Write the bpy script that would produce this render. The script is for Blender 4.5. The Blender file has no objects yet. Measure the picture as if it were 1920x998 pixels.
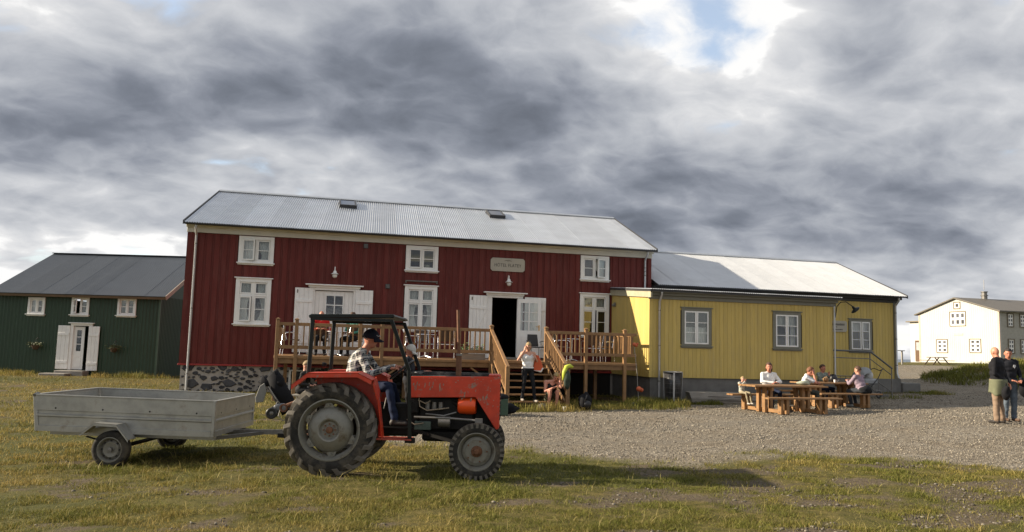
import bpy, bmesh, math, random
import numpy as np
from mathutils import Vector, Matrix, noise as mnoise

R = math.radians
rng = random.Random(7)
SC = bpy.context.scene
COL = SC.collection

# ------------------------------------------------------------------ camera
CAM_H = 1.72
cam_d = bpy.data.cameras.new('camera')
cam_d.sensor_width = 36.0
cam_d.lens = 1487.06 / 1920 * 36
cam_d.clip_start = 0.1
cam_d.clip_end = 30000
cam = bpy.data.objects.new('camera', cam_d)
COL.objects.link(cam)
_pi, _ro, _ya = 0.10378, 0.02667, 0.24557
_fw = Vector((math.sin(_ya) * math.cos(_pi), math.cos(_ya) * math.cos(_pi), math.sin(_pi)))
_r0 = Vector((math.cos(_ya), -math.sin(_ya), 0))
_u0 = _r0.cross(_fw)
_r = _r0 * math.cos(_ro) + _u0 * math.sin(_ro)
_u = -_r0 * math.sin(_ro) + _u0 * math.cos(_ro)
_m = Matrix((_r, _u, -_fw)).transposed().to_4x4()
_m.translation = Vector((0, 0, CAM_H))
cam.matrix_world = _m
SC.camera = cam

# ------------------------------------------------------------------ light
SUN_TO = Vector((-3.7, 1.0, 1.57)).normalized()          # towards the sun: low, left, a little behind the house fronts
sun_d = bpy.data.lights.new('sun', 'SUN')
sun_d.energy = 5.0
sun_d.angle = R(0.55)
sun_d.color = (1.0, 0.87, 0.68)
sun = bpy.data.objects.new('sun', sun_d)
COL.objects.link(sun)
sun.rotation_euler = SUN_TO.to_track_quat('Z', 'Y').to_euler()

SC.view_settings.view_transform = 'Standard'
SC.view_settings.look = 'None'
SC.view_settings.exposure = 0.95
SC.view_settings.gamma = 1.0
SC.view_settings.use_curve_mapping = False

# ------------------------------------------------------------------ sky: Nishita air with a broken layer of grey cloud
world = bpy.data.worlds.new('World')
SC.world = world
world.use_nodes = True
wn, wl = world.node_tree.nodes, world.node_tree.links
wn.clear()

def W(t, **kw):
    n = wn.new(t)
    for k, v in kw.items():
        setattr(n, k, v)
    return n

def wmath(op, a, b=None, c=None, clamp=False):
    n = W('ShaderNodeMath', operation=op)
    n.use_clamp = clamp
    for i, q in enumerate((a, b, c)):
        if q is None:
            continue
        if isinstance(q, (int, float)):
            n.inputs[i].default_value = q
        else:
            wl.new(q, n.inputs[i])
    return n.outputs[0]

def wvec(op, a, b=None):
    n = W('ShaderNodeVectorMath', operation=op)
    for i, q in enumerate((a, b)):
        if q is None:
            continue
        if isinstance(q, (tuple, list)):
            n.inputs[i].default_value = q
        else:
            wl.new(q, n.inputs[i])
    return n.outputs[0] if op not in ('DOT_PRODUCT', 'LENGTH', 'DISTANCE') else n.outputs[1]

def wramp(src, stops, interp='EASE'):
    n = W('ShaderNodeValToRGB')
    n.color_ramp.interpolation = interp
    el = n.color_ramp.elements
    while len(el) < len(stops):
        el.new(0.5)
    for e, (p, c) in zip(el, stops):
        e.position = p
        e.color = (c[0], c[1], c[2], 1) if isinstance(c, (tuple, list)) else (c, c, c, 1)
    wl.new(src, n.inputs[0])
    return n.outputs[0]

def wnoise(vec, scale, detail=8, rough=0.55, dist=0.0):
    n = W('ShaderNodeTexNoise', noise_dimensions='2D')
    n.inputs['Scale'].default_value = scale
    n.inputs['Detail'].default_value = detail
    n.inputs['Roughness'].default_value = rough
    n.inputs['Distortion'].default_value = dist
    wl.new(vec, n.inputs['Vector'])
    return n.outputs[0]

def wmix(fac, a, b, mode='MIX'):
    n = W('ShaderNodeMixRGB', blend_type=mode)
    for i, q in enumerate((fac, a, b)):
        if isinstance(q, (int, float)):
            n.inputs[i].default_value = q
        elif isinstance(q, (tuple, list)):
            n.inputs[i].default_value = (*q, 1)
        else:
            wl.new(q, n.inputs[i])
    return n.outputs[0]

SKY_STRENGTH = 0.12
CLOUD_MORE = 0.05
WARP = 0.10
BILLOW = 1.6
CLOUD_MASSES = [((0.093, 0.929, 0.357), 0.20, 0.085), ((0.252, 0.919, 0.304), 0.15, 0.06), ((0.38, 0.90, 0.215), 0.14, 0.09), ((0.60, 0.78, 0.17), 0.20, 0.11), ((-0.15, 0.96, 0.20), 0.14, 0.05),
                ((0.447, 0.80, 0.395), 0.095, -0.25), ((0.70, 0.63, 0.34), 0.08, -0.11), ((0.46, 0.82, 0.355), 0.10, -0.06), ((0.60, 0.71, 0.35), 0.13, -0.07), ((-0.24, 0.92, 0.32), 0.16, 0.05), ((0.05, 0.98, 0.16), 0.12, 0.03)]
sky = W('ShaderNodeTexSky', sky_type='NISHITA')
sky.sun_disc = False
sky.sun_elevation = math.asin(SUN_TO.z)
sky.sun_rotation = math.atan2(SUN_TO.x, SUN_TO.y)
sky.air_density = 1.0
sky.dust_density = 0.6
tc = W('ShaderNodeTexCoord')
sep = W('ShaderNodeSeparateXYZ')
wl.new(tc.outputs['Generated'], sep.inputs[0])
dz = wmath('MAXIMUM', sep.outputs[2], 0.0)
den = wmath('ADD', dz, 0.34)
comb = W('ShaderNodeCombineXYZ')
wl.new(wmath('DIVIDE', sep.outputs[0], den), comb.inputs[0])
wl.new(wmath('DIVIDE', sep.outputs[1], den), comb.inputs[1])
CLOUD_OFF = (12.3, 4.4, 0.0)
pv = wvec('ADD', comb.outputs[0], CLOUD_OFF)
# big masses are stretched along the wind
mapn = W('ShaderNodeMapping')
mapn.inputs['Rotation'].default_value = (0, 0, R(38))
mapn.inputs['Scale'].default_value = (0.85, 1.0, 1.0)
wl.new(pv, mapn.inputs[0])
pw = mapn.outputs[0]
mass = wnoise(pw, 1.15, 2, 0.5, 0.5)
def billow(vec, scale, detail):
    n = W('ShaderNodeTexVoronoi', feature='F1', voronoi_dimensions='2D')
    n.inputs['Scale'].default_value = scale
    n.inputs['Detail'].default_value = detail
    n.inputs['Roughness'].default_value = 0.55
    n.inputs['Lacunarity'].default_value = 2.3
    wl.new(vec, n.inputs['Vector'])
    return wmath('SUBTRACT', 1.0, n.outputs['Distance'])
warp = W('ShaderNodeTexNoise')
warp.inputs['Scale'].default_value = 5.0
warp.inputs['Detail'].default_value = 3
warp.noise_dimensions = '2D'
wl.new(pw, warp.inputs['Vector'])
pq = wvec('ADD', pw, wvec('MULTIPLY', wvec('SUBTRACT', warp.outputs['Color'], (0.5, 0.5, 0.5)), (WARP, WARP, 0.0)))
def puffs(vec):
    return wmath('ADD', wmath('MULTIPLY', wnoise(vec, 2.6, 7, 0.58, 0.0), 0.55), wmath('MULTIPLY', billow(vec, BILLOW, 3), 0.42))
puff = puffs(pq)
puff2 = puffs(wvec('ADD', pq, (-0.07, 0.03, 0.0)))
fine = wnoise(pq, 8.0, 6, 0.66, 0.0)
low = wramp(dz, [(0.0, 1.0), (0.05, 0.85), (0.19, 0.0)])
dirn = wvec('NORMALIZE', tc.outputs['Generated'])
def blob(d, r, w):
    """a soft thickening (w>0) or thinning (w<0) of the cloud sheet about direction d"""
    q = wmath('DIVIDE', wvec('DISTANCE', dirn, d), r)
    return wmath('MULTIPLY', wmath('POWER', 2.718, wmath('MULTIPLY', wmath('MULTIPLY', q, q), -1.0)), w)
thick = wmath('ADD', wmath('ADD', wmath('MULTIPLY', mass, 0.50), wmath('MULTIPLY', puff, 0.55)), CLOUD_MORE)
for d_, r_, w_ in CLOUD_MASSES:
    thick = wmath('ADD', thick, blob(d_, r_, w_))
edge = wmath('MULTIPLY', wmath('SUBTRACT', puff, puff2), 1.7)
lum = wmath('SUBTRACT', 1.0, wramp(thick, [(0.35, 0.0), (0.79, 1.0)], 'LINEAR'))
lum = wmath('ADD', lum, edge)
lum = wmath('ADD', lum, wmath('MULTIPLY', wmath('SUBTRACT', fine, 0.5), 0.30))
lum = wmath('ADD', lum, wmath('MULTIPLY', low, 0.34), clamp=True)
ccol = wramp(lum, [(0.0, (0.080, 0.089, 0.108)), (0.18, (0.108, 0.119, 0.143)), (0.36, (0.158, 0.170, 0.197)), (0.56, (0.236, 0.247, 0.270)), (0.78, (0.330, 0.337, 0.352)), (0.93, (0.415, 0.416, 0.420)), (1.0, (0.52, 0.517, 0.512))], 'LINEAR')
ccol = wmix(1.0, ccol, (1 / SKY_STRENGTH,) * 3, 'MULTIPLY')
holes = wmath('ADD', thick, wmath('ADD', wmath('MULTIPLY', wmath('SUBTRACT', puff, 0.5), 0.42), wmath('MULTIPLY', wmath('SUBTRACT', fine, 0.5), 0.16)))
cover = wramp(holes, [(0.18, 0.0), (0.33, 1.0)])
cover = wmath('MAXIMUM', cover, wmath('MULTIPLY', low, 0.8))
air = wmix(0.35, sky.outputs[0], (3.6, 3.8, 4.1))
bg = W('ShaderNodeBackground')
bg.inputs[1].default_value = SKY_STRENGTH
wl.new(wmix(cover, air, ccol), bg.inputs[0])
world.cycles.sampling_method = 'MANUAL'
world.cycles.sample_map_resolution = 512
out = W('ShaderNodeOutputWorld')
wl.new(bg.outputs[0], out.inputs[0])

# ------------------------------------------------------------------ mesh helpers
def wm(o):
    m = Matrix.Identity(4)
    while o is not None:
        m = o.matrix_parent_inverse @ o.matrix_basis @ m if o.parent else o.matrix_basis @ m
        o = o.parent
    return m

class MB:
    def __init__(s):
        s.v, s.f, s.m = [], [], []
    def add(s, vs, fs, m=0):
        b = len(s.v)
        s.v += [tuple(q) for q in vs]
        for f in fs:
            s.f.append([i + b for i in f])
            s.m.append(m)
        return s
    def box(s, x0, x1, y0, y1, z0, z1, m=0):
        vs = [(x0, y0, z0), (x1, y0, z0), (x1, y1, z0), (x0, y1, z0), (x0, y0, z1), (x1, y0, z1), (x1, y1, z1), (x0, y1, z1)]
        return s.add(vs, [(0, 3, 2, 1), (4, 5, 6, 7), (0, 1, 5, 4), (1, 2, 6, 5), (2, 3, 7, 6), (3, 0, 4, 7)], m)
    def bar(s, p0, p1, w, h, up=(0, 0, 1), m=0):
        p0, p1 = Vector(p0), Vector(p1)
        d = (p1 - p0).normalized()
        up = Vector(up)
        a = d.cross(up)
        if a.length < 1e-4:
            a = d.cross(Vector((1, 0, 0)))
        a.normalize()
        b = a.cross(d).normalized()
        vs = []
        for p in (p0, p1):
            for sa, sb in ((-1, -1), (1, -1), (1, 1), (-1, 1)):
                vs.append(p + a * (sa * w / 2) + b * (sb * h / 2))
        return s.add(vs, [(0, 1, 2, 3), (7, 6, 5, 4), (0, 4, 5, 1), (1, 5, 6, 2), (2, 6, 7, 3), (3, 7, 4, 0)], m)
    def tube(s, pts, r, n=8, m=0, caps=True, up=None):
        pts = [Vector(p) for p in pts]
        rs = r if isinstance(r, (list, tuple)) else [r] * len(pts)
        vs, fs = [], []
        prev = None
        for i, p in enumerate(pts):
            if i == 0:
                d = pts[1] - pts[0]
            elif i == len(pts) - 1:
                d = pts[-1] - pts[-2]
            else:
                d = (pts[i + 1] - p).normalized() + (p - pts[i - 1]).normalized()
            d.normalize()
            if prev is None:
                a = d.cross(Vector((0, 0, 1)))
                if a.length < 0.05:
                    a = d.cross(Vector((1, 0, 0)))
            else:
                a = prev - d * prev.dot(d)
            a.normalize()
            prev = a
            b = d.cross(a)
            for k in range(n):
                t = 2 * math.pi * k / n
                vs.append(p + (a * math.cos(t) + b * math.sin(t)) * rs[i])
        for i in range(len(pts) - 1):
            for k in range(n):
                k2 = (k + 1) % n
                fs.append((i * n + k, i * n + k2, (i + 1) * n + k2, (i + 1) * n + k))
        if caps:
            fs.append(tuple(range(n))[::-1])
            fs.append(tuple((len(pts) - 1) * n + k for k in range(n)))
        return s.add(vs, fs, m)
    def lathe(s, prof, o, axis, n=24, m=0, ref=None, close=False, caps=True):
        """prof: list of (radius, distance along axis)"""
        o, ax = Vector(o), Vector(axis).normalized()
        a = Vector(ref) if ref else ax.cross(Vector((0, 0, 1)))
        if a.length < 0.05:
            a = ax.cross(Vector((1, 0, 0)))
        a = (a - ax * a.dot(ax)).normalized()
        b = ax.cross(a)
        vs, fs = [], []
        for r, t in prof:
            for k in range(n):
                q = 2 * math.pi * k / n
                vs.append(o + ax * t + (a * math.cos(q) + b * math.sin(q)) * r)
        N = len(prof)
        for i in range(N - 1 if not close else N):
            j = (i + 1) % N
            for k in range(n):
                k2 = (k + 1) % n
                fs.append((i * n + k, i * n + k2, j * n + k2, j * n + k))
        if not close and caps:
            if prof[0][0] > 1e-5:
                fs.append(tuple(range(n))[::-1])
            if prof[-1][0] > 1e-5:
                fs.append(tuple((N - 1) * n + k for k in range(n)))
        return s.add(vs, fs, m)
    def prism(s, poly, o, ux, uy, ext, m=0):
        """polygon in plane (o,ux,uy) extruded by vector ext"""
        o, ux, uy, ext = Vector(o), Vector(ux), Vector(uy), Vector(ext)
        n = len(poly)
        v = [o + ux * a + uy * b for a, b in poly]
        return s.add(v + [q + ext for q in v], [tuple(range(n))[::-1], tuple(range(n, 2 * n))] + [(i, (i + 1) % n, n + (i + 1) % n, n + i) for i in range(n)], m)
    def ell(s, c, r, n=12, k=8, m=0, rot=None):
        c = Vector(c)
        r = (r, r, r) if isinstance(r, (int, float)) else r
        vs, fs = [], []
        rows = []
        for i in range(1, k):
            t = math.pi * i / k
            rows.append([(math.sin(t) * math.cos(2 * math.pi * j / n), math.sin(t) * math.sin(2 * math.pi * j / n), math.cos(t)) for j in range(n)])
        pts = [(0, 0, 1)] + [q for row in rows for q in row] + [(0, 0, -1)]
        for q in pts:
            w = Vector((q[0] * r[0], q[1] * r[1], q[2] * r[2]))
            if rot is not None:
                w = rot @ w
            vs.append(c + w)
        for j in range(n):
            fs.append((0, 1 + j, 1 + (j + 1) % n))
        for i in range(k - 2):
            for j in range(n):
                a = 1 + i * n + j
                b = 1 + i * n + (j + 1) % n
                fs.append((a, a + n, b + n, b))
        last = len(vs) - 1
        for j in range(n):
            fs.append((last, 1 + (k - 2) * n + (j + 1) % n, 1 + (k - 2) * n + j))
        return s.add(vs, fs, m)
    def mesh(s, name, mats, smooth=None):
        me = bpy.data.meshes.new(name)
        me.from_pydata(s.v, [], s.f)
        for q in (mats if isinstance(mats, (list, tuple)) else [mats]):
            me.materials.append(q)
        if any(s.m):
            me.polygons.foreach_set('material_index', s.m)
        if smooth:
            me.polygons.foreach_set('use_smooth', [True] * len(me.polygons))
            if smooth is not True:
                me.set_sharp_from_angle(angle=R(smooth))
        me.update()
        return me
    def build(s, name, mats, parent=None, world=True, smooth=None, bevel=0.0):
        return link(name, s.mesh(name, mats, smooth), parent, world, bevel)

def link(name, me, parent=None, world=True, bevel=0.0):
    o = bpy.data.objects.new(name, me)
    COL.objects.link(o)
    if parent is not None:
        o.parent = parent
        if world:
            o.matrix_parent_inverse = wm(parent).inverted()
    if bevel:
        b = o.modifiers.new('bevel', 'BEVEL')
        b.width = bevel
        b.segments = 1
        b.limit_method = 'ANGLE'
        b.angle_limit = R(50)
    return o

def tag(o, label, cat, group=None, kind=None):
    o['label'] = label
    o['category'] = cat
    if group:
        o['group'] = group
    if kind:
        o['kind'] = kind
    return o

def thing(name, label, cat, loc=(0, 0, 0), rz=0.0, group=None):
    o = bpy.data.objects.new(name, None)
    o.empty_display_size = 0.1
    COL.objects.link(o)
    o.location = loc
    o.rotation_euler = (0, 0, rz)
    return tag(o, label, cat, group)

def copy_tree(o, parent=None):
    c = o.copy()
    COL.objects.link(c)
    if parent is not None:
        c.parent = parent
    for ch in list(o.children):
        copy_tree(ch, c)
    return c

# ------------------------------------------------------------------ materials
MATS = {}

def pm(name, col, rough=0.6, metal=0.0, var=0.12, vs=4.0, bump=0.0, bs=60.0, rand=0.0, col2=None, c2=(0.55, 0.72), c2s=6.0,
       stretch=(1, 1, 1), spec=0.5, coords='Object', coat=0.0, sheen=0.0):
    """paint / wood / stone: base colour with soft mottling, optional second colour in worn patches, fine relief"""
    if name in MATS:
        return MATS[name]
    m = bpy.data.materials.new(name)
    m.use_nodes = True
    nt = m.node_tree
    N, L = nt.nodes, nt.links
    b = N['Principled BSDF']
    b.inputs['Roughness'].default_value = rough
    b.inputs['Metallic'].default_value = metal
    b.inputs['Specular IOR Level'].default_value = spec
    if coat:
        b.inputs['Coat Weight'].default_value = coat
    if sheen:
        b.inputs['Sheen Weight'].default_value = sheen
    tcn = N.new('ShaderNodeTexCoord')
    mp = N.new('ShaderNodeMapping')
    mp.inputs['Scale'].default_value = stretch
    L.new(tcn.outputs[coords], mp.inputs[0])
    nz = N.new('ShaderNodeTexNoise')
    nz.inputs['Scale'].default_value = vs
    nz.inputs['Detail'].default_value = 6
    nz.inputs['Roughness'].default_value = 0.65
    L.new(mp.outputs[0], nz.inputs['Vector'])
    mr = N.new('ShaderNodeMapRange')
    mr.inputs['From Min'].default_value = 0.3
    mr.inputs['From Max'].default_value = 0.7
    mr.inputs['To Min'].default_value = 1 - var
    mr.inputs['To Max'].default_value = 1 + var
    L.new(nz.outputs[0], mr.inputs[0])
    val = mr.outputs[0]
    if rand:
        oi = N.new('ShaderNodeObjectInfo')
        r2 = N.new('ShaderNodeMapRange')
        r2.inputs['To Min'].default_value = 1 - rand
        r2.inputs['To Max'].default_value = 1 + rand
        L.new(oi.outputs['Random'], r2.inputs[0])
        mu = N.new('ShaderNodeMath')
        mu.operation = 'MULTIPLY'
        L.new(val, mu.inputs[0])
        L.new(r2.outputs[0], mu.inputs[1])
        val = mu.outputs[0]
    mul = N.new('ShaderNodeVectorMath')
    mul.operation = 'SCALE'
    mul.inputs[0].default_value = col
    L.new(val, mul.inputs['Scale'])
    c = mul.outputs[0]
    if col2 is not None:
        n2 = N.new('ShaderNodeTexNoise')
        n2.inputs['Scale'].default_value = c2s
        n2.inputs['Detail'].default_value = 8
        n2.inputs['Roughness'].default_value = 0.7
        L.new(mp.outputs[0], n2.inputs['Vector'])
        rp = N.new('ShaderNodeMapRange')
        rp.inputs['From Min'].default_value = c2[0]
        rp.inputs['From Max'].default_value = c2[1]
        L.new(n2.outputs[0], rp.inputs[0])
        mx = N.new('ShaderNodeMixRGB')
        mx.inputs[2].default_value = (*col2, 1)
        L.new(rp.outputs[0], mx.inputs[0])
        L.new(c, mx.inputs[1])
        c = mx.outputs[0]
    L.new(c, b.inputs['Base Color'])
    if bump:
        n3 = N.new('ShaderNodeTexNoise')
        n3.inputs['Scale'].default_value = bs
        n3.inputs['Detail'].default_value = 4
        L.new(mp.outputs[0], n3.inputs['Vector'])
        bp = N.new('ShaderNodeBump')
        bp.inputs['Strength'].default_value = min(1.0, bump)
        bp.inputs['Distance'].default_value = 0.01
        L.new(n3.outputs[0], bp.inputs['Height'])
        L.new(bp.outputs[0], b.inputs['Normal'])
    MATS[name] = m
    return m

def glass_mat(name, tint=(0.9, 0.95, 0.95)):
    m = bpy.data.materials.new(name)
    m.use_nodes = True
    N, L = m.node_tree.nodes, m.node_tree.links
    N.clear()
    o = N.new('ShaderNodeOutputMaterial')
    t = N.new('ShaderNodeBsdfTransparent')
    t.inputs[0].default_value = (*tint, 1)
    g = N.new('ShaderNodeBsdfGlossy')
    g.inputs['Roughness'].default_value = 0.02
    g.inputs[0].default_value = (0.9, 0.93, 0.95, 1)
    fr = N.new('ShaderNodeFresnel')
    fr.inputs[0].default_value = 1.52
    mu = N.new('ShaderNodeMath')
    mu.operation = 'MULTIPLY_ADD'
    mu.inputs[1].default_value = 1.6
    mu.inputs[2].default_value = 0.03
    nz = N.new('ShaderNodeTexNoise')
    nz.inputs['Scale'].default_value = 2.5
    bp = N.new('ShaderNodeBump')
    bp.inputs['Strength'].default_value = 0.08
    bp.inputs['Distance'].default_value = 0.02
    L.new(nz.outputs[0], bp.inputs['Height'])
    L.new(bp.outputs[0], g.inputs['Normal'])
    L.new(fr.outputs[0], mu.inputs[0])
    mx = N.new('ShaderNodeMixShader')
    L.new(mu.outputs[0], mx.inputs[0])
    L.new(t.outputs[0], mx.inputs[1])
    L.new(g.outputs[0], mx.inputs[2])
    L.new(mx.outputs[0], o.inputs[0])
    return m

M = {}
M['white'] = pm('white_paint', (0.82, 0.81, 0.77), 0.45, var=0.06, vs=3, bump=0.05, bs=30)
M['cream'] = pm('cream_paint', (0.62, 0.60, 0.52), 0.5, var=0.07, vs=2)
M['redwall'] = pm('red_wall_paint', (0.118, 0.019, 0.014), 0.62, var=0.14, vs=2.2, bump=0.12, bs=25, rand=0.13, col2=(0.150, 0.042, 0.033), c2=(0.48, 0.78), c2s=2.5, stretch=(3, 3, 0.5), spec=0.3)
M['redtrim'] = pm('red_trim_paint', (0.30, 0.022, 0.018), 0.5, var=0.08)
M['yellow'] = pm('yellow_wall_paint', (0.545, 0.405, 0.120), 0.55, var=0.08, vs=2.0, bump=0.08, bs=25, rand=0.07, col2=(0.45, 0.345, 0.14), c2=(0.48, 0.80), c2s=2.5, stretch=(3, 3, 0.5), spec=0.3)
M['olive'] = pm('olive_grey_trim', (0.180, 0.175, 0.135), 0.55, var=0.08)
M['green'] = pm('green_wall_paint', (0.020, 0.046, 0.023), 0.55, var=0.14, vs=2.5, stretch=(3, 3, 0.4), rand=0.0)
M['zinc'] = pm('zinc_roof', (0.52, 0.54, 0.57), 0.42, metal=0.55, var=0.10, vs=1.5, rand=0.10, bump=0.03, bs=20)
M['zincpale'] = pm('pale_zinc_roof', (0.60, 0.61, 0.62), 0.50, metal=0.35, var=0.06, vs=1.5, rand=0.05)
M['zincdark'] = pm('dark_edge_metal', (0.055, 0.055, 0.058), 0.5, metal=0.3)
M['slate'] = pm('slate_blue_roof', (0.062, 0.072, 0.086), 0.5, metal=0.15, var=0.08, vs=1.2, rand=0.08)
M['pipe'] = pm('galvanised_pipe', (0.50, 0.51, 0.52), 0.4, metal=0.7, var=0.1, vs=8)
M['mortar'] = pm('pale_mortar', (0.36, 0.33, 0.29), 0.9, var=0.18, vs=9, bump=0.4, bs=40)
M['basalt'] = pm('basalt_stone', (0.058, 0.058, 0.062), 0.85, var=0.35, vs=6, bump=0.5, bs=25, rand=0.35)
M['concrete'] = pm('grey_concrete', (0.155, 0.150, 0.140), 0.9, var=0.22, vs=3, bump=0.3, bs=35)
M['dark'] = pm('dark_interior', (0.018, 0.016, 0.015), 0.9)
M['room'] = pm('room_wall', (0.10, 0.095, 0.085), 0.9)
M['glass'] = glass_mat('window_glass')
M['curtain'] = pm('white_curtain', (0.68, 0.67, 0.62), 0.85, var=0.08, vs=6)
M['deckwood'] = pm('stained_deck_wood', (0.245, 0.132, 0.052), 0.55, var=0.22, vs=5, bump=0.15, bs=40, rand=0.14, stretch=(1, 1, 1))
M['tablewood'] = pm('stained_table_wood', (0.275, 0.148, 0.060), 0.5, var=0.2, vs=6, bump=0.12, bs=40, rand=0.12)
M['oldwood'] = pm('weathered_grey_wood', (0.27, 0.25, 0.22), 0.85, var=0.22, vs=5, bump=0.5, bs=30, stretch=(0.4, 3, 3))
M['black'] = pm('black_cloth', (0.010, 0.010, 0.012), 0.85, var=0.2, vs=12, spec=0.2)
M['blackpaint'] = pm('black_frame_paint', (0.008, 0.011, 0.010), 0.45, var=0.2, vs=10, col2=(0.07, 0.06, 0.05), c2=(0.66, 0.78), c2s=9, spec=0.3)
M['blackplastic'] = pm('black_plastic', (0.016, 0.016, 0.018), 0.38)
M['chrome'] = pm('polished_aluminium', (0.78, 0.78, 0.79), 0.22, metal=1.0, var=0.04)
M['wicker'] = pm('brown_wicker', (0.075, 0.045, 0.028), 0.7, var=0.3, vs=60, bump=0.3, bs=90)
M['tractor'] = pm('tractor_red_paint', (0.54, 0.044, 0.014), 0.45, var=0.18, vs=5, col2=(0.30, 0.15, 0.11), c2=(0.575, 0.63), c2s=8.5, bump=0.05, bs=30)
M['orange'] = pm('bright_orange_paint', (0.80, 0.085, 0.012), 0.32, var=0.06)
M['rubber'] = pm('dusty_rubber', (0.030, 0.028, 0.025), 0.85, var=0.35, vs=9, bump=0.25, bs=70, col2=(0.115, 0.098, 0.072), c2=(0.46, 0.72), c2s=5, spec=0.2)
M['lug'] = pm('worn_lug_rubber', (0.115, 0.102, 0.084), 0.8, var=0.3, vs=14, bump=0.2, bs=60)
M['rim'] = pm('grey_wheel_paint', (0.215, 0.208, 0.178), 0.5, metal=0.3, var=0.22, vs=7, col2=(0.10, 0.075, 0.048), c2=(0.50, 0.68), c2s=7)
M['rust'] = pm('rusty_iron', (0.15, 0.065, 0.030), 0.75, var=0.35, vs=14, bump=0.3, bs=50)
M['grease'] = pm('greasy_black_iron', (0.012, 0.011, 0.010), 0.6, metal=0.2, var=0.5, vs=9, col2=(0.085, 0.05, 0.032), c2=(0.62, 0.75), c2s=10, spec=0.25)
M['iron'] = pm('bare_grey_iron', (0.20, 0.19, 0.175), 0.5, metal=0.7, var=0.2, vs=10)
M['galv'] = pm('galvanised_steel', (0.37, 0.365, 0.335), 0.42, metal=0.6, var=0.22, vs=4, bump=0.12, bs=5, col2=(0.22, 0.19, 0.15), c2=(0.55, 0.75), c2s=4)
M['skin'] = pm('skin', (0.50, 0.245, 0.165), 0.55, var=0.08, vs=18)
M['skinred'] = pm('weathered_skin', (0.46, 0.185, 0.115), 0.55, var=0.10, vs=18)
M['leaf'] = pm('plant_leaf', (0.060, 0.105, 0.028), 0.6, var=0.35, vs=20)

# ------------------------------------------------------------------ ground
_CP = np.array([(0, 0, 0), (-8, 4, 0), (8, 4, .04), (.5, 11, 0), (2.2, 10.7, 0), (-3, 13, -.10), (-1.9, 13, -.09), (-5, 13, -.09), (-3.9, 20, .02), (-3.9, 26.8, .12),
    (0, 23, .13), (2, 22, .11), (6, 20.8, .12), (11, 23, .15), (12.5, 20, .15), (16, 21.5, .18), (15.8, 15.8, .28), (17.1, 16.5, .28), (22.7, 26.5, .42), (19, 25, .3),
    (28, 27, .60), (32, 35, .85), (45, 50, 1.30), (62, 66, 1.50), (62, 75, 1.25), (52, 66, 1.2), (-6, 34, .20), (-12, 36, .22), (4, 13.5, .04), (10, 12, .09), (14, 9, .15), (63, 40, 1.4),
    (-30, 40, .2), (-30, 10, 0), (30, 10, .5), (60, 20, 1.0), (10, 40, .4), (0, -20, 0), (20, -20, .1), (30, 60, .7)], float)

def _hash(ix, iy, s):
    n = (ix * 374761393 + iy * 668265263 + s * 982451653) & 0x7fffffff
    n = ((n ^ (n >> 13)) * 1274126177) & 0x7fffffff
    return ((n ^ (n >> 16)) & 0xffff) / 65535.0

def vn(x, y, s=0):
    x = np.asarray(x, float); y = np.asarray(y, float)
    ix = np.floor(x).astype(np.int64); iy = np.floor(y).astype(np.int64)
    fx = x - ix; fy = y - iy
    fx = fx * fx * (3 - 2 * fx); fy = fy * fy * (3 - 2 * fy)
    return (_hash(ix, iy, s) * (1 - fx) + _hash(ix + 1, iy, s) * fx) * (1 - fy) + (_hash(ix, iy + 1, s) * (1 - fx) + _hash(ix + 1, iy + 1, s) * fx) * fy

def fbm(x, y, s=0, o=4):
    a = 0.0; w = 0.5; t = 0.0
    for k in range(o):
        a = a + w * vn(np.asarray(x) * 2 ** k, np.asarray(y) * 2 ** k, s + k); t += w; w *= 0.5
    return a / t

def mound(x, y):
    """grassy bank beside the track on the right"""
    u = (x - 33.2) / 4.6; v = (y - 30.2) / 3.4
    d = np.sqrt(u * u + v * v)
    return 0.92 * np.clip(1.25 - d, 0, 1) ** 0.8

def hz(x, y):
    x = np.asarray(x, float); y = np.asarray(y, float)
    num = np.zeros(np.broadcast(x, y).shape); den = np.zeros_like(num)
    for cx, cy, cz in _CP:
        w = 1.0 / ((x - cx) ** 2 + (y - cy) ** 2 + 5.0) ** 2
        num = num + w * cz; den = den + w
    h = num / den
    r = np.sqrt((x - 22) ** 2 + (y - 35) ** 2)
    h = h - 6.0 * np.clip((r - 72) / 90, 0, 1) ** 1.3
    return h + mound(x, y)

def H(x, y):
    return float(hz(x, y))

_EX = [-40, 0.6, 1.2, 3.4, 4.6, 5.6, 6.2, 7.4, 8.6, 9.7, 10.5, 15, 40, 200]
_EN = [40, 17, 14.9, 13.6, 12.2, 11.4, 11.5, 12.2, 11.9, 10.9, 10.0, 8.0, 6, 6]
_FX = [-40, 0.8, 1.6, 5.1, 7.3, 10.0, 10.6, 11.8, 14, 18, 22.8, 24, 60, 80]
_FY = [-40, 17, 19.5, 19.9, 20.3, 21.3, 22.6, 22.7, 23.3, 24.5, 26.6, 34, 66, 68]

def gravel(x, y):
    """1 on the gravel yard and track, 0 on turf"""
    x = np.asarray(x, float); y = np.asarray(y, float)
    wob = (fbm(x * 0.8, y * 0.8, 11) - 0.5) * 1.5 + (fbm(x * 2.6, y * 2.6, 13) - 0.5) * 0.9
    a = np.clip((y - np.interp(x, _EX, _EN) + wob) / 1.0 + 0.5, 0, 1)
    b = np.clip((np.interp(x, _FX, _FY) - y + wob * 0.5) / 0.4 + 0.5, 0, 1)
    g = a * b
    # right-hand limit: the bank and the pasture beyond the track
    lim = np.interp(x, [0, 24, 27, 30, 33, 55, 80], [-50, -50, 24.2, 31.0, 35.0, 57, 70])
    g = g * np.clip((y - lim + wob * 0.6) / 0.8 + 0.5, 0, 1)
    g = g * np.clip((47 - x + wob * 3) / 3, 0, 1)
    return g

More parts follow.
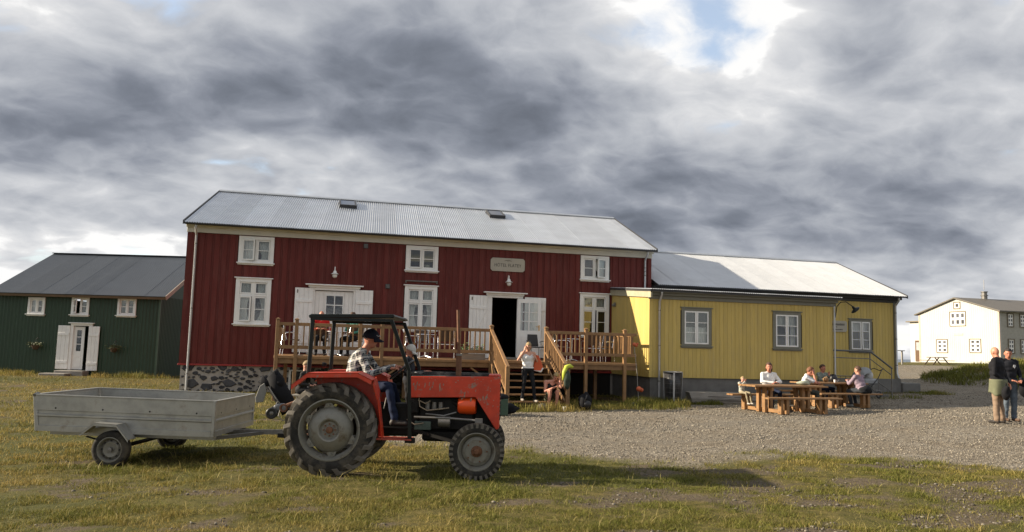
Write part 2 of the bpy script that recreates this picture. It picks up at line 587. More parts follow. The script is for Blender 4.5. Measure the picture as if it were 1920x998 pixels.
def patchy(x, y):
    """share of bare stony soil in the turf of the foreground, more to the right"""
    t = np.clip((np.asarray(x, float) - 1.6) / 4.5, 0, 1)
    n = fbm(np.asarray(x) * 1.25 + 5, np.asarray(y) * 1.7, 31, 5)
    bare = np.clip((n - 0.64 + 0.15 * t) / 0.11, 0, 1)
    return bare * np.clip(1.0 - (np.asarray(y) - 30) / 10, 0, 1)

def _axis(lo, hi, a, b, fine, growth):
    s = list(np.arange(a, b + 1e-6, fine))
    st = fine; q = b
    while q < hi:
        st *= growth; q += st; s.append(q)
    st = fine; q = a
    while q > lo:
        st *= growth; q -= st; s.insert(0, q)
    return np.array(s)

_gx = _axis(-170, 230, -7, 19, 0.085, 1.09)
_gy = _axis(-60, 240, 5.5, 25, 0.085, 1.09)
GX, GY = np.meshgrid(_gx, _gy)
GZ = hz(GX, GY)
_gm = gravel(GX, GY); _pt = patchy(GX, GY) * (1 - _gm)
_near = np.clip(1 - np.hypot(GX - 5, GY - 14) / 60, 0, 1)
GZ = GZ + ((fbm(GX * 1.6, GY * 1.6, 3) - 0.5) * 0.055 * (1 - _gm) + (vn(GX * 9, GY * 9, 8) - 0.5) * 0.018) * _near - _gm * 0.012
nx, ny = len(_gx), len(_gy)
me = bpy.data.meshes.new('ground')
me.vertices.add(nx * ny)
me.vertices.foreach_set('co', np.stack([GX, GY, GZ], -1).ravel())
idx = np.arange(nx * ny).reshape(ny, nx)
q = np.stack([idx[:-1, :-1], idx[:-1, 1:], idx[1:, 1:], idx[1:, :-1]], -1).reshape(-1, 4)
me.loops.add(q.size); me.loops.foreach_set('vertex_index', q.ravel())
me.polygons.add(len(q)); me.polygons.foreach_set('loop_start', np.arange(0, q.size, 4))
me.polygons.foreach_set('use_smooth', np.ones(len(q), bool))
me.update(calc_edges=True)
at = me.attributes.new('soil', 'FLOAT_COLOR', 'POINT')
_rut = np.zeros_like(_gm)
for off in (16.2, 17.7, 14.4, 15.9):
    _rut = np.maximum(_rut, np.exp(-((GY - off - .16 * (GX - 6) - .5 * np.sin(GX * .35 + off)) / .22) ** 2) * (.4 + .6 * fbm(GX * .6, GY * .6, 91)))
at.data.foreach_set('color', np.stack([_gm, _pt, fbm(GX * .35, GY * .35, 21), _rut], -1).ravel())

gmat = bpy.data.materials.new('turf_and_gravel')
gmat.use_nodes = True
N, L = gmat.node_tree.nodes, gmat.node_tree.links
pb = N['Principled BSDF']; pb.inputs['Roughness'].default_value = 0.95; pb.inputs['Specular IOR Level'].default_value = 0.15
ga = N.new('ShaderNodeAttribute'); ga.attribute_name = 'soil'
gs = N.new('ShaderNodeSeparateColor'); L.new(ga.outputs['Color'], gs.inputs[0])
gc = N.new('ShaderNodeTexCoord')
def gnoise(scale, detail=5, rough=.6):
    n = N.new('ShaderNodeTexNoise'); n.inputs['Scale'].default_value = scale; n.inputs['Detail'].default_value = detail; n.inputs['Roughness'].default_value = rough
    L.new(gc.outputs['Object'], n.inputs['Vector']); return n.outputs[0]
def gramp(src, stops):
    n = N.new('ShaderNodeValToRGB'); el = n.color_ramp.elements
    while len(el) < len(stops): el.new(.5)
    for e, (p, c) in zip(el, stops): e.position = p; e.color = (*c, 1)
    L.new(src, n.inputs[0]); return n.outputs[0]
def gmix(f, a, b, mode='MIX'):
    n = N.new('ShaderNodeMixRGB'); n.blend_type = mode
    for i, q in enumerate((f, a, b)):
        if isinstance(q, (int, float)): n.inputs[i].default_value = q
        elif isinstance(q, tuple): n.inputs[i].default_value = (*q, 1)
        else: L.new(q, n.inputs[i])
    return n.outputs[0]
vor = N.new('ShaderNodeTexVoronoi'); vor.inputs['Scale'].default_value = 34; L.new(gc.outputs['Object'], vor.inputs['Vector'])
vsep = N.new('ShaderNodeSeparateColor'); L.new(vor.outputs['Color'], vsep.inputs[0])
stone = gramp(vsep.outputs[0], [(0, (.135, .118, .095)), (.45, (.225, .198, .158)), (.8, (.32, .285, .23)), (1, (.42, .38, .31))])
stone = gmix(gramp(gnoise(.9), [(.3, (0, 0, 0)), (.75, (1, 1, 1))]), stone, gmix(1.0, stone, (.80, .74, .66), 'MULTIPLY'))
turf = gramp(gnoise(5.5, 10, .75), [(.3, (.048, .047, .013)), (.5, (.110, .092, .028)), (.72, (.21, .16, .058))])
turf = gmix(gramp(gs.outputs[2], [(.35, (0, 0, 0)), (.65, (.7, .7, .7))]), turf, (.062, .070, .018))
dirt = gramp(gnoise(22, 10, .75), [(.3, (.050, .038, .024)), (.55, (.125, .098, .066)), (.75, (.23, .19, .14))])
stone = gmix(ga.outputs['Alpha'], stone, gmix(gramp(gnoise(40, 6, .7), [(.35, (.15, .13, .105)), (.7, (.27, .24, .195))]), (.2, .178, .145), (.2, .178, .145)))
c1 = gmix(gs.outputs[1], turf, dirt)
c2 = gmix(gs.outputs[0], c1, stone)
L.new(c2, pb.inputs['Base Color'])
bp1 = N.new('ShaderNodeBump'); bp1.inputs['Strength'].default_value = .9; bp1.inputs['Distance'].default_value = .03
hsum = N.new('ShaderNodeMath'); hsum.operation = 'ADD'
vd = N.new('ShaderNodeMath'); vd.operation = 'MULTIPLY'; L.new(vor.outputs['Distance'], vd.inputs[0]); L.new(gs.outputs[0], vd.inputs[1])
L.new(gnoise(30, 6, .7), hsum.inputs[0]); L.new(vd.outputs[0], hsum.inputs[1])
L.new(hsum.outputs[0], bp1.inputs['Height']); L.new(bp1.outputs[0], pb.inputs['Normal'])
me.materials.append(gmat)
g = link('ground', me); g['kind'] = 'structure'; g['label'] = 'turf and gravel yard sloping gently up to the houses'; g['category'] = 'ground'

sm = pm('sea_water', (0.055, 0.085, 0.115), 0.25, var=0.2, vs=0.05, bump=0.6, bs=0.6)
b = MB(); b.add([(-9000, -9000, -2.2), (9000, -9000, -2.2), (9000, 9000, -2.2), (-9000, 9000, -2.2)], [(0, 1, 2, 3)])
o = b.build('sea', sm); o['kind'] = 'structure'; o['label'] = 'blue grey sea on the horizon beyond the island'; o['category'] = 'sea'

# ---- blades of grass
def vcol_mat(name, attr, rough=.7, trans=.25):
    m = bpy.data.materials.new(name); m.use_nodes = True
    N, L = m.node_tree.nodes, m.node_tree.links
    b = N['Principled BSDF']; b.inputs['Roughness'].default_value = rough; b.inputs['Specular IOR Level'].default_value = .2
    a = N.new('ShaderNodeAttribute'); a.attribute_name = attr
    L.new(a.outputs['Color'], b.inputs['Base Color'])
    if trans:
        t = N.new('ShaderNodeBsdfTranslucent'); L.new(a.outputs['Color'], t.inputs[0])
        x = N.new('ShaderNodeMixShader'); x.inputs[0].default_value = trans
        L.new(b.outputs[0], x.inputs[1]); L.new(t.outputs[0], x.inputs[2])
        L.new(x.outputs[0], N['Material Output'].inputs[0])
    return m
GRASSM = vcol_mat('grass_blades', 'blade')
nr = np.random.default_rng(5)

def blades(name, x, y, z, ht, wd, col, label, lean=.6, mat=GRASSM):
    """each blade: a bent strip of three triangles"""
    n = len(x)
    a = nr.uniform(0, 2 * np.pi, n); la = nr.uniform(0, 2 * np.pi, n)
    ln = np.abs(nr.normal(0, lean, n)) * ht
    bx, by = np.cos(a) * wd / 2, np.sin(a) * wd / 2
    lx, ly = np.cos(la) * ln, np.sin(la) * ln
    P = np.zeros((n, 5, 3))
    P[:, 0] = np.stack([x - bx, y - by, z], -1); P[:, 1] = np.stack([x + bx, y + by, z], -1)
    P[:, 2] = np.stack([x + bx * .7 + lx * .35, y + by * .7 + ly * .35, z + ht * .6], -1)
    P[:, 3] = np.stack([x - bx * .7 + lx * .35, y - by * .7 + ly * .35, z + ht * .6], -1)
    P[:, 4] = np.stack([x + lx, y + ly, z + ht * .95], -1)
    me = bpy.data.meshes.new(name)
    me.vertices.add(n * 5); me.vertices.foreach_set('co', P.ravel())
    b = (np.arange(n) * 5)[:, None]
    li = np.concatenate([b + np.array([[0, 1, 2, 3]]), b + np.array([[3, 2, 4]])], 1)
    me.loops.add(li.size); me.loops.foreach_set('vertex_index', li.ravel())
    me.polygons.add(n * 2)
    me.polygons.foreach_set('loop_start', (np.arange(n)[:, None] * 7 + np.array([[0, 4]])).ravel())
    me.update(calc_edges=True)
    at = me.attributes.new('blade', 'FLOAT_COLOR', 'POINT')
    c = np.repeat(np.concatenate([col, np.ones((n, 1))], 1)[:, None, :], 5, 1)
    at.data.foreach_set('color', c.ravel())
    me.materials.append(mat)
    o = link(name, me)
    return tag(o, label, 'grass', kind='stuff')

def grass_cols(x, y, dry=0.0):
    n = len(x)
    t = np.clip(fbm(x * .45, y * .45, 41) * 1.5 - .40 + dry - np.clip((x - 1) / 9, 0, .30) + (fbm(x * 1.5, y * 2.6, 43) - .5) * 1.1 + nr.normal(0, .20, n), 0, 1)[:, None]
    greenc = np.array([[.140, .145, .028]]); dryc = np.array([[.40, .29, .095]])
    c = greenc * (1 - t) + dryc * t
    return np.clip(c * nr.uniform(.55, 1.35, (n, 1)), 0, 1)

n0 = 760000
yy = 1.0 / (1 / 6.3 + nr.random(n0) * (1 / 36 - 1 / 6.3))
xx = nr.uniform(-.62, 1.15, n0) * yy + nr.uniform(-1, 1, n0)
gm_ = gravel(xx, yy); pt_ = patchy(xx, yy)
tuft = fbm(xx * 3.2, yy * 3.2, 51, 3)
keep = nr.random(n0) < (1 - gm_) ** 2 * (1 - .80 * pt_) * np.clip(.42 + 1.4 * (tuft - .28), .26, 1)
keep &= ~((yy > 26.9) & (xx > -4.0)) & ~(yy > 34.3 - (xx + 5.9) * .249)
xx, yy = xx[keep], yy[keep]; tuft = tuft[keep]
zz = hz(xx, yy) - .012
ht = (.018 + .085 * np.clip(tuft - .38, 0, 1) + .016 * nr.random(len(xx))) * nr.uniform(.6, 1.5, len(xx)) * np.clip(yy / 11, .8, 1.3)
tall = nr.random(len(xx)) < .018
ht = np.where(tall, ht * 2.2, ht)
wd = .0058 * np.clip(yy / 8, .8, 3.0) * nr.uniform(.6, 1.4, len(xx))
cc = grass_cols(xx, yy, .02)
cc = np.where(tall[:, None], cc * .5 + np.array([[.36, .28, .12]]) * .6, cc)
blades('lawn_grass', xx, yy, zz, ht, wd, cc, 'short patchy green and straw coloured turf across the foreground', 1.0)

def patch(name, pts, hmin, hmax, wd, label, dry=.1, lean=.5):
    x, y = pts
    n = len(x)
    clump = fbm(x * 1.7, y * 1.7, 61)
    k = nr.random(n) < np.clip((clump - .28) * 3, .05, 1)
    x, y, clump = x[k], y[k], clump[k]
    h = (hmin + (hmax - hmin) * np.clip(clump * 1.5 - .3, 0, 1)) * nr.uniform(.4, 1.15, len(x))
    blades(name, x, y, hz(x, y) - .02, h, wd * nr.uniform(.6, 1.4, len(x)), grass_cols(x, y, dry), label, lean)

def strip(n, x0, x1, y0, y1):
    return nr.uniform(x0, x1, n), nr.uniform(y0, y1, n)
def cat(*a):
    return np.concatenate([q[0] for q in a]), np.concatenate([q[1] for q in a])
patch('deck_weeds', cat(strip(5000, 7.1, 10.6, 20.5, 22.9), strip(2600, 9.6, 11.0, 21.6, 23.4), strip(1200, 4.6, 7.3, 19.9, 20.6)), .06, .34, .012, 'tall weedy grass growing under the deck edge beside the yellow wall', .12)
patch('bin_weeds', strip(1500, 11.2, 12.6, 22.5, 23.4), .05, .22, .012, 'low dark green weeds between the litter bin and the grey timber', -.35)
patch('corner_weeds', cat(strip(1400, 22.4, 23.9, 25.4, 26.6), strip(500, 19.6, 21.4, 24.1, 25.0)), .05, .22, .014, 'small tuft of green weeds at the far corner of the yellow house', -.3)
gx_, gy_ = strip(9000, -13.5, -4.4, 33.4, 36.6)
k = (gy_ < 34.4 - (gx_ + 5.9) * .249 + .1) & ~((gx_ > -10.2) & (gx_ < -8.3))
patch('house_weeds', (gx_[k], gy_[k]), .08, .36, .016, 'long reddish straw grass along the foot of the green house', .06)
gx_, gy_ = strip(26000, 27.5, 39.5, 26.4, 34.2)
k = mound(gx_, gy_) > .06
patch('bank_grass', (gx_[k], gy_[k]), .16, .42, .03, 'long wind blown grass on the bank behind the two standing men', -.02, .6)

# ---- loose stones of the yard
ico_t = (1 + 5 ** .5) / 2
IV = np.array([(-1, ico_t, 0), (1, ico_t, 0), (-1, -ico_t, 0), (1, -ico_t, 0), (0, -1, ico_t), (0, 1, ico_t), (0, -1, -ico_t), (0, 1, -ico_t), (ico_t, 0, -1), (ico_t, 0, 1), (-ico_t, 0, -1), (-ico_t, 0, 1)]) / 1.9
IF = np.array([(0, 11, 5), (0, 5, 1), (0, 1, 7), (0, 7, 10), (0, 10, 11), (1, 5, 9), (5, 11, 4), (11, 10, 2), (10, 7, 6), (7, 1, 8), (3, 9, 4), (3, 4, 2), (3, 2, 6), (3, 6, 8), (3, 8, 9), (4, 9, 5), (2, 4, 11), (6, 2, 10), (8, 6, 7), (9, 8, 1)])
def stones(name, x, y, s, label, bright=1.0):
    n = len(x)
    V = IV[None] * nr.uniform(.62, 1.3, (n, 12, 1)) * s[:, None, None] * nr.uniform(.6, 1.25, (n, 1, 3)) * np.array([[[1, 1, .6]]])
    a = nr.uniform(0, 6.28, n); ca, sa = np.cos(a)[:, None], np.sin(a)[:, None]
    X = V[..., 0] * ca - V[..., 1] * sa; Y = V[..., 0] * sa + V[..., 1] * ca
    P = np.stack([X + x[:, None], Y + y[:, None], V[..., 2] + (hz(x, y) + s * .12)[:, None]], -1)
    me = bpy.data.meshes.new(name)
    me.vertices.add(n * 12); me.vertices.foreach_set('co', P.ravel())
    li = (IF[None] + (np.arange(n) * 12)[:, None, None]).reshape(-1, 3)
    me.loops.add(li.size); me.loops.foreach_set('vertex_index', li.ravel())
    me.polygons.add(len(li)); me.polygons.foreach_set('loop_start', np.arange(0, li.size, 3))
    me.update(calc_edges=True)
    at = me.attributes.new('blade', 'FLOAT_COLOR', 'POINT')
    t = nr.random((n, 1)) ** 1.7
    c = np.array([[.14, .122, .098]]) * (1 - t) + np.array([[.40, .355, .285]]) * t
    c = c * bright
    c = np.repeat(np.concatenate([c, np.ones((n, 1))], 1)[:, None, :], 12, 1)
    at.data.foreach_set('color', c.ravel())
    me.materials.append(STONEM)
    return tag(link(name, me), label, 'stones', kind='stuff')
STONEM = vcol_mat('gravel_stones', 'blade', .9, 0)
n1 = 90000
y1 = 1.0 / (1 / 9.0 + nr.random(n1) * (1 / 26 - 1 / 9.0)); x1 = nr.uniform(.02, 1.12, n1) * y1
k = nr.random(n1) < gravel(x1, y1) ** 2 * (.10 + 1.25 * fbm(x1 * .7, y1 * .7, 77) ** 1.5)
x1, y1 = x1[k], y1[k]
stones('gravel_stones', x1, y1, (.007 + .014 * nr.random(len(x1)) ** 3) * np.clip(y1 / 13, .8, 1.5), 'loose grey and tan gravel stones covering the yard')
n2 = 16000
y2 = 1.0 / (1 / 6.3 + nr.random(n2) * (1 / 14 - 1 / 6.3)); x2 = nr.uniform(-.3, 1.12, n2) * y2
k = nr.random(n2) < (patchy(x2, y2) * (1 - gravel(x2, y2))) * .8
x2, y2 = x2[k], y2[k]
stones('turf_stones', x2, y2, .006 + .022 * nr.random(len(x2)) ** 5, 'small stones lying in the bare patches of the foreground turf', .62)

# ------------------------------------------------------------------ building helpers
def cells(u0, u1, z0, z1, holes):
    """split a rectangle with rectangular holes into column strips"""
    us = sorted({u0, u1, *[h[0] for h in holes], *[h[1] for h in holes]})
    us = [u for u in us if u0 <= u <= u1]
    res = []
    for a, b in zip(us[:-1], us[1:]):
        if b - a < 1e-4:
            continue
        hs = sorted([(h[2], h[3]) for h in holes if h[0] < (a + b) / 2 < h[1]])
        z = z0
        for c, d in hs:
            if c > z + 1e-3:
                res.append((a, b, z, min(c, z1)))
            z = max(z, d)
        if z < z1 - 1e-3:
            res.append((a, b, z, z1))
    return res

class Wall:
    """plane frame: origin o, unit u along the wall (to the viewer's right), n outwards"""
    def __init__(s, o, u, n):
        s.o, s.u, s.n = Vector(o), Vector(u), Vector(n)
    def p(s, u, z, d=0.0):
        return s.o + s.u * u + s.n * d + Vector((0, 0, z))
    def box(s, mb, u0, u1, z0, z1, d0, d1, m=0):
        vs = [s.p(u0, z0, d0), s.p(u1, z0, d0), s.p(u1, z0, d1), s.p(u0, z0, d1), s.p(u0, z1, d0), s.p(u1, z1, d0), s.p(u1, z1, d1), s.p(u0, z1, d1)]
        mb.add(vs, [(0, 1, 2, 3), (7, 6, 5, 4), (4, 5, 1, 0), (5, 6, 2, 1), (6, 7, 3, 2), (7, 4, 0, 3)], m)
    def bar(s, mb, a, b, w, h, m=0):
        mb.bar(s.p(*a), s.p(*b), w, h, s.n, m)

def boards(W, wallpart, u0, u1, z0, z1f, holes, pitch, mats, style, r):
    """upright cladding: every plank its own object, cut round the openings"""
    u = u0
    k = 0
    while u < u1 - 0.01:
        if style == 'over':
            w = (0.135, 0.101)[k % 2]
            d = (0.026, 0.004)[k % 2]
            lap = (0.012, 0.0)[k % 2]
        else:
            w, d, lap = pitch, 0.018, 0.0
        a, b = u, min(u + w, u1)
        top = z1f((a + b) / 2)
        zs = [(z0, top)]
        for h in holes:
            if h[0] < b - 0.004 and h[1] > a + 0.004:
                nz = []
                for c, e in zs:
                    if h[2] > c + 0.01:
                        nz.append((c, min(e, h[2])))
                    if h[3] < e - 0.01:
                        nz.append((max(c, h[3]), e))
                zs = nz
        for c, e in zs:
            if e - c < 0.02:
                continue
            mb = MB()
            dd = d + r.uniform(-.0015, .0015)
            if style == 'over':
                ch = 0.005
                aa, bb = a - lap, b + lap
                pr = [(aa, 0), (aa, dd - ch), (aa + ch, dd), (bb - ch, dd), (bb, dd - ch), (bb, 0)]
            else:
                g = 0.012
                pr = [(a + .001, 0), (a + .001, dd - g * .7), (a + g, dd), (b - g, dd), (b - .001, dd - g * .7), (b - .001, 0)]
            n = len(pr)
            vs = [W.p(x, c, y) for x, y in pr] + [W.p(x, e, y) for x, y in pr]
            fs = [(i, i + 1, n + i + 1, n + i)[::-1] for i in range(n - 1)] + [tuple(range(n)), tuple(range(n, 2 * n))[::-1]]
            mb.add(vs, fs)
            mb.build('board', mats, wallpart)
        u += w
        k += 1

def shell(W, u0, u1, z0, z1, holes, th, name, mat, parent):
    mb = MB()
    for a, b, c, d in cells(u0, u1, z0, z1, holes):
        W.box(mb, a, b, c, d, -th, -0.002)
    return mb.build(name, mat, parent)

def corrugated(mb, o, ux, uy, length, width, pitch, amp, nrm, seg=6, u_from=0.0):
    """corrugated sheet: waves across ux over `width`, straight along uy over `length`"""
    o, ux, uy, nrm = Vector(o), Vector(ux), Vector(uy), Vector(nrm)
    n = max(2, int(round(width / pitch * seg)))
    vs, fs = [], []
    for i in range(n + 1):
        u = width * i / n
        h = amp * math.cos(2 * math.pi * (u + u_from) / pitch)
        for v in (0.0, length):
            vs.append(o + ux * u + uy * v + nrm * h)
    for i in range(n):
        fs.append((2 * i, 2 * i + 2, 2 * i + 3, 2 * i + 1))
    mb.add(vs, fs)

def roof_slope(parent, x0, x1, y_e, z_e, y_r, z_r, mat, sheet=0.836, pitch=0.076, amp=0.015, top=None, seg=6):
    """roof plane from eave (y_e,z_e) to ridge (y_r,z_r) covered by separate corrugated sheets"""
    sl = Vector((0, y_r - y_e, z_r - z_e))
    ln = sl.length
    d = sl.normalized()
    nrm = Vector((1, 0, 0)).cross(d)
    if nrm.z < 0:
        nrm = -nrm
    deck = MB()
    t = nrm * -0.05
    vs = [Vector((x0, y_e, z_e)) + t * .5, Vector((x1, y_e, z_e)) + t * .5, Vector((x1, y_r, z_r)) + t * .5, Vector((x0, y_r, z_r)) + t * .5]
    vs += [q + t for q in vs]
    def skew(mb):
        if top is None: return
        f = (x1 - top) / (x1 - x0)
        nv = []
        for q in mb.v:
            t = min(1.0, max(0.0, (q[1] - y_e) / (y_r - y_e)))
            nv.append((q[0] * (1 - t) + t * (top + (q[0] - x0) * f), q[1], q[2]))
        mb.v = nv
    deck.add(vs, [(0, 1, 2, 3), (7, 6, 5, 4), (0, 4, 5, 1), (1, 5, 6, 2), (2, 6, 7, 3), (3, 7, 4, 0)])
    skew(deck)
    dk = deck.build('roof', M['zincdark'], parent)
    k = 0
    x = x0
    while x < x1 - 0.02:
        w = min(sheet, x1 - x)
        mb = MB()
        lift = 0.004 * (k % 2)
        o = Vector((x - (.02 if k else 0), y_e, z_e)) + nrm * (0.004 + lift) - d * 0.06
        corrugated(mb, o, (1, 0, 0), d, ln + 0.05, w + (.02 if k else 0), pitch, amp, nrm, seg, x)
        skew(mb)
        mb.build('roof_sheet', mat, dk, smooth=True)
        x += sheet
        k += 1
    return dk

def pane_grid(W, win, u0, u1, z0, z1, nu, nz, d, bw, sash_m, bar=0.022, swing=None):
    """one casement: sash frame, glazing bars, a glass pane in each light; swing=(side, angle) opens it outwards"""
    rot = None
    if swing:
        side, ang = swing
        hinge = u0 if side == 'l' else u1
        sgn = 1 if side == 'l' else -1
        ca, sa = math.cos(R(ang)), math.sin(R(ang))
        def tr(u, z, dd):
            t = (u - hinge)
            return W.p(hinge + t * ca - sgn * (dd - d) * sa, z, d + abs(t) * sa + (dd - d) * ca)
    else:
        def tr(u, z, dd):
            return W.p(u, z, dd)
    def bx(mb, a, b, c, e, d0, d1):
        vs = [tr(a, c, d0), tr(b, c, d0), tr(b, c, d1), tr(a, c, d1), tr(a, e, d0), tr(b, e, d0), tr(b, e, d1), tr(a, e, d1)]
        mb.add(vs, [(0, 1, 2, 3), (7, 6, 5, 4), (4, 5, 1, 0), (5, 6, 2, 1), (6, 7, 3, 2), (7, 4, 0, 3)])
    s = MB()
    dt = 0.036
    bx(s, u0, u0 + bw, z0, z1, d, d + dt)
    bx(s, u1 - bw, u1, z0, z1, d, d + dt)
    bx(s, u0 + bw, u1 - bw, z0, z0 + bw, d, d + dt - .001)
    bx(s, u0 + bw, u1 - bw, z1 - bw, z1, d, d + dt - .001)
    us = [u0 + bw + (u1 - u0 - 2 * bw) * i / nu for i in range(nu + 1)]
    zs = [z0 + bw + (z1 - z0 - 2 * bw) * i / nz for i in range(nz + 1)]
    for q in us[1:-1]:
        bx(s, q - bar / 2, q + bar / 2, z0 + bw, z1 - bw, d + .004, d + dt - .006)
    for q in zs[1:-1]:
        for a, b in zip(us[:-1], us[1:]):
            bx(s, a, b, q - bar / 2, q + bar / 2, d + .005, d + dt - .008)
    s.build('sash', sash_m, win)
    for a, b in zip(us[:-1], us[1:]):
        for c, e in zip(zs[:-1], zs[1:]):
            g = MB()
            g.add([tr(a, c, d + .014), tr(b, c, d + .014), tr(b, e, d + .014), tr(a, e, d + .014)], [(0, 1, 2, 3)])
            g.build('pane', M['glass'], win)

def curtain(W, win, u0, u1, z0, z1, d, gather=None, amp=.02, n=26, mat=None):
    mb = MB()
    vs, fs = [], []
    rows = 6
    for i in range(n + 1):
        t = i / n
        for j in range(rows + 1):
            v = j / rows
            a, b = u0, u1
            if gather:           # drawn towards one side at the waist
                sq = math.sin(min(1.0, v / gather[1]) * math.pi) * gather[2] if v < gather[1] else 0
                if gather[0] == 'l':
                    b = u1 - (u1 - u0) * sq
                else:
                    a = u0 + (u1 - u0) * sq
            u = a + (b - a) * t
            vs.append(W.p(u, z0 + (z1 - z0) * v, d + amp * math.sin(t * n * 1.25 + math.sin(v * 3) * .4)))
    for i in range(n):
        for j in range(rows):
            a = i * (rows + 1) + j
            fs.append((a, a + rows + 1, a + rows + 2, a + 1))
    mb.add(vs, fs)
    mb.build('curtain', mat or M['curtain'], win, smooth=True)

def window(W, house, u0, u1, z0, z1, layout, casing_m, sash_m, cw=.10, head=True, sill=True, d=-.03, cd=.045, room=None, name='window', headproj=.04, sillproj=.07):
    """casing, head moulding, sill and casements. (u0,u1,z0,z1) is the outer edge of the casing.
    layout: list of (u0,u1,z0,z1 as shares of the opening, nu, nz, swing)"""
    c = MB()
    W.box(c, u0, u0 + cw, z0 + .05, z1, -.06, cd)
    W.box(c, u1 - cw, u1, z0 + .05, z1, -.06, cd)
    W.box(c, u0 + cw, u1 - cw, z1 - cw * .9, z1, -.06, cd - .001)
    W.box(c, u0 + cw, u1 - cw, z0 + .05, z0 + .05 + cw * .55, -.06, cd - .001)
    win = c.build(name, casing_m, house, bevel=.004)
    if head:
        h = MB()
        W.box(h, u0 - .05, u1 + .05, z1 + .001, z1 + .035, -.02, cd + headproj)
        h.build('head_moulding', casing_m, win, bevel=.004)
    if sill:
        s = MB()
        W.box(s, u0 - .045, u1 + .045, z0 + .012, z0 + .049, -.02, cd + sillproj)
        W.box(s, u0 - .01, u1 + .01, z0 - .03, z0 + .011, -.01, cd + .012)
        s.build('sill', casing_m, win, bevel=.004)
    a0, a1, b0, b1 = u0 + cw, u1 - cw, z0 + .05 + cw * .55, z1 - cw * .9
    for q in layout:
        f0, f1, g0, g1, nu, nz = q[:6]
        sw = q[6] if len(q) > 6 else None
        pane_grid(W, win, a0 + (a1 - a0) * f0 + .004, a0 + (a1 - a0) * f1 - .004, b0 + (b1 - b0) * g0 + .004, b0 + (b1 - b0) * g1 - .004, nu, nz, (cd - .03) if sw else d, .042, sash_m, swing=sw)
    # centre post
    return win, (a0, a1, b0, b1)

def post(W, win, u0, u1, z0, z1, d0, d1, mat, name='mullion'):
    mb = MB()
    W.box(mb, u0, u1, z0, z1, d0, d1)
    return mb.build(name, mat, win)

def plank_leaf(W, parent, u0, u1, z0, z1, d, mat, planks=4, brace='z', hinge=None, name='shutter'):
    """boarded door shutter: upright planks, ledges and a diagonal brace"""
    base = MB()
    W.box(base, u0, u1, z0, z1, d, d + .012)
    sh = base.build(name, mat, parent)
    w = (u1 - u0) / planks
    for i in range(planks):
        b = MB()
        W.box(b, u0 + i * w + .003, u0 + (i + 1) * w - .003, z0, z1, d + .0125, d + .030)
        b.build('plank', mat, sh, bevel=.003)
    l = MB()
    for z in (z0 + (z1 - z0) * .16, z0 + (z1 - z0) * .80):
        W.box(l, u0 + .02, u1 - .02, z - .05, z + .05, d + .0305, d + .052)
    l.build('ledge', mat, sh, bevel=.004)
    if brace:
        b = MB()
        a, e = (u0 + .06, u1 - .06) if brace == 'z' else (u1 - .06, u0 + .06)
        W.bar(b, (a, z0 + (z1 - z0) * .20, d + .041), (e, z0 + (z1 - z0) * .76, d + .041), .07, .018)
        b.build('brace', mat, sh)
    if hinge:
        h = MB()
        W.box(h, hinge[0] - .02, hinge[0] + .02, hinge[1], hinge[1] + .11, d + .03, d + .04)
        h.build('hinge', M['iron'], sh)
    return sh

def downpipe(W, house, u, z0, z1, d=.10, r=.038, kick=.0, top=.22):
    t = MB()
    t.tube([W.p(u, z1, d + top), W.p(u, z1 - .10, d + top), W.p(u, z1 - .30, d), W.p(u, z0 + .2, d), W.p(u, z0, d + kick)], r, 10)
    o = t.build('downpipe', M['pipe'], house, smooth=40)
    c = MB()
    for z in np.linspace(z0 + .5, z1 - .6, 3):
        c.lathe([(r + .006, 0), (r + .006, .03)], W.p(u, z, d), (0, 0, 1), 10)
        W.box(c, u - .012, u + .012, z + .005, z + .025, -.01, d)
    c.build('bracket', M['iron'], o)

def barn_lamp(W, house, u, z, mat):
    a = MB()
    a.tube([W.p(u, z + .02, .03), W.p(u, z + .16, .06), W.p(u, z + .24, .12), W.p(u, z + .22, .20), W.p(u, z + .10, .22)], .016, 8)
    a.lathe([(.045, 0), (.045, .02)], W.p(u, z + .04, .028), W.n, 12)
    l = a.build('wall_lamp', mat, house, smooth=40)
    s = MB()
    s.lathe([(.02, .12), (.045, .10), (.06, .04), (.135, .0), (.125, -.006), (.05, .03)], W.p(u, z, .22), (0, 0, 1), 20)
    s.build('lamp_shade', mat, l, smooth=50)
    g = MB()
    g.lathe([(.05, .01), (.078, -.03), (.078, -.08), (.05, -.12), (0.0, -.13)], W.p(u, z, .22), (0, 0, 1), 16)
    g.build('lamp_globe', pm('frosted_globe', (.70, .70, .66), .25), l, smooth=True)
    return l

def text_mesh(body, size, mat, parent, origin, u, v, name='lettering', ext=.003, align='CENTER', sx=1.0):
    cu = bpy.data.curves.new(name, 'FONT')
    cu.body = body
    cu.size = size
    cu.align_x = align
    cu.align_y = 'CENTER'
    cu.extrude = ext
    cu.space_character = 1.08
    tmp = bpy.data.objects.new('tmp', cu)
    COL.objects.link(tmp)
    bpy.context.view_layer.update()
    me = bpy.data.meshes.new_from_object(tmp.evaluated_get(bpy.context.evaluated_depsgraph_get()))
    bpy.data.objects.remove(tmp)
    u, v = Vector(u), Vector(v)
    n = u.cross(v)
    mt = Matrix((u * sx, v, n)).transposed().to_4x4()
    mt.translation = Vector(origin)
    me.transform(mt)
    me.materials.clear()
    me.materials.append(mat)
    return link(name, me, parent)

UX, NF = (1, 0, 0), (0, -1, 0)

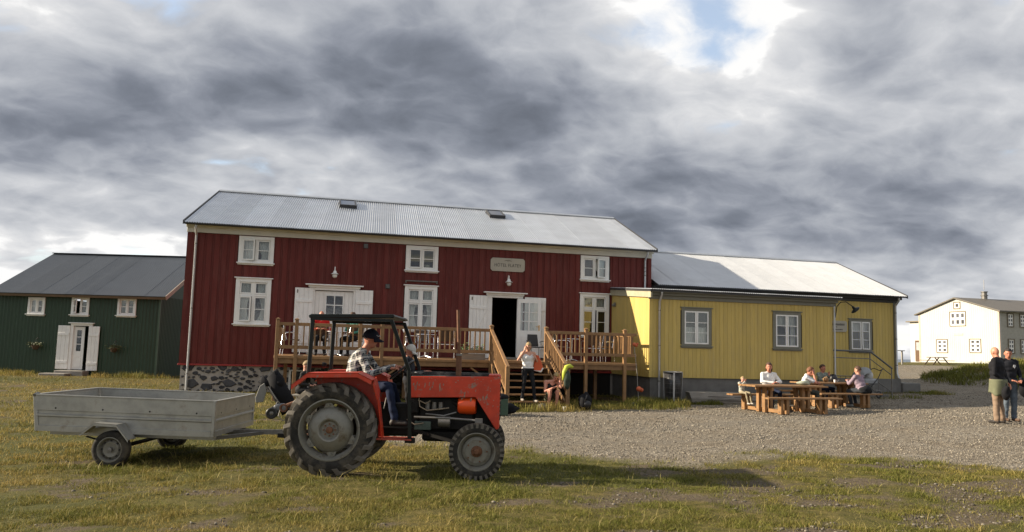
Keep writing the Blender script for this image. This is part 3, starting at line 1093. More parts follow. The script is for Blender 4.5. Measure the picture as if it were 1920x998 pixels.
# ------------------------------------------------------------------ red hotel
RX0, RX1, RY0, RY1 = -3.95, 12.03, 27.0, 35.0
hotel = thing('red_house', 'long two storey dark red boarded house with grey corrugated roof', 'house', (RX0, RY0, .1))
FW = Wall((0, RY0, 0), UX, NF)
wins_up = [(-2.40, -1.30, 4.23, 5.14), (3.02, 4.13, 4.25, 5.14), (9.31, 10.40, 4.23, 5.14)]
wins_lo = [(-2.42, -1.32, 2.24, 3.76), (3.03, 4.14, 2.22, 3.76), (9.31, 10.42, 2.20, 3.76)]
hole = [(a + .05, b - .05, c + .06, d - .05) for a, b, c, d in wins_up + wins_lo] + [(6.06, 7.02, 1.38, 3.48), (.02, 1.38, 1.38, 3.50)]
wall = shell(FW, RX0, RX1, .98, 5.45, hole, .14, 'wall', M['dark'], hotel)
boards(FW, wall, RX0 + .11, RX1 - .11, .99, lambda u: 5.16, hole, .236, M['redwall'], 'over', rng)
for a_, b_ in ((RX0 - .03, RX0 + .109), (RX1 - .109, RX1 + .03)):
    cb = MB(); FW.box(cb, a_, b_, .99, 5.16, -.03, .036); cb.build('corner_board', M['redwall'], wall)
# other three sides, closed
oth = MB()
oth.box(RX0, RX0 + .1, RY0 + .14, RY1, .98, 5.45)
oth.box(RX1 - .1, RX1, RY0 + .14, RY1, .98, 5.45)
oth.box(RX0 + .1, RX1 - .1, RY1 - .1, RY1, .98, 5.45)
for x, dx in ((RX0, .52), (RX1 - .1, 0)):
    tri = [(x, RY0, 5.452), (x, RY1, 5.452), (x + dx, 31.0, 7.20)]
    oth.add(tri + [(q[0] + .1, q[1], q[2]) for q in tri], [(2, 1, 0), (3, 4, 5), (0, 1, 4, 3), (1, 2, 5, 4), (2, 0, 3, 5)])
oth.build('end_wall', M['redwall'], hotel)
fl = MB(); fl.box(RX0 + .1, RX1 - .1, RY0 + .15, RY1 - .1, 1.30, 1.36); fl.box(RX0 + .1, RX1 - .1, RY0 + .15, RY1 - .1, 3.92, 4.0)
for x in (-.9, 2.2, 5.0, 8.4): fl.box(x, x + .08, RY0 + .15, RY1 - .1, 1.37, 3.91); fl.box(x, x + .08, RY0 + .15, RY1 - .1, 4.01, 5.4)
fl.build('inner_floor', M['room'], hotel)
tr = MB(); FW.box(tr, RX0 - .06, RX1 + .02, .93, .985, -.02, .075); tr.build('base_trim', M['redtrim'], hotel, bevel=.006)
# cornice
cn = MB(); FW.box(cn, RX0 - .05, RX1 + .05, 5.17, 5.33, -.02, .055); FW.box(cn, RX0 - .07, RX1 + .07, 5.33, 5.40, -.02, .15); FW.box(cn, RX0 - .09, RX1 + .09, 5.401, 5.44, -.02, .30)
cn.build('cornice', M['cream'], hotel, bevel=.006)
# stone footing: dark basalt in pale mortar
ft = MB(); ft.box(RX0 + .03, RX1 - .03, RY0 + .0, RY0 + .3, -.3, .93); ft.box(RX0 + .03, RX0 + .3, RY0 + .3, RY1 - .05, -.3, .93); ft.box(RX1 - .3, RX1 - .03, RY0 + .3, RY1 - .05, -.3, .93)
foot = ft.build('footing', M['mortar'], hotel)
tf = MB(); tf.box(1.1, 10.5, RY0 - .03, RY0 - .002, -.2, .925); tf.build('underdeck_shade_sheet', pm('underdeck_shade_black', (.016, .014, .013), .9), hotel)  # black sheet added over the footing: shade below the deck put into its colour
rr = random.Random(4)
seeds = []
for t_ in range(4000):                     # scattered stone centres, kept apart, large and small
    r_ = rr.choice((.05, .08, .11, .15, .18, .20))
    c_ = (rr.uniform(RX0 + .1, 3.4), rr.uniform(.0, .90), r_)
    if all(((c_[0] - q[0]) / 1.25) ** 2 + (c_[1] - q[1]) ** 2 > ((c_[2] + q[2]) * .80) ** 2 for q in seeds): seeds.append(c_)
for cx, cz, r_ in seeds:
    n = rr.choice((5, 6, 6, 7))
    ph = rr.uniform(0, 6)
    tilt = rr.uniform(-.5, .5)
    pl = []
    for i in range(n):
        t = 2 * math.pi * i / n + ph + rr.uniform(-.28, .28)
        e = rr.uniform(.72, 1.05) * r_
        a_, c_ = math.cos(t) * e * 1.35, math.sin(t) * e * .85
        pl.append((a_ * math.cos(tilt) - c_ * math.sin(tilt) * .5, min(c_ * math.cos(tilt) + a_ * math.sin(tilt) * .5, .925 - cz)))
    b = MB()
    vs = [(cx + a_, RY0 + .004, cz + c_) for a_, c_ in pl] + [(cx + a_ * .97, RY0 - .012, cz + c_ * .97) for a_, c_ in pl] + [(cx + a_ * .8 + rr.uniform(-.01, .01), RY0 - rr.uniform(.02, .05), cz + c_ * .78) for a_, c_ in pl]
    b.add(vs, [(k_ * n + i, k_ * n + (i + 1) % n, k_ * n + n + (i + 1) % n, k_ * n + n + i) for k_ in (0, 1) for i in range(n)] + [tuple(range(2 * n, 3 * n))])
    b.build('stone', M['basalt'], foot)
# cellar window frame under the deck
cw_ = MB(); FW.box(cw_, -.62, -.55, .2, .84, -.02, .06); FW.box(cw_, -.10, .02, .2, .84, -.02, .06); FW.box(cw_, -.55, -.10, .80, .84, -.02, .059)
cw_.build('cellar_frame', M['white'], hotel); cd_ = MB(); FW.box(cd_, -.55, -.10, .2, .80, -.01, .01); cd_.build('cellar_pane', M['blackplastic'], hotel)
# windows
def mid(a, b): return (a + b) / 2
# upstairs: left one with its left casement swung out, middle ajar, right with its right one out
for k, (a, b, c, d) in enumerate(wins_up):
    sw = [('l', 16), ('l', 6), ('r', 22)][k]
    lay = [(0, .47, 0, 1, 1, 2, sw if sw[0] == 'l' else None), (.53, 1, 0, 1, 1, 2, sw if sw[0] == 'r' else None)]
    win, (a0, a1, b0, b1) = window(FW, hotel, a, b, c, d, lay, M['white'], M['white'], cw=.12, head=False)
    post(FW, win, mid(a0, a1) - .035, mid(a0, a1) + .035, b0, b1, -.06, .02, M['white'])
    if k != 1:
        curtain(FW, win, a1 - .34, a1 - .02, b0, b1, -.16, ('r', .5, .25))
        if k == 0: curtain(FW, win, a0 + .0, a0 + .40, b0, b1, -.16, None)
    else:
        pot = MB(); pot.lathe([(.07, 0), (.10, .13), (.11, .14), (.09, .14), (.09, .12)], FW.p(a1 - .22, b0 + .01, -.16), (0, 0, 1), 16)
        pot.build('flower_pot', pm('pale_pot', (.50, .48, .36), .5), win, smooth=40)
for k, (a, b, c, d) in enumerate(wins_lo):
    lay = [(0, .46, .70, 1, 1, 1), (.54, 1, .70, 1, 1, 1), (0, .46, 0, .64, 1, 2, ('l', 12) if k == 0 else None), (.54, 1, 0, .64, 1, 2, ('r', 14) if k == 2 else None)]
    win, (a0, a1, b0, b1) = window(FW, hotel, a, b, c, d, lay, M['white'], M['white'], cw=.13)
    zt = b0 + (b1 - b0) * .67
    post(FW, win, mid(a0, a1) - .036, mid(a0, a1) + .036, b0, b1, -.06, .022, M['white'])
    post(FW, win, a0, a1, zt - .035, zt + .035, -.058, .018, M['white'], 'transom')
    if k < 2:
        curtain(FW, win, a0 - .02, a0 + .34, b0, b1, -.15, ('l', .7, .3))
        curtain(FW, win, a1 - .30, a1 + .02, b0, b1, -.15, ('r', .7, .45))
    else:
        curtain(FW, win, a0, a1, zt + .02, b1, -.12, None, .015, 40, pm('lace', (.50, .50, .48), .9, var=.3, vs=30))
rod = MB(); rod.tube([FW.p(3.03, 3.92, .10), FW.p(4.13, 3.92, .10)], .022, 8)
for u in (3.05, 4.11): FW.box(rod, u - .02, u + .02, 3.86, 3.94, .0, .10)
rod.build('awning_rod', M['iron'], hotel)
# door surrounds
def surround(u0, u1, z1, name):
    s = MB()
    FW.box(s, u0 - .19, u0, 1.37, z1 + .02, -.10, .05); FW.box(s, u1, u1 + .19, 1.37, z1 + .02, -.10, .05)
    FW.box(s, u0 - .19, u1 + .19, z1 + .021, z1 + .10, -.10, .055); FW.box(s, u0 - .22, u1 + .22, z1 + .10, z1 + .17, -.02, .10); FW.box(s, u0 - .32, u1 + .32, z1 + .17, z1 + .21, -.02, .20)
    return s.build(name, M['white'], hotel, bevel=.005)
ds = surround(6.08, 7.0, 3.46, 'door_surround')
th = MB(); FW.box(th, 6.0, 7.08, 1.36, 1.42, -.14, .10); th.build('threshold', M['oldwood'], ds)
for (a, b, br, hg) in ((5.27, 5.89, 'z', (5.36, 3.36)), (7.25, 8.02, 's', None)):
    plank_leaf(FW, hotel, a, b, 1.42, 3.53, .06, M['white'], 5, br, hg)
# the open glazed door leaf, swung right round
LW = Wall((7.0, RY0, 0), (math.cos(R(14)), -math.sin(R(14)), 0), (-math.sin(R(14)), -math.cos(R(14)), 0))
dl = MB()
for a, b, c, d in cells(0, .84, 1.41, 3.46, [(.12, .40, 2.36, 3.32), (.44, .72, 2.36, 3.32)]):
    LW.box(dl, a, b, c, d, .10, .145)
leaf = dl.build('door_leaf', M['white'], hotel)
pn = MB()
for a, b in ((.12, .40), (.44, .72)):
    for c, d in ((1.56, 2.20),):
        LW.box(pn, a, b, c, d, .1455, .153); LW.box(pn, a + .04, b - .04, c + .04, d - .04, .1535, .160)
pn.build('door_panel', M['white'], leaf, bevel=.006)
mn = MB()
for a, b in ((.12, .40), (.44, .72)):
    for zc in (2.68, 3.0): LW.box(mn, a, b, zc - .012, zc + .012, .105, .14)
mn.build('glazing_bar', M['white'], leaf)
for a, b in ((.12, .40), (.44, .72)):
    for c, d in ((2.36, 2.67), (2.69, 2.99), (3.01, 3.32)):
        g_ = MB(); g_.add([LW.p(a, c, .12), LW.p(b, c, .12), LW.p(b, d, .12), LW.p(a, d, .12)], [(0, 1, 2, 3)]); g_.build('pane', M['glass'], leaf)
hd = MB(); LW.box(hd, .755, .795, 2.36, 2.56, .146, .152); hd.tube([LW.p(.775, 2.50, .15), LW.p(.775, 2.50, .20), LW.p(.66, 2.50, .20)], .010, 8)
hd.build('door_handle', pm('brass', (.55, .33, .12), .3, metal=.9), leaf)
# white boarded double door with a four light window
surround(.08, 1.32, 3.46, 'double_door_surround')
dd = MB()
for a, b, c, d in cells(.08, 1.32, 1.38, 3.46, [(.44, 1.0, 2.68, 3.32)]): FW.box(dd, a, b, c, d, -.08, -.05)
ddo = dd.build('double_door', M['white'], hotel)
for i in range(9):
    a, b = .08 + i * .1378 + .004, .08 + (i + 1) * .1378 - .004
    for c, d in ((1.39, 2.66), (3.34, 3.45)) if .40 < mid(a, b) < 1.04 else ((1.39, 3.45),):
        q = MB(); FW.box(q, a, b, c, d, -.0495, -.032); q.build('plank', M['white'], ddo, bevel=.003)
pane_grid(FW, ddo, .42, 1.02, 2.66, 3.34, 2, 2, -.045, .035, M['white'], .03)
plank_leaf(FW, hotel, -.56, .02, 1.42, 3.53, .06, M['white'], 4, 's', (-.48, 3.36))
plank_leaf(FW, hotel, 1.40, 1.97, 1.42, 3.53, .06, M['white'], 4, 'z')
# lamps, vents, sign
barn_lamp(FW, hotel, .68, 4.02, M['white']); barn_lamp(FW, hotel, 6.62, 4.02, M['white'])
for u, z in ((1.66, 5.03), (2.445, 3.705)):
    v = MB(); FW.box(v, u - .075, u + .075, z - .075, z + .075, 0, .06)
    vo = v.build('vent_box', M['zincdark'], hotel)
    for i in range(3):
        s = MB(); FW.box(s, u - .06, u + .06, z - .05 + i * .04, z - .03 + i * .04, .061, .075); s.build('slat', M['iron'], vo)
SIGNM = pm('sign_board_paint', (.40, .37, .30), .55, var=.06)
def sign_board(W, house, u0, u1, z0, z1, cut, d, mats, name):
    pl = [(u0 + cut, z0), (u1 - cut, z0), (u1, z0 + cut), (u1, z1 - cut), (u1 - cut, z1), (u0 + cut, z1), (u0, z1 - cut), (u0, z0 + cut)]
    b = MB(); b.prism(pl, W.p(0, 0, d), W.u, (0, 0, 1), Vector(W.n) * .03)
    return b.build(name, mats, house, bevel=.004)
sg = sign_board(FW, hotel, 5.98, 7.22, 4.41, 4.88, .07, .035, SIGNM, 'hotel_sign')
INK = pm('sign_ink', (.045, .042, .040), .6)
text_mesh('HÓTEL FLATEY', .158, INK, sg, FW.p(6.60, 4.62, .066), UX, (0, 0, 1), sx=.86)
fl2 = MB()
for s in (-1, 1):
    fl2.tube([FW.p(6.60 + s * .01, 4.775, .068), FW.p(6.60 + s * .05, 4.80, .068), FW.p(6.60 + s * .09, 4.785, .068), FW.p(6.60 + s * .14, 4.775, .068)], [.006, .008, .006, .003], 5)
fl2.ell(FW.p(6.60, 4.80, .068), (.012, .004, .02))
fl2.build('ornament', INK, sg)
# roof
rf = roof_slope(hotel, RX0 - .10, RX1 + .06, 26.6, 5.45, 31.0, 7.28, M['zinc'], top=RX0 + .42)
bk = MB(); bk.add([(RX0 + .42, 31, 7.28), (RX1 + .06, 31, 7.28), (RX1 + .06, 35.4, 5.45), (RX0 - .1, 35.4, 5.45)], [(0, 1, 2, 3)]); bk.build('back_slope', M['zinc'], hotel)
rc = MB(); rc.prism([(-.15, -.045), (-.15, -.02), (0, .05), (.15, -.02), (.15, -.045), (0, .025)], (RX0 + .40, 31.0, 7.295), (0, 1, 0), (0, 0, 1), (RX1 - RX0 - .32, 0, 0)); rc.build('ridge_cap', M['pipe'], rf)
for x, xt in ((RX0 - .135, RX0 + .385), (RX1 + .065, RX1 + .065)):
    ba = MB(); ba.prism([(26.56, 5.36), (31.0, 7.20), (31.0, 7.33), (26.56, 5.49)], (x, 0, 0), (0, 1, 0), (0, 0, 1), (.03, 0, 0))
    ba.v = [(q[0] + (xt - x) * (q[1] - 26.56) / 4.44, q[1], q[2]) for q in ba.v]; ba.build('bargeboard', M['zincdark'], rf)
gu = MB(); gu.prism([(.055 * math.cos(t), .055 * math.sin(t)) for t in np.linspace(math.pi, 2 * math.pi, 9)], (RX0 - .08, 26.56, 5.415), (0, 1, 0), (0, 0, 1), (RX1 - RX0 + .16, 0, 0)); gu.build('gutter', M['zincdark'], hotel)
sl = Vector((0, 4.4, 1.83)).normalized(); nr_ = Vector((0, -1.83, 4.4)).normalized()
for x0 in (.80, 6.50):
    f = MB(); o0 = Vector((x0, 26.6, 5.45)) + sl * 3.35
    for (a, b, c, d, e, h) in ((0, .62, 0, .06, -.02, .13), (0, .62, .84, .90, -.02, .13), (0, .06, .06, .84, -.02, .13), (.56, .62, .06, .84, -.02, .13)):
        vs = [o0 + Vector((1, 0, 0)) * u + sl * v + nr_ * w for w in (e, h) for u, v in ((a, c), (b, c), (b, d), (a, d))]
        f.add(vs, [(3, 2, 1, 0), (4, 5, 6, 7), (0, 1, 5, 4), (1, 2, 6, 5), (2, 3, 7, 6), (3, 0, 4, 7)])
    sk = f.build('skylight', M['zincdark'], rf)
    g_ = MB(); g_.add([o0 + Vector((u, 0, 0)) + sl * v + nr_ * .115 for u, v in ((.05, .05), (.57, .05), (.57, .85), (.05, .85))], [(0, 1, 2, 3)]); g_.build('pane', pm('skylight_pane', (.05, .05, .06), .08), sk)
downpipe(FW, hotel, -3.70, .15, 5.38); downpipe(FW, hotel, 11.78, 4.0, 5.38)

# ------------------------------------------------------------------ yellow house: long low main range and a lean-to in front
yel = thing('yellow_house', 'low yellow boarded house with pale metal roof and olive window frames', 'house', (10.55, 23.7, .15))
AX0, AX1, AY = 10.55, 17.32, 23.7
AW = Wall((0, AY, 0), UX, NF)
w1, w2, w3 = (11.66, 12.73, 1.92, 3.19), (15.00, 16.06, 1.92, 3.19), (20.44, 21.48, 1.94, 3.23)
hh = [(a + .07, b - .07, c + .09, d - .08) for a, b, c, d in (w1, w2)]
awall = shell(AW, AX0, AX1, .94, 3.62, hh, .14, 'wall', M['dark'], yel)
boards(AW, awall, AX0 + .10, AX1 - .02, .93, lambda u: 3.45, hh, .14, M['yellow'], 'v', rng)
c_ = MB(); AW.box(c_, AX0 - .02, AX0 + .099, .93, 3.45, -.02, .024); c_.build('corner_board', M['yellow'], awall)
SW = Wall((AX0, 27.0, 0), (0, -1, 0), (-1, 0, 0))
swall = shell(SW, 0, 3.16, .94, 3.70, [], .14, 'side_wall', M['dark'], yel)
boards(SW, swall, .0, 3.29, .93, lambda u: 3.80 - .075 * u, [], .14, M['yellow'], 'v', rng)
EW = Wall((AX1, AY, 0), (0, 1, 0), (1, 0, 0))
ewall = shell(EW, .141, 3.3, .94, 3.6, [], .1, 'side_wall', M['yellow'], yel)
MW = Wall((0, RY0, 0), UX, NF)
MX1 = 22.6
hm = [(w3[0] + .07, w3[1] - .07, w3[2] + .09, w3[3] - .08)]
mwall = shell(MW, 12.1, MX1, .94, 4.2, hm, .14, 'wall', M['dark'], yel)
boards(MW, mwall, AX1 + .02, MX1 - .10, .93, lambda u: 3.93, hm, .14, M['yellow'], 'v', rng)
b_ = MB(); MW.box(b_, 12.1, AX1 - .02, 3.6, 3.95, -.001, .02); b_.build('upper_wall', M['yellow'], yel)
cbm = MB(); MW.box(cbm, MX1 - .099, MX1 + .03, .93, 3.94, -.03, .03); cbm.build('corner_board', M['olive'], mwall)
ot = MB(); ot.box(MX1 - .1, MX1, RY0 + .14, RY1, .93, 4.2); ot.box(12.1, MX1 - .1, RY1 - .1, RY1, .93, 4.2)
ot.prism([(RY0, 4.201), (RY1, 4.201), (31.0, 5.9)], (MX1 - .1, 0, 0), (0, 1, 0), (0, 0, 1), (.1, 0, 0)); ot.build('end_wall', M['yellow'], yel)
fi = MB(); fi.box(AX0 + .15, MX1 - .15, RY0 + .15, RY1 - .15, .90, .96); fi.box(AX0 + .15, AX1 - .15, AY + .15, RY0 - .01, .90, .96); fi.box(AX0 + .15, AX1 - .15, RY0 + .02, RY0 + .1, .97, 3.6); fi.build('inner_floor', M['room'], yel)
cf = MB(); cf.box(AX0 + .05, AX1 - .04, AY + .04, RY0, -.3, .929); cf.box(AX1 - .04, MX1 + .12, RY0 - .10, RY0 + .3, -.3, .93); cf.box(MX1 - .2, MX1 + .12, RY0 + .3, RY1, -.3, .93)
cf.build('concrete_footing', M['concrete'], yel)
ck = MB(); ck.box(MX1 + .12, MX1 + .95, RY0 - .2, RY0 + 1.0, -.2, .78); ck.build('concrete_step', M['concrete'], yel, bevel=.02)
for W_, (a, b, c, d), rm in ((AW, w1, 0), (AW, w2, 1), (MW, w3, 2)):
    o1 = ('l', 9) if rm == 2 else None; o2 = ('r', 9) if rm == 2 else None
    win, (a0, a1, b0, b1) = window(W_, yel, a, b, c, d, [(0, .49, 0, 1, 1, 3, o1), (.51, 1, 0, 1, 1, 3, o2)], M['olive'], M['white'], cw=.105, d=.0, cd=.04, headproj=.03, sillproj=.045)
    post(W_, win, mid(a0, a1) - .02, mid(a0, a1) + .02, b0, b1, -.03, .015, M['white'])
    wf = MB()
    for q in ((a0 - .001, a0 + .02, b0, b1), (a1 - .02, a1 + .001, b0, b1), (a0 + .02, a1 - .02, b0, b0 + .03), (a0 + .02, a1 - .02, b1 - .02, b1)): W_.box(wf, *q, -.05, .030)
    wf.build('inner_frame', M['white'], win)
    if rm == 0: curtain(W_, win, a0, a1, b0, b0 + .55, -.12, None, .018, 40)
    else: curtain(W_, win, a0, a1, b1 - .38, b1, -.12, None, .018, 40)
    if rm == 1: curtain(W_, win, a1 - .2, a1, b0, b1, -.14, None, .015, 14)
# fascias
fa = MB(); AW.box(fa, AX0 - .06, AX1 + .10, 3.44, 3.56, -.01, .06); AW.box(fa, AX0 - .08, AX1 + .12, 3.561, 3.64, -.01, .15); AW.box(fa, AX0 - .08, AX1 + .14, 3.641, 3.70, -.01, .26)
fa.build('fascia', M['olive'], yel, bevel=.005)
fs_ = MB(); fs_.prism([(23.44, 3.47), (27.0, 3.74), (27.0, 4.00), (23.44, 3.71)], (AX0 - .085, 0, 0), (0, 1, 0), (0, 0, 1), (.06, 0, 0)); fs_.build('side_fascia', pm('pale_olive_trim', (.40, .37, .25), .55), yel, bevel=.004)
ar = roof_slope(yel, AX0 - .11, AX1 + .16, 23.40, 3.74, 27.0, 4.02, M['zinc'])
mr_ = roof_slope(yel, 12.15, MX1 + .22, 26.6, 4.20, 31.0, 5.97, M['zincpale'])
bk = MB(); bk.add([(12.15, 31, 5.97), (MX1 + .22, 31, 5.97), (MX1 + .22, 35.4, 4.2), (12.15, 35.4, 4.2)], [(0, 1, 2, 3)]); bk.build('back_slope', M['zincpale'], yel)
rc = MB(); rc.prism([(-.13, -.045), (-.13, -.02), (0, .05), (.13, -.02), (.13, -.045), (0, .025)], (12.1, 31.0, 5.99), (0, 1, 0), (0, 0, 1), (MX1 + .25 - 12.1, 0, 0)); rc.build('ridge_cap', M['pipe'], mr_)
mf = MB(); MW.box(mf, 12.12, MX1 + .12, 3.94, 4.05, -.01, .05); MW.box(mf, 12.12, MX1 + .18, 4.051, 4.15, -.01, .20); MW.box(mf, 12.12, MX1 + .22, 4.151, 4.17, -.01, .38); mf.build('main_fascia', pm('dark_olive_trim', (.035, .034, .030), .55), yel, bevel=.005)
bb = MB(); bb.prism([(26.56, 4.10), (31.0, 5.88), (31.0, 6.0), (26.56, 4.23)], (MX1 + .225, 0, 0), (0, 1, 0), (0, 0, 1), (.03, 0, 0)); bb.build('bargeboard', M['zincdark'], mr_)
downpipe(AW, yel, 10.86, .30, 3.66, .08, .036, .0, .16)
downpipe(MW, yel, MX1 - .06, .95, 4.12, .10, .042, .1, .20)
dp = MB(); dp.tube([AW.p(AX1 + .03, 3.45, .05), AW.p(AX1 + .03, .9, .05)], .03, 8); dp.build('drain_pipe', M['pipe'], yel)
sv = MB(); SW.box(sv, .30, .42, 3.32, 3.46, .0, .07); sv.ell(SW.p(.36, 3.36, .10), (.05, .06, .06)); sv.build('side_lamp', M['olive'], yel)
gn = MB(); gn.tube([EW.p(-.05, 3.05, .06), EW.p(-.10, 3.45, .10), EW.p(-.14, 3.60, .22), EW.p(-.16, 3.62, .42), EW.p(-.17, 3.50, .62), EW.p(-.17, 3.44, .70)], .016, 8)
gl_ = gn.build('gooseneck_lamp', M['blackpaint'], yel, smooth=50)
gs_ = MB(); gs_.lathe([(.03, .0), (.045, .05), (.05, .10), (.16, .17), (.15, .165), (.04, .11)], EW.p(-.17, 3.47, .66), Vector((.72, 0, -.7)), 16); gs_.build('lamp_shade', M['blackpaint'], gl_, smooth=50)
sg2 = sign_board(MW, yel, 19.20, 20.33, 2.71, 3.14, .06, .03, SIGNM, 'wall_sign')
for zz_, w_, s_ in ((3.00, .80, .085), (2.90, .15, .04), (2.80, .62, .05)):     # lettering too faint to read in the photograph: rows of small strokes
    k_ = MB(); u_ = 19.80 - w_ / 2
    while u_ < 19.80 + w_ / 2:
        q_ = rng.uniform(.018, .045) * s_ / .07; MW.box(k_, u_, u_ + q_, zz_ - s_ / 2, zz_ + s_ / 2 * rng.uniform(.6, 1), .0605, .063); u_ += q_ + .016
    k_.build('lettering', INK, sg2)

# steps and tube railing by the far door
stp = thing('entrance_steps', 'concrete landing with grey tube railing beside the yellow wall', 'steps', (19, 25.5, .3))
s_ = MB(); s_.box(17.40, 19.9, 25.2, 26.88, -.2, .88); s_.build('landing', M['concrete'], stp, bevel=.015)
for i in range(4):
    s_ = MB(); s_.box(19.9 + i * .28, 19.9 + (i + 1) * .28 - .002, 25.2, 26.86, -.2, .72 - i * .16); s_.build('step', M['concrete'], stp, bevel=.012)
r_ = MB(); r_.tube([(18.0, 25.25, 1.98), (20.02, 25.25, 1.96), (20.95, 25.25, 1.36)], .034, 8); r_.build('handrail', pm('grey_rail_paint', (.12, .125, .13), .45, metal=.3), stp, smooth=50)
for pts in ([(18.0, 25.25, 1.72), (20.0, 25.25, 1.70), (20.92, 25.25, 1.12)], [(18.0, 25.25, 1.06), (20.0, 25.25, 1.04), (20.90, 25.25, .52)]):
    r_ = MB(); r_.tube(pts, .018, 8); r_.build('rail', M['iron'], stp, smooth=50)
for x in (18.0, 20.0, 20.92):
    r_ = MB(); r_.tube([(x, 25.25, .2), (x, 25.25, 1.97 if x < 20.5 else 1.38)], .022, 8); r_.build('rail_post', M['iron'], stp)
for i in range(14):
    x = 18.15 + i * .2
    zt = 1.06 if x < 20 else 1.06 - (x - 20) * .58
    r_ = MB(); r_.tube([(x, 25.25, .25), (x, 25.25, zt)], .009, 6); r_.build('baluster', M['iron'], stp)

# ------------------------------------------------------------------ green house
ga_ = R(-14)
GW_O = (-5.93, 34.5, 0)
gh = thing('green_house', 'dark green corrugated house with slate grey roof and white shuttered door', 'house', (GW_O[0], GW_O[1], .2))
gu_, gn_ = Vector((math.cos(ga_), math.sin(ga_), 0)), Vector((math.sin(ga_), -math.cos(ga_), 0))
GWl = Wall(GW_O, gu_, gn_)
GL = -6.62
def gw(x, z, sc=1.0):        # share of the wall length for an X measured on the front
    return (x - GW_O[0]) / math.cos(ga_)
gwin = [(-5.30, -4.62, 2.55, 3.27), (-3.55, -2.84, 2.57, 3.32), (-1.70, -.95, 2.59, 3.36)]
gho = [(a + .06, b - .06, c + .06, d - .05) for a, b, c, d in gwin] + [(-3.40, -2.72, .42, 2.16)]
gwal = shell(GWl, GL, 0, .18, 3.45, gho, .14, 'wall', M['dark'], gh)
for a, b, c, d in cells(GL, 0, .18, 3.42, gho):
    q = MB(); corrugated(q, GWl.p(a, c, .014), gu_, (0, 0, 1), d - c, b - a, .142, .013, gn_, 8, a); q.build('cladding_sheet', M['green'], gwal, smooth=True)
GG = Wall(GW_O, -gn_, gu_)
gg = MB(); corrugated(gg, GG.p(0, .18, .012), -gn_, (0, 0, 1), 3.26, 8.0, .142, .013, gu_, 8); gg.build('gable_cladding', M['green'], gh, smooth=True)
g2 = MB(); g2.prism([(0, 3.44), (8.0, 3.44), (4.0, 5.40)], GG.p(0, 0, -.05), -gn_, (0, 0, 1), gu_ * .06); g2.box
g2.build('gable', M['green'], gh)
g3 = MB()
for (p0, p1) in ((GWl.p(GL, 0, -.02), GWl.p(GL, 0, -7.9)), (GWl.p(GL, 0, -7.9), GWl.p(-.05, 0, -7.9)), (GWl.p(-.06, 0, -7.9), GWl.p(-.06, 0, -.15))):
    g3.bar(p0 + Vector((0, 0, 1.8)), p1 + Vector((0, 0, 1.8)), .08, 3.3)
g3.build('end_wall', M['green'], gh)
gf = MB(); GWl.box(gf, GL + .1, -.1, .36, .40, -7.8, -.15); gf.build('inner_floor', M['room'], gh)
cbg = MB(); GWl.box(cbg, -.035, .035, .15, 3.42, -.02, .04); cbg.build('corner_strip', pm('green_corner', (.06, .10, .06), .5), gwal)
# roof
d_ = (-gn_ * 4.35 + Vector((0, 0, 2.05))); ln_ = d_.length; d_.normalize(); nn_ = gu_.cross(d_).normalized()
GR0, GR1 = -6.80, .32
gr = MB(); e0 = GWl.p(GR0, 3.42, .33); e1 = GWl.p(GR1, 3.42, .33)
vs = [e0, e1, e1 + d_ * ln_, e0 + d_ * ln_]; vs += [v_ - nn_ * .06 for v_ in vs]
gr.add(vs, [(0, 1, 2, 3), (7, 6, 5, 4), (0, 4, 5, 1), (1, 5, 6, 2), (2, 6, 7, 3), (3, 7, 4, 0)])
gro = gr.build('roof', M['slate'], gh)
k = 0; x = GR0
while x < GR1 - .02:
    w_ = min(1.05, GR1 - x); q = MB(); corrugated(q, GWl.p(x, 3.42, .33) + nn_ * (.012 + .004 * (k % 2)) - d_ * .04, gu_, d_, ln_ + .05, w_, .076, .007, nn_, 4, x); q.build('roof_sheet', M['slate'], gro, smooth=True); x += 1.05; k += 1
rb = MB(); t0, t1 = e0 + d_ * ln_, e1 + d_ * ln_; rb.add([t0, t1, t1 - gn_ * 4.35 - Vector((0, 0, 2.05)), t0 - gn_ * 4.35 - Vector((0, 0, 2.05))], [(0, 1, 2, 3)]); rb.build('back_slope', M['slate'], gh)
rg = MB(); rg.bar(t0 + Vector((0, 0, .03)), t1 + Vector((0, 0, .03)), .25, .03); rg.build('ridge_cap', M['slate'], gro)
bg_ = MB()
bg_.bar(e1 + gu_ * .015 - nn_ * .07, e1 + gu_ * .015 + d_ * ln_ - nn_ * .07, .03, .17, nn_); bg_.build('bargeboard', pm('pinkish_bargeboard', (.36, .30, .24), .6), gro)
ev = MB(); ev.bar(e0 - nn_ * .08, e1 - nn_ * .08, .03, .10, nn_); ev.build('eaves_board', pm('brown_eaves', (.16, .11, .075), .6), gro)
for k, (a, b, c, d) in enumerate(gwin):
    lay = [(0, .48, 0, 1, 1, 2, ('l', 38) if k == 1 else None), (.52, 1, 0, 1, 1, 2)]
    win, (a0, a1, b0, b1) = window(GWl, gh, a, b, c, d, lay, M['white'], M['white'], cw=.09, head=False, cd=.06)
    post(GWl, win, mid(a0, a1) - .025, mid(a0, a1) + .025, b0, b1, -.05, .02, M['white'])
    if k == 0: curtain(GWl, win, a0, mid(a0, a1), b0, b1, -.12, None, .012, 12)
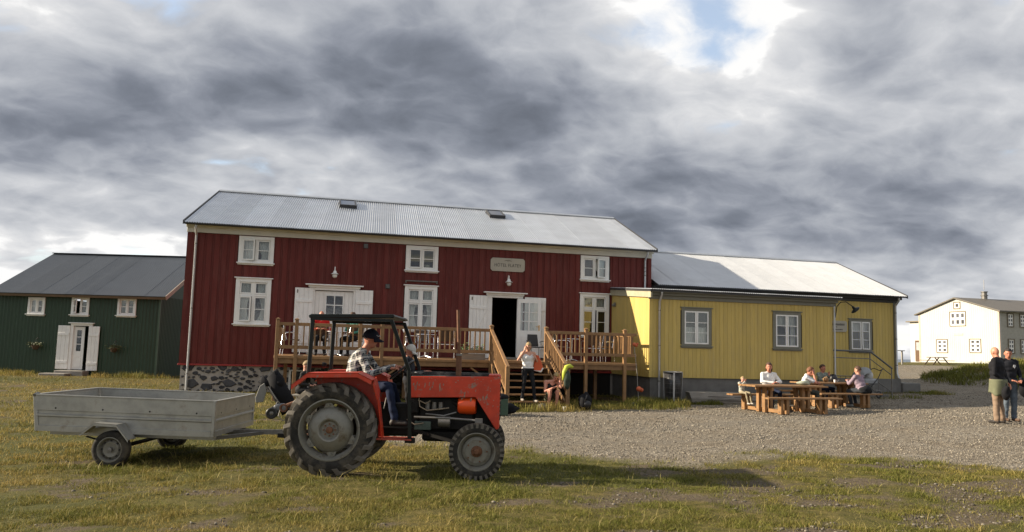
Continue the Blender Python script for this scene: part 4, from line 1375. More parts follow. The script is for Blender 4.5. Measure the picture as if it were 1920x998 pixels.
# door: surround, half open leaf, two boarded shutters
s_ = MB()
GWl.box(s_, -3.50, -3.38, .42, 2.17, -.08, .06); GWl.box(s_, -2.74, -2.62, .42, 2.17, -.08, .06); GWl.box(s_, -3.50, -2.62, 2.171, 2.26, -.08, .061); GWl.box(s_, -3.57, -2.55, 2.261, 2.30, -.02, .14)
s_.build('door_surround', M['white'], gh, bevel=.005)
GD = Wall(GWl.p(-3.38, 0, 0), (gu_ * math.cos(R(-8)) + gn_ * math.sin(R(-8))), (gn_ * math.cos(R(-8)) - gu_ * math.sin(R(-8))))
s_ = MB()
for a, b, c, d in cells(0, .40, .43, 2.14, [(.11, .29, 1.16, 2.02)]): GD.box(s_, a, b, c, d, -.06, -.02)
gl = s_.build('door_leaf', M['white'], gh)
for i in range(3):
    g_ = MB(); z_ = 1.16 + i * .287; g_.add([GD.p(.11, z_, -.04), GD.p(.29, z_, -.04), GD.p(.29, z_ + .27, -.04), GD.p(.11, z_ + .27, -.04)], [(0, 1, 2, 3)]); g_.build('pane', M['glass'], gl)
    g_ = MB(); GD.box(g_, .11, .29, z_ + .265, z_ + .29, -.055, -.015); g_.build('glazing_bar', M['white'], gl)
    g_ = MB(); GD.box(g_, .08, .32, .52 + i * .20, .69 + i * .20, -.019, -.008); g_.build('door_panel', M['white'], gl, bevel=.005)
plank_leaf(GWl, gh, -3.98, -3.50, .44, 2.17, .06, M['white'], 3, None)
plank_leaf(GWl, gh, -2.74, -2.30, .40, 2.16, .09, M['white'], 3, None)
st = MB(); GWl.box(st, -3.75, -2.62, -.1, .40, .05, .55); st.build('door_step', M['oldwood'], gh, bevel=.02)
st = MB(); GWl.box(st, -4.05, -3.05, -.1, .30, .551, 1.05); st.build('door_step', M['oldwood'], gh, bevel=.02)
def basket(u, z, label):
    t = thing('hanging_basket', label, 'basket', GWl.p(u, z, .2), 0, 'hanging baskets on the green house')
    b_ = MB(); b_.lathe([(.02, -.16), (.10, -.12), (.15, 0), (.16, .03)], GWl.p(u, z, .22), (0, 0, 1), 14); b_.build('bowl', M['wicker'], t, smooth=60)
    b_ = MB(); b_.tube([GWl.p(u, z + .28, .0), GWl.p(u, z + .32, .12), GWl.p(u, z + .26, .22)], .01, 6)
    for q in (-.14, .14): b_.tube([GWl.p(u, z + .26, .22), GWl.p(u + q, z + .02, .22)], .004, 5)
    b_.build('hanger', M['iron'], t)
    l_ = MB()
    for i in range(150):
        c_ = GWl.p(u + rng.gauss(0, .14), z + .05 + rng.gauss(0, .055), .22 + rng.gauss(0, .08)); s = rng.uniform(.02, .05)
        a_ = Vector((rng.uniform(-1, 1), rng.uniform(-1, 1), rng.uniform(-.6, .6))).normalized(); q_ = a_.orthogonal().normalized()
        l_.add([c_ - a_ * s, c_ + q_ * s * .5, c_ + a_ * s, c_ - q_ * s * .5], [(0, 1, 2, 3)])
    l_.build('foliage', pm('basket_leaf', (.09, .10, .03), .6, var=.4, vs=20), t)
basket(-4.75, 1.33, 'hanging flower basket on the green wall left of the door')
basket(-1.62, 1.30, 'hanging flower basket on the green wall right of the door')

# ------------------------------------------------------------------ far white house
wh = thing('white_house', 'distant cream white two storey house with low gable and brown trim', 'house', (63, 66.5, 1.5))
WM = pm('cream_white_cladding', (.48, .475, .445), .6, var=.05, vs=.8, rand=.03)
BR = pm('brown_trim', (.16, .13, .085), .6)
WG = Wall((63, 71.7, 0), (0, -1, 0), (-1, 0, 0))
gab = MB(); gab.prism([(61.45, 1.2), (71.7, 1.2), (71.7, 6.55), (66.58, 7.95), (61.45, 6.55)], (63, 0, 0), (0, 1, 0), (0, 0, 1), (.15, 0, 0)); gw_ = gab.build('wall', WM, wh)
for i in range(41):
    q = MB(); u = .13 + i * .25; zt = 6.5 + 1.38 * (1 - abs(u - 5.12) / 5.12); WG.box(q, u - .12, u + .12, 1.35, zt, .001, .02); q.build('board', WM, gw_, bevel=.008)
sw_ = MB(); sw_.box(63.15, 75, 61.45, 61.6, 1.2, 6.5); sw_.box(63.15, 75, 71.5, 71.7, 1.2, 6.5); sw_.box(74.9, 75, 61.6, 71.5, 1.2, 6.5); sw_.build('side_wall', pm('grey_side_cladding', (.36, .345, .30), .65), wh)
ex = MB(); ex.box(63.3, 68, 71.71, 73.4, 1.2, 5.7); ex.build('extension', WM, wh)
xr = MB(); xr.box(63.0, 68.2, 71.705, 73.7, 5.72, 5.84); xr.build('extension_roof', BR, wh)
for s in (-1, 1):
    r_ = MB(); y_e = 66.58 + s * 5.5; r_.add([(62.7, 66.58, 8.06), (75.3, 66.58, 8.06), (75.3, y_e, 6.52), (62.7, y_e, 6.52), (62.7, 66.58, 7.94), (75.3, 66.58, 7.94), (75.3, y_e, 6.40), (62.7, y_e, 6.40)], [(0, 1, 2, 3), (7, 6, 5, 4), (0, 4, 5, 1), (1, 5, 6, 2), (2, 6, 7, 3), (3, 7, 4, 0)])
    r_.build('roof_slope', pm('brown_grey_roof', (.13, .115, .095), .6), wh)
for a_, b_ in ((-.02, .16), (10.1, 10.28)):
    cn_ = MB(); WG.box(cn_, a_, b_, 1.3, 6.5, .0, .05); cn_.build('corner_board', pm('pink_corner', (.50, .38, .30), .6), wh)
def far_win(W, u0, u1, z0, z1, nu, nz, nm='window'):
    f_ = MB()
    for q in ((u0, u0 + .09, z0, z1), (u1 - .09, u1, z0, z1), (u0 + .09, u1 - .09, z0, z0 + .09), (u0 + .09, u1 - .09, z1 - .09, z1)): W.box(f_, *q, .0, .07)
    f = f_.build(nm, BR, wh)
    i_ = MB(); W.box(i_, u0 + .09, u1 - .09, z0 + .09, z1 - .09, .0, .03); i_.build('sash', M['white'], f)
    uw, zw = (u1 - u0 - .22) / nu, (z1 - z0 - .22) / nz
    for a in range(nu):
        for b in range(nz):
            p_ = MB(); W.box(p_, u0 + .11 + a * uw + uw * .2, u0 + .11 + (a + 1) * uw - uw * .2, z0 + .11 + b * zw + zw * .18, z0 + .11 + (b + 1) * zw - zw * .18, .031, .034); p_.build('pane', pm('far_pane', (.10, .10, .11), .12, rand=.5), f)
far_win(WG, 71.7 - 67.47, 71.7 - 65.38, 5.14, 6.65, 3, 2); far_win(WG, 71.7 - 69.31, 71.7 - 67.79, 2.45, 3.87, 2, 3); far_win(WG, 71.7 - 65.06, 71.7 - 63.63, 2.50, 3.89, 2, 3); far_win(WG, 71.7 - 66.91, 71.7 - 66.03, 6.88, 7.60, 1, 1)
WS = Wall((0, 61.45, 0), UX, NF)
for u in (63.87, 65.3, 67.4): far_win(WS, u, u + .75, 5.0, 6.3, 2, 3); far_win(WS, u, u + .75, 2.5, 3.9, 2, 3)
WE = Wall((63.3, 73.4, 0), (0, -1, 0), (-1, 0, 0)); dr = MB(); WE.box(dr, .75, 1.55, 1.5, 3.75, 0, .05); drr = dr.build('door', pm('brown_door', (.11, .06, .03), .5), wh)
dg = MB(); WE.box(dg, .92, 1.38, 2.7, 3.55, .051, .06); dg.build('pane', pm('far_pane_light', (.35, .36, .36), .2), drr)
fs2 = MB(); WG.box(fs2, 71.7 - 66.94, 71.7 - 65.82, 4.22, 4.44, .02, .05); fs2.build('wall_sign', pm('pale_sign', (.56, .50, .36), .6), wh)
ch = MB(); ch.lathe([(.28, 0), (.28, .45), (.36, .46), (.36, .52), (.26, .53), (.26, .80), (.34, .82), (.34, .90)], (66.5, 66.6, 7.9), (0, 0, 1), 14); ch.tube([(66.5, 66.6, 9.0), (66.5, 66.6, 10.0)], .025, 5); ch.build('chimney', M['iron'], wh)

# ------------------------------------------------------------------ timber deck
DK = thing('wooden_deck', 'raised brown timber deck with railing and stairs in front of the red house', 'deck', (4.4, 23, .13))
DX0, DX1, DY0, DY1, DZ = -.94, 9.80, 23.0, 26.90, 1.36
WD = M['deckwood']
i = 0
y = DY0 + .02
while y < DY1 - .1:
    b = MB(); b.box(DX0 - .02, DX1 + .02, y, y + .135, DZ - .032, DZ); b.build('floor_plank', WD, DK); y += .141
b = MB(); b.box(DX0, DX1, DY0 - .005, DY0 + .04, DZ - .215, DZ - .034); b.build('edge_beam', WD, DK, bevel=.006)
b = MB(); b.box(DX0 - .015, DX1 + .015, DY0 - .05, DY0 + .018, DZ - .075, DZ + .001); b.build('edge_board', WD, DK, bevel=.005)
for x in (DX0, DX1 - .04):
    b = MB(); b.box(x, x + .04, DY0 + .042, DY1, DZ - .22, DZ - .036); b.build('side_beam', WD, DK)
for k in range(9):
    x = DX0 + .5 + k * 1.2
    b = MB(); b.box(x, x + .05, DY0 + .045, DY1, DZ - .20, DZ - .037); b.build('joist', WD, DK)
# support posts below the floor, set back
for x in (-.72, 1.0, 2.8, 4.5, 7.6, 9.0):
    b = MB(); z0 = H(x, 24.6) - .1; b.box(x, x + .1, 24.55, 24.65, z0, DZ - .22); b.build('support_post', WD, DK)
def dpost(x, y, z1, cap=True):
    z0 = H(x, y) - .12
    b = MB(); b.box(x - .05, x + .05, y - .05, y + .05, z0, z1); p = b.build('post', WD, DK, bevel=.006)
    if cap:
        c = MB(); c.box(x - .066, x + .066, y - .066, y + .066, z1 + .001, z1 + .022)
        c.add([(x - .058, y - .058, z1 + .023), (x + .058, y - .058, z1 + .023), (x + .058, y + .058, z1 + .023), (x - .058, y + .058, z1 + .023), (x, y, z1 + .062)], [(0, 1, 4), (1, 2, 4), (2, 3, 4), (3, 0, 4), (3, 2, 1, 0)])
        c.build('post_cap', WD, p)
PX = [-.89, -.38, 1.37, 1.99, 5.19, 6.88, 8.15, 9.41]
for x in PX: dpost(x, DY0 - .02, 2.355)
bal_me = None
def bal(x, y, z0, z1):
    b = MB(); b.box(x - .019, x + .019, y - .019, y + .019, z0, z1); b.build('baluster', WD, DK)
def rail_run(x0, x1, y, last=False):
    b = MB(); b.box(x0, x1, y - .022, y + .022, 2.195, 2.285); b.build('top_rail', WD, DK, bevel=.005)
    b = MB(); b.box(x0, x1, y - .022, y + .022, 1.555, 1.650); b.build('bottom_rail', WD, DK, bevel=.005)
    n = max(1, int(round((x1 - x0) / .145)))
    for i in range(1, n):
        bal(x0 + (x1 - x0) * i / n, y, 1.651, 2.194)
yf = DY0 - .02
for a, b_ in ((-.89, -.38), (-.38, 1.37), (1.37, 1.99), (1.99, 5.19), (6.88, 8.15), (8.15, 9.41)): rail_run(a + .05, b_ - .05, yf)
rail_run(9.46, 9.80, yf)
for x in (DX0 + .05, DX1 - .05):      # side railings back to the walls
    for z0, z1, nm in ((2.195, 2.285, 'top_rail'), (1.555, 1.65, 'bottom_rail')):
        b = MB(); b.box(x - .022, x + .022, DY0 + .031, DY1 - .02, z0, z1); b.build(nm, WD, DK)
    for i in range(1, 26): bal(x, DY0 + .03 + i * .15, 1.651, 2.194)
# diagonal braces under the edge beam
for x0, x1 in ((1.99, 2.55), (4.6, 5.15)):
    b = MB(); s = 1 if x0 < 3 else -1
    p0, p1 = ((x0, yf + .08, .75), (x1, yf + .08, 1.14)) if s > 0 else ((x1, yf + .08, .75), (x0, yf + .08, 1.14))
    b.bar(p0, p1, .045, .09, (0, 1, 0)); b.build('brace', WD, DK)
# stairs
SX0, SX1 = 5.20, 6.88
nst = 7
zg = H(6, 20.8)
rise = (DZ - zg) / nst
run = .315
for i in range(1, nst):
    z = zg + rise * i
    y = DY0 - run * (nst - i) + .02
    for k in range(2):
        b = MB(); b.box(SX0 + .03, SX1 - .03, y + k * .150, y + k * .150 + .142, z - .04, z); b.build('tread', WD, DK, bevel=.005)
yb = DY0 - run * (nst - 1)
for x in (SX0 - .02, SX1 - .02):
    b = MB(); b.prism([(yb - .05, zg - .05), (yb + .30, zg - .05), (DY0, DZ - .42), (DY0, DZ - .04), (yb - .05, zg + .20)], (x, 0, 0), (0, 1, 0), (0, 0, 1), (.045, 0, 0)); b.build('stringer', WD, DK, bevel=.005)
YL = 20.86
for x in (SX0 - .02, SX1 + .0):
    z0 = H(x, YL) - .1
    b = MB(); b.box(x - .055, x + .055, YL - .055, YL + .055, z0, 1.245); b.build('stair_post', WD, DK, bevel=.006)
    b = MB(); b.bar((x, YL - .06, 1.225), (x, DY0 - .07, 2.25), .045, .095, (1, 0, 0)); b.build('stair_rail', WD, DK, bevel=.005)
    b = MB(); b.bar((x, YL + .056, .60), (x, DY0 - .07, 1.63), .045, .085, (1, 0, 0)); b.build('stair_rail', WD, DK, bevel=.005)
    for i in range(1, 15):
        t = i / 15.0
        y = YL + (DY0 - .02 - YL) * t
        z = 1.225 + (2.25 - 1.225) * t
        b = MB(); b.box(x - .019, x + .019, y - .019, y + .019, z - .60, z - .045); b.build('stair_baluster', WD, DK)

# ------------------------------------------------------------------ deck furniture
def patio_chair():
    t = thing('patio_chair', '', 'chair', (0, 0, 0), 0, 'aluminium chairs on the deck')
    CH = M['chrome']
    for s in (-1, 1):       # bent tube: front leg, arm, back
        b = MB(); b.tube([(s * .26, -.22, .012), (s * .26, -.23, .60), (s * .26, -.17, .66), (s * .26, .12, .66), (s * .25, .20, .62), (s * .24, .26, .012)], .0125, 8)
        b.build('side_frame', CH, t, False, smooth=50)
    b = MB(); b.tube([(-.22, .16, .44), (-.22, .27, .86), (-.16, .29, .90), (.16, .29, .90), (.22, .27, .86), (.22, .16, .44)], .012, 8); b.build('back_frame', CH, t, False, smooth=50)
    b = MB()
    for y in (-.21, .20): b.tube([(-.26, y, .43), (.26, y, .43)], .011, 8)
    b.build('cross_bar', CH, t, False)
    b = MB(); b.box(-.235, .235, -.22, .19, .44, .465); b.build('seat', M['wicker'], t, False, bevel=.01)
    b = MB(); b.add([(-.20, .175, .52), (.20, .175, .52), (.20, .265, .88), (-.20, .265, .88), (-.20, .19, .52), (.20, .19, .52), (.20, .28, .88), (-.20, .28, .88)], [(0, 1, 2, 3), (7, 6, 5, 4), (0, 4, 5, 1), (1, 5, 6, 2), (2, 6, 7, 3), (3, 7, 4, 0)]); b.build('backrest', M['wicker'], t, False)
    return t
ch0 = patio_chair()
CHS = [(-.55, 24.25, 100, 'wicker and aluminium chair at the left end of the deck'), (.30, 24.95, 185, 'wicker and aluminium chair that the person in red sits on'),
       (1.28, 24.75, 200, 'wicker and aluminium chair that the person in green sits on'), (3.0, 24.1, 80, 'wicker and aluminium chair under the middle window, nearer the tractor driver'),
       (4.05, 24.2, 170, 'wicker and aluminium chair behind the tractor exhaust pipe'), (3.55, 25.6, 10, 'wicker and aluminium chair against the wall below the middle window'),
       (7.75, 24.15, 60, 'wicker and aluminium chair right behind the right stair railing'), (8.75, 24.2, 175, 'wicker and aluminium chair below the right hand window, second from the yellow wall'),
       (9.32, 24.55, -60, 'wicker and aluminium chair on the deck next to the yellow wall')]
for i, (x, y, a, lb) in enumerate(CHS):
    c = ch0 if i == 0 else copy_tree(ch0)
    c.location = (x, y, DZ + .001); c.rotation_euler = (0, 0, R(a)); c['label'] = lb
def patio_table(x, y, lb):
    t = thing('patio_table', lb, 'table', (x, y, DZ), 0, 'round tables on the deck')
    b = MB(); b.lathe([(0, .715), (.34, .715), (.345, .725), (.34, .735), (0, .735)], (0, 0, 0), (0, 0, 1), 28); b.build('table_top', M['chrome'], t, False, smooth=40)
    b = MB(); b.tube([(0, 0, .05), (0, 0, .71)], .028, 10); b.build('column', M['chrome'], t, False, smooth=40)
    for k in range(4):
        a = k * math.pi / 2 + .5; b = MB(); b.tube([(0, 0, .07), (math.cos(a) * .28, math.sin(a) * .28, .015)], .016, 8); b.build('foot', M['chrome'], t, False)
patio_table(.78, 24.35, 'round aluminium table between the people in red and green')
patio_table(3.5, 24.8, 'round aluminium table on the deck below the middle window')
patio_table(8.35, 24.95, 'round aluminium table on the deck below the right window')
bc = thing('black_chair', 'black chair with armrests standing by the open white door', 'chair', (7.36, 25.75, DZ), R(8))
for s in (-1, 1):
    b = MB(); b.tube([(s * .27, -.22, 0), (s * .26, -.20, .42), (s * .30, -.16, .62), (s * .30, .14, .64), (s * .22, .22, .60)], .012, 8); b.build('side_frame', M['iron'], bc, False, smooth=50)
    b = MB(); b.tube([(s * .22, .26, 0), (s * .20, .2, .42)], .012, 8); b.build('leg', M['iron'], bc, False)
b = MB(); b.box(-.24, .24, -.24, .22, .41, .45); b.build('seat', M['blackplastic'], bc, False, bevel=.015)
b = MB(); b.prism([(-.21, .46), (.21, .46), (.18, .86), (-.18, .86)], (0, .20, 0), (1, 0, 0), (0, .14, 1), (0, .035, 0)); b.build('backrest', M['blackplastic'], bc, False, bevel=.012)
pb_ = thing('planter_box', 'wooden planter of leafy green plants on the deck left of the stairs', 'planter', (4.72, 23.35, DZ))
b = MB(); b.box(-.36, .36, -.10, .10, 0, .18); b.build('box', M['oldwood'], pb_, False, bevel=.006)
b = MB()
for k in range(420):
    c = Vector((rng.uniform(-.36, .36), rng.gauss(0, .08), .20 + abs(rng.gauss(0, .11)))); s = rng.uniform(.02, .05); a = Vector((rng.uniform(-1, 1), rng.uniform(-1, 1), rng.uniform(-.3, .9))).normalized(); q = a.orthogonal().normalized()
    b.add([c - a * s, c + q * s * .45, c + a * s, c - q * s * .45], [(0, 1, 2, 3)])
b.build('foliage', M['leaf'], pb_, False)

# ------------------------------------------------------------------ tractor (local frame: x forward, y left, z up)
TA = R(-14)
TO = (.484, 11.517, 0.0)
T = thing('red_tractor', 'old red farm tractor with black roll frame and exhaust stack', 'tractor', TO, TA)
TR = M['tractor']
def lugs(wheel, r0, r1, half, n, side, mat):
    """chevron bars of the tyre, every bar its own piece"""
    seg = 5
    for s in (-1, 1):
        for k in range(n):
            a0 = 2 * math.pi * (k + (.5 if s > 0 else 0)) / n
            mb = MB(); vs = []
            for i in range(seg + 1):
                t = i / seg
                y = s * half * (1.10 - t * 1.06)
                sw = a0 + (.36 * t) * -1          # bars lean along the tread towards the centre line
                rr_ = r1 - (.045 * max(0, (abs(y) / half - .80)) / .30)
                wd = .058 - .016 * t
                for da, rad in ((-wd / r1 / 2 * 1.5, r0 - .03), (-wd / r1 / 2, rr_), (wd / r1 / 2, rr_), (wd / r1 / 2 * 1.5, r0 - .03)):
                    if i == 0: rad = rad - (.055 if rad > r0 else .03)
                    vs.append((math.sin(sw + da) * rad, y, math.cos(sw + da) * rad))
            fs = []
            for i in range(seg):
                for j in range(3):
                    a = i * 4 + j; fs.append((a, a + 1, a + 5, a + 4))
            fs += [(0, 3, 2, 1), (seg * 4, seg * 4 + 1, seg * 4 + 2, seg * 4 + 3)]
            mb.add(vs, fs); o = mb.build('lug', mat, wheel, False)
RW, RC = .605, .600
def rear_wheel(y, out):
    cx = Vector((0, y, RC))
    w = MB(); h = .150
    w.lathe([(.385, -h * .82), (.43, -h * 1.02), (.50, -h * 1.08), (.548, -h * .95), (.566, -h * .6), (.570, 0), (.566, h * .6), (.548, h * .95), (.50, h * 1.08), (.43, h * 1.02), (.385, h * .82)], (0, 0, 0), (0, 1, 0), 56, ref=(0, 0, 1), caps=False)
    o = w.build('rear_wheel', M['rubber'], T, False, smooth=40); o.location = cx; o.rotation_euler = (0, rng.uniform(0, 1), 0)
    lugs(o, .560, .610, .150, 20, out, M['lug'])
    r = MB(); r.lathe([(.400, out * .128), (.404, out * .143), (.388, out * .146), (.372, out * .12), (.345, out * .06), (.335, 0), (.345, -out * .06), (.385, -out * .14)], (0, 0, 0), (0, 1, 0), 48, ref=(0, 0, 1), caps=False); r.build('rim', M['rim'], o, False, smooth=40)
    d = MB(); d.lathe([(.302, out * .035), (.296, out * .060), (.27, out * .095), (.20, out * .135), (.15, out * .148), (.132, out * .142), (.118, out * .118), (.105, out * .108), (.0, out * .108)], (0, 0, 0), (0, 1, 0), 44, ref=(0, 0, 1), caps=False); d.build('disc', M['rim'], o, False, smooth=30)
    hb = MB(); hb.lathe([(.045, out * .10), (.045, out * .142), (.030, out * .150), (0, out * .150)], (0, 0, 0), (0, 1, 0), 18); hb.build('hub', M['rust'], o, False, smooth=40)
    for k in range(8):
        a = k * math.pi / 4; b = MB(); b.lathe([(.011, 0), (.011, out * .022), (0, out * .022)], (math.sin(a) * .076, out * .107, math.cos(a) * .076), (0, 1, 0), 6); b.build('wheel_nut', M['rust'], o, False)
    for k in range(6):
        a = k * math.pi / 3 + .2; b = MB()
        p = Vector((math.sin(a) * .318, out * .055, math.cos(a) * .318)); tg = Vector((math.cos(a), 0, -math.sin(a))); rd = Vector((math.sin(a), 0, math.cos(a)))
        b.add([p - tg * .07 - rd * .03, p + tg * .07 - rd * .03, p + tg * .035 + rd * .03, p - tg * .035 + rd * .03] + [q + Vector((0, out * .016, 0)) for q in (p - tg * .07 - rd * .03, p + tg * .07 - rd * .03, p + tg * .035 + rd * .03, p - tg * .035 + rd * .03)], [(3, 2, 1, 0), (4, 5, 6, 7), (0, 1, 5, 4), (1, 2, 6, 5), (2, 3, 7, 6), (3, 0, 4, 7)])
        b.lathe([(.013, out * .01), (.013, out * .04), (0, out * .04)], p, (0, 1, 0), 6); b.build('rim_lug', M['rim'], o, False)
rear_wheel(-.63, -1); rear_wheel(.63, 1)
def front_wheel(y, out):
    w = MB(); h = .082; R0 = .364
    prof = [(.235, -h * .8), (.26, -h * 1.0), (.31, -h * 1.05), (.345, -h * .88)]
    for q in (-.62, -.28, .06, .40):        # ribbed tread
        prof += [(R0, h * q - .010), (R0, h * (q + .22)), (R0 - .014, h * (q + .25)), (R0 - .014, h * (q + .30))]
    prof += [(R0, h * .72), (.345, h * .88), (.31, h * 1.05), (.26, h * 1.0), (.235, h * .8)]
    w.lathe(prof, (0, 0, 0), (0, 1, 0), 44, ref=(0, 0, 1), caps=False); o = w.build('front_wheel', M['rubber'], T, False, smooth=35); o.location = (1.93, y, .364)
    for s in (-1, 1):
        for k in range(30):
            a = 2 * math.pi * k / 30; b = MB(); tg = Vector((math.cos(a), 0, -math.sin(a))); rd = Vector((math.sin(a), 0, math.cos(a)))
            p = rd * .338 + Vector((0, s * h * .93, 0)); b.bar(p - rd * .030, p + rd * .024, .034, .024, (0, s, 0)); b.build('tread_block', M['lug'], o, False)
    r = MB(); r.lathe([(.245, out * .062), (.250, out * .074), (.238, out * .076), (.222, out * .055), (.205, out * .0), (.19, -out * .02), (.19, out * .0), (.15, out * .018), (.145, out * .012), (0, out * .012)], (0, 0, 0), (0, 1, 0), 40, ref=(0, 0, 1), caps=False); r.build('rim', M['rim'], o, False, smooth=35)
    hb = MB(); hb.lathe([(.075, out * .013), (.070, out * .035), (.042, out * .045), (.036, out * .085), (.026, out * .095), (0, out * .095)], (0, 0, 0), (0, 1, 0), 20); hb.build('hub', M['rust'], o, False, smooth=40)
    for k in range(6):
        a = k * math.pi / 3; b = MB(); b.lathe([(.012, 0), (.012, out * .02), (0, out * .02)], (math.sin(a) * .058, out * .036, math.cos(a) * .058), (0, 1, 0), 6); b.build('wheel_nut', M['rust'], o, False)
    for k in range(5):
        a = k * 1.2566 + .3; b = MB(); b.lathe([(.011, 0), (.011, out * .012), (0, out * .012)], (math.sin(a) * .135, out * .015, math.cos(a) * .135), (0, 1, 0), 6); b.build('rim_bolt', M['rust'], o, False)
front_wheel(-.66, -1); front_wheel(.66, 1)
# fenders
for s in (-1, 1):
    pl = [(-.50, 1.165), (-.30, 1.325), (.35, 1.345), (.54, 1.255)]
    y0, y1 = s * .86, s * .42
    f = MB()
    for (a, b) in zip(pl[:-1], pl[1:]):
        v = [(a[0], y0, a[1]), (b[0], y0, b[1]), (b[0], y1, b[1]), (a[0], y1, a[1])]; v += [(q[0], q[1], q[2] + .012) for q in v]
        f.add(v, [(0, 1, 2, 3), (7, 6, 5, 4), (0, 4, 5, 1), (1, 5, 6, 2), (2, 6, 7, 3), (3, 7, 4, 0)])
        v = [(a[0], y0, a[1] - .050), (b[0], y0, b[1] - .050), (b[0], y0, b[1] + .012), (a[0], y0, a[1] + .012)]; v += [(q[0], q[1] - s * .008, q[2]) for q in v]
        f.add(v, [(0, 1, 2, 3), (7, 6, 5, 4), (0, 4, 5, 1), (1, 5, 6, 2), (2, 6, 7, 3), (3, 7, 4, 0)])
    fo = f.build('fender', TR, T, False)
    p = MB(); p.prism([(-.30, 1.32), (.35, 1.34), (.54, 1.25), (.575, 1.08), (.645, .50), (.50, .50), (.36, .80), (-.2, .98)], (0, s * .45, 0), (1, 0, 0), (0, 0, 1), (0, -s * .012, 0)); p.build('fender_side', TR, T, False)
    e = MB(); e.bar((.545, s * .65, 1.25), (.60, s * .60, 1.05), .42 * .9, .012, (1, 0, .3)); e.bar((.60, s * .60, 1.05), (.665, s * .52, .50), .18, .010, (1, 0, .2)); e.build('fender_front', TR, T, False)
    q = MB(); q.box(.60, 1.06, s * .64, s * .36, .475, .495) if s > 0 else q.box(.60, 1.06, -.64, -.36, .475, .495); q.build('running_board', pm('scuffed_red', (.30, .05, .03), .7, var=.4, vs=15), T, False)
lp = MB(); lp.lathe([(.03, -.03), (.045, 0), (.045, .03), (0, .035)], (-.42, .62, 1.40), (-1, 0, 0), 12); lp.build('rear_lamp', M['grease'], T, False, smooth=50)
# roll frame and roof
BP = M['blackpaint']
b = MB(); b.prism([(-.355, 2.055), (.76, 2.085), (.79, 2.10), (.76, 2.135), (-.33, 2.11), (-.37, 2.09)], (0, -.69, 0), (1, 0, 0), (0, 0, 1), (0, 1.38, 0)); b.build('roof', BP, T, False, bevel=.008)
for s in (-1, 1):
    b = MB(); b.box(-.34, .75, s * .655 - .03, s * .655 + .03, 2.03, 2.066); b.build('roof_rail', BP, T, False)
    b = MB(); b.bar((-.315, s * .655, 2.05), (-.335, s * .655, 1.20), .052, .05, (0, 1, 0)); b.build('rear_pillar', BP, T, False, bevel=.008)
    b = MB(); b.bar((.735, s * .655, 2.06), (.99, s * .60, 1.40), .05, .048, (0, 1, 0)); b.bar((.99, s * .60, 1.41), (1.03, s * .56, .46), .05, .05, (0, 1, 0)); b.build('front_pillar', BP, T, False, bevel=.006)
    b = MB(); b.box(.97, 1.10, s * .56 - .05, s * .56 + .05, .44, .50); b.tube([(1.02, s * .56, .98), (1.02, s * .56, 1.01)], .05, 10); b.build('pillar_foot', M['grease'], T, False)
# hood
for s in (-1, 1):
    b = MB(); b.prism([(.985, 1.02), (1.88, 1.045), (2.165, .62), (2.195, .62), (2.215, 1.335), (.975, 1.305)], (0, s * .335, 0), (1, 0, 0), (0, 0, 1), (0, -s * .02, 0)); b.build('hood_side', TR, T, False, bevel=.006)
b = MB(); b.prism([(.63, -.333), (1.34, -.333), (1.34, .333), (.63, .333)], (2.19, 0, 0), (0, 0, 1), (0, 1, 0), (.022, 0, 0)); b.build('grille_panel', TR, T, False, bevel=.006)
for k in range(9):
    g_ = MB(); g_.box(2.213, 2.222, -.26, .26, .74 + k * .055, .765 + k * .055); g_.build('grille_bar', M['grease'], T, False)
b = MB(); b.box(2.05, 2.20, -.315, .315, 1.338, 1.352); b.build('nose_cap', TR, T, False, bevel=.004)
b = MB(); b.box(.97, 2.048, -.313, .313, 1.285, 1.31); b.box(.97, 2.048, .28, .31, 1.311, 1.36); b.box(1.0, 2.048, -.31, -.28, 1.311, 1.325); b.build('hood_top', pm('flaked_black_hood', (.022, .020, .019), .5, var=.4, vs=6, col2=(.17, .15, .13), c2=(.50, .66), c2s=4), T, False, bevel=.008)
b = MB(); b.lathe([(.022, 0), (.022, .05), (0, .055)], (1.04, -.25, 1.31), (0, 0, 1), 10); b.build('fuel_cap', M['white'], T, False)
b = MB(); b.tube([(1.615, .05, 1.30), (1.612, .05, 1.61)], .040, 14); mu_ = b.build('muffler', M['rust'], T, False, smooth=40)
b = MB(); b.lathe([(.045, 0), (.045, .03)], (1.612, .05, 1.60), (0, 0, 1), 14); b.build('clamp', M['iron'], T, False)
b = MB(); b.tube([(1.612, .05, 1.60), (1.578, .05, 2.25)], .023, 12); b.build('exhaust_pipe', M['rust'], T, False, smooth=40)
# engine, gearbox and running gear
GR = M['grease']
b = MB(); b.box(1.10, 1.86, -.20, .20, .58, 1.02); b.build('engine_block', GR, T, False, bevel=.02)
b = MB(); b.box(1.15, 1.80, -.14, .14, 1.021, 1.20); b.build('cylinder_head', GR, T, False, bevel=.02)
b = MB(); b.box(1.15, 1.75, -.17, .17, .42, .579); b.build('oil_sump', GR, T, False, bevel=.03)
b = MB(); b.box(.1, 1.099, -.19, .19, .48, .92); b.build('gearbox', GR, T, False, bevel=.03)
b = MB(); b.lathe([(.0, -.50), (.11, -.50), (.13, -.2), (.2, -.12), (.2, .12), (.13, .2), (.11, .50), (0, .50)], (0, 0, .60), (0, 1, 0), 20); b.build('rear_axle', GR, T, False, smooth=40)
b = MB(); b.box(1.86, 2.14, -.13, .13, .52, 1.25); b.build('radiator', GR, T, False, bevel=.01)
b = MB(); b.bar((1.93, -.56, .40), (1.93, 0, .46), .09, .08); b.bar((1.93, .56, .40), (1.93, 0, .46), .09, .08); b.build('front_axle', GR, T, False, bevel=.01)
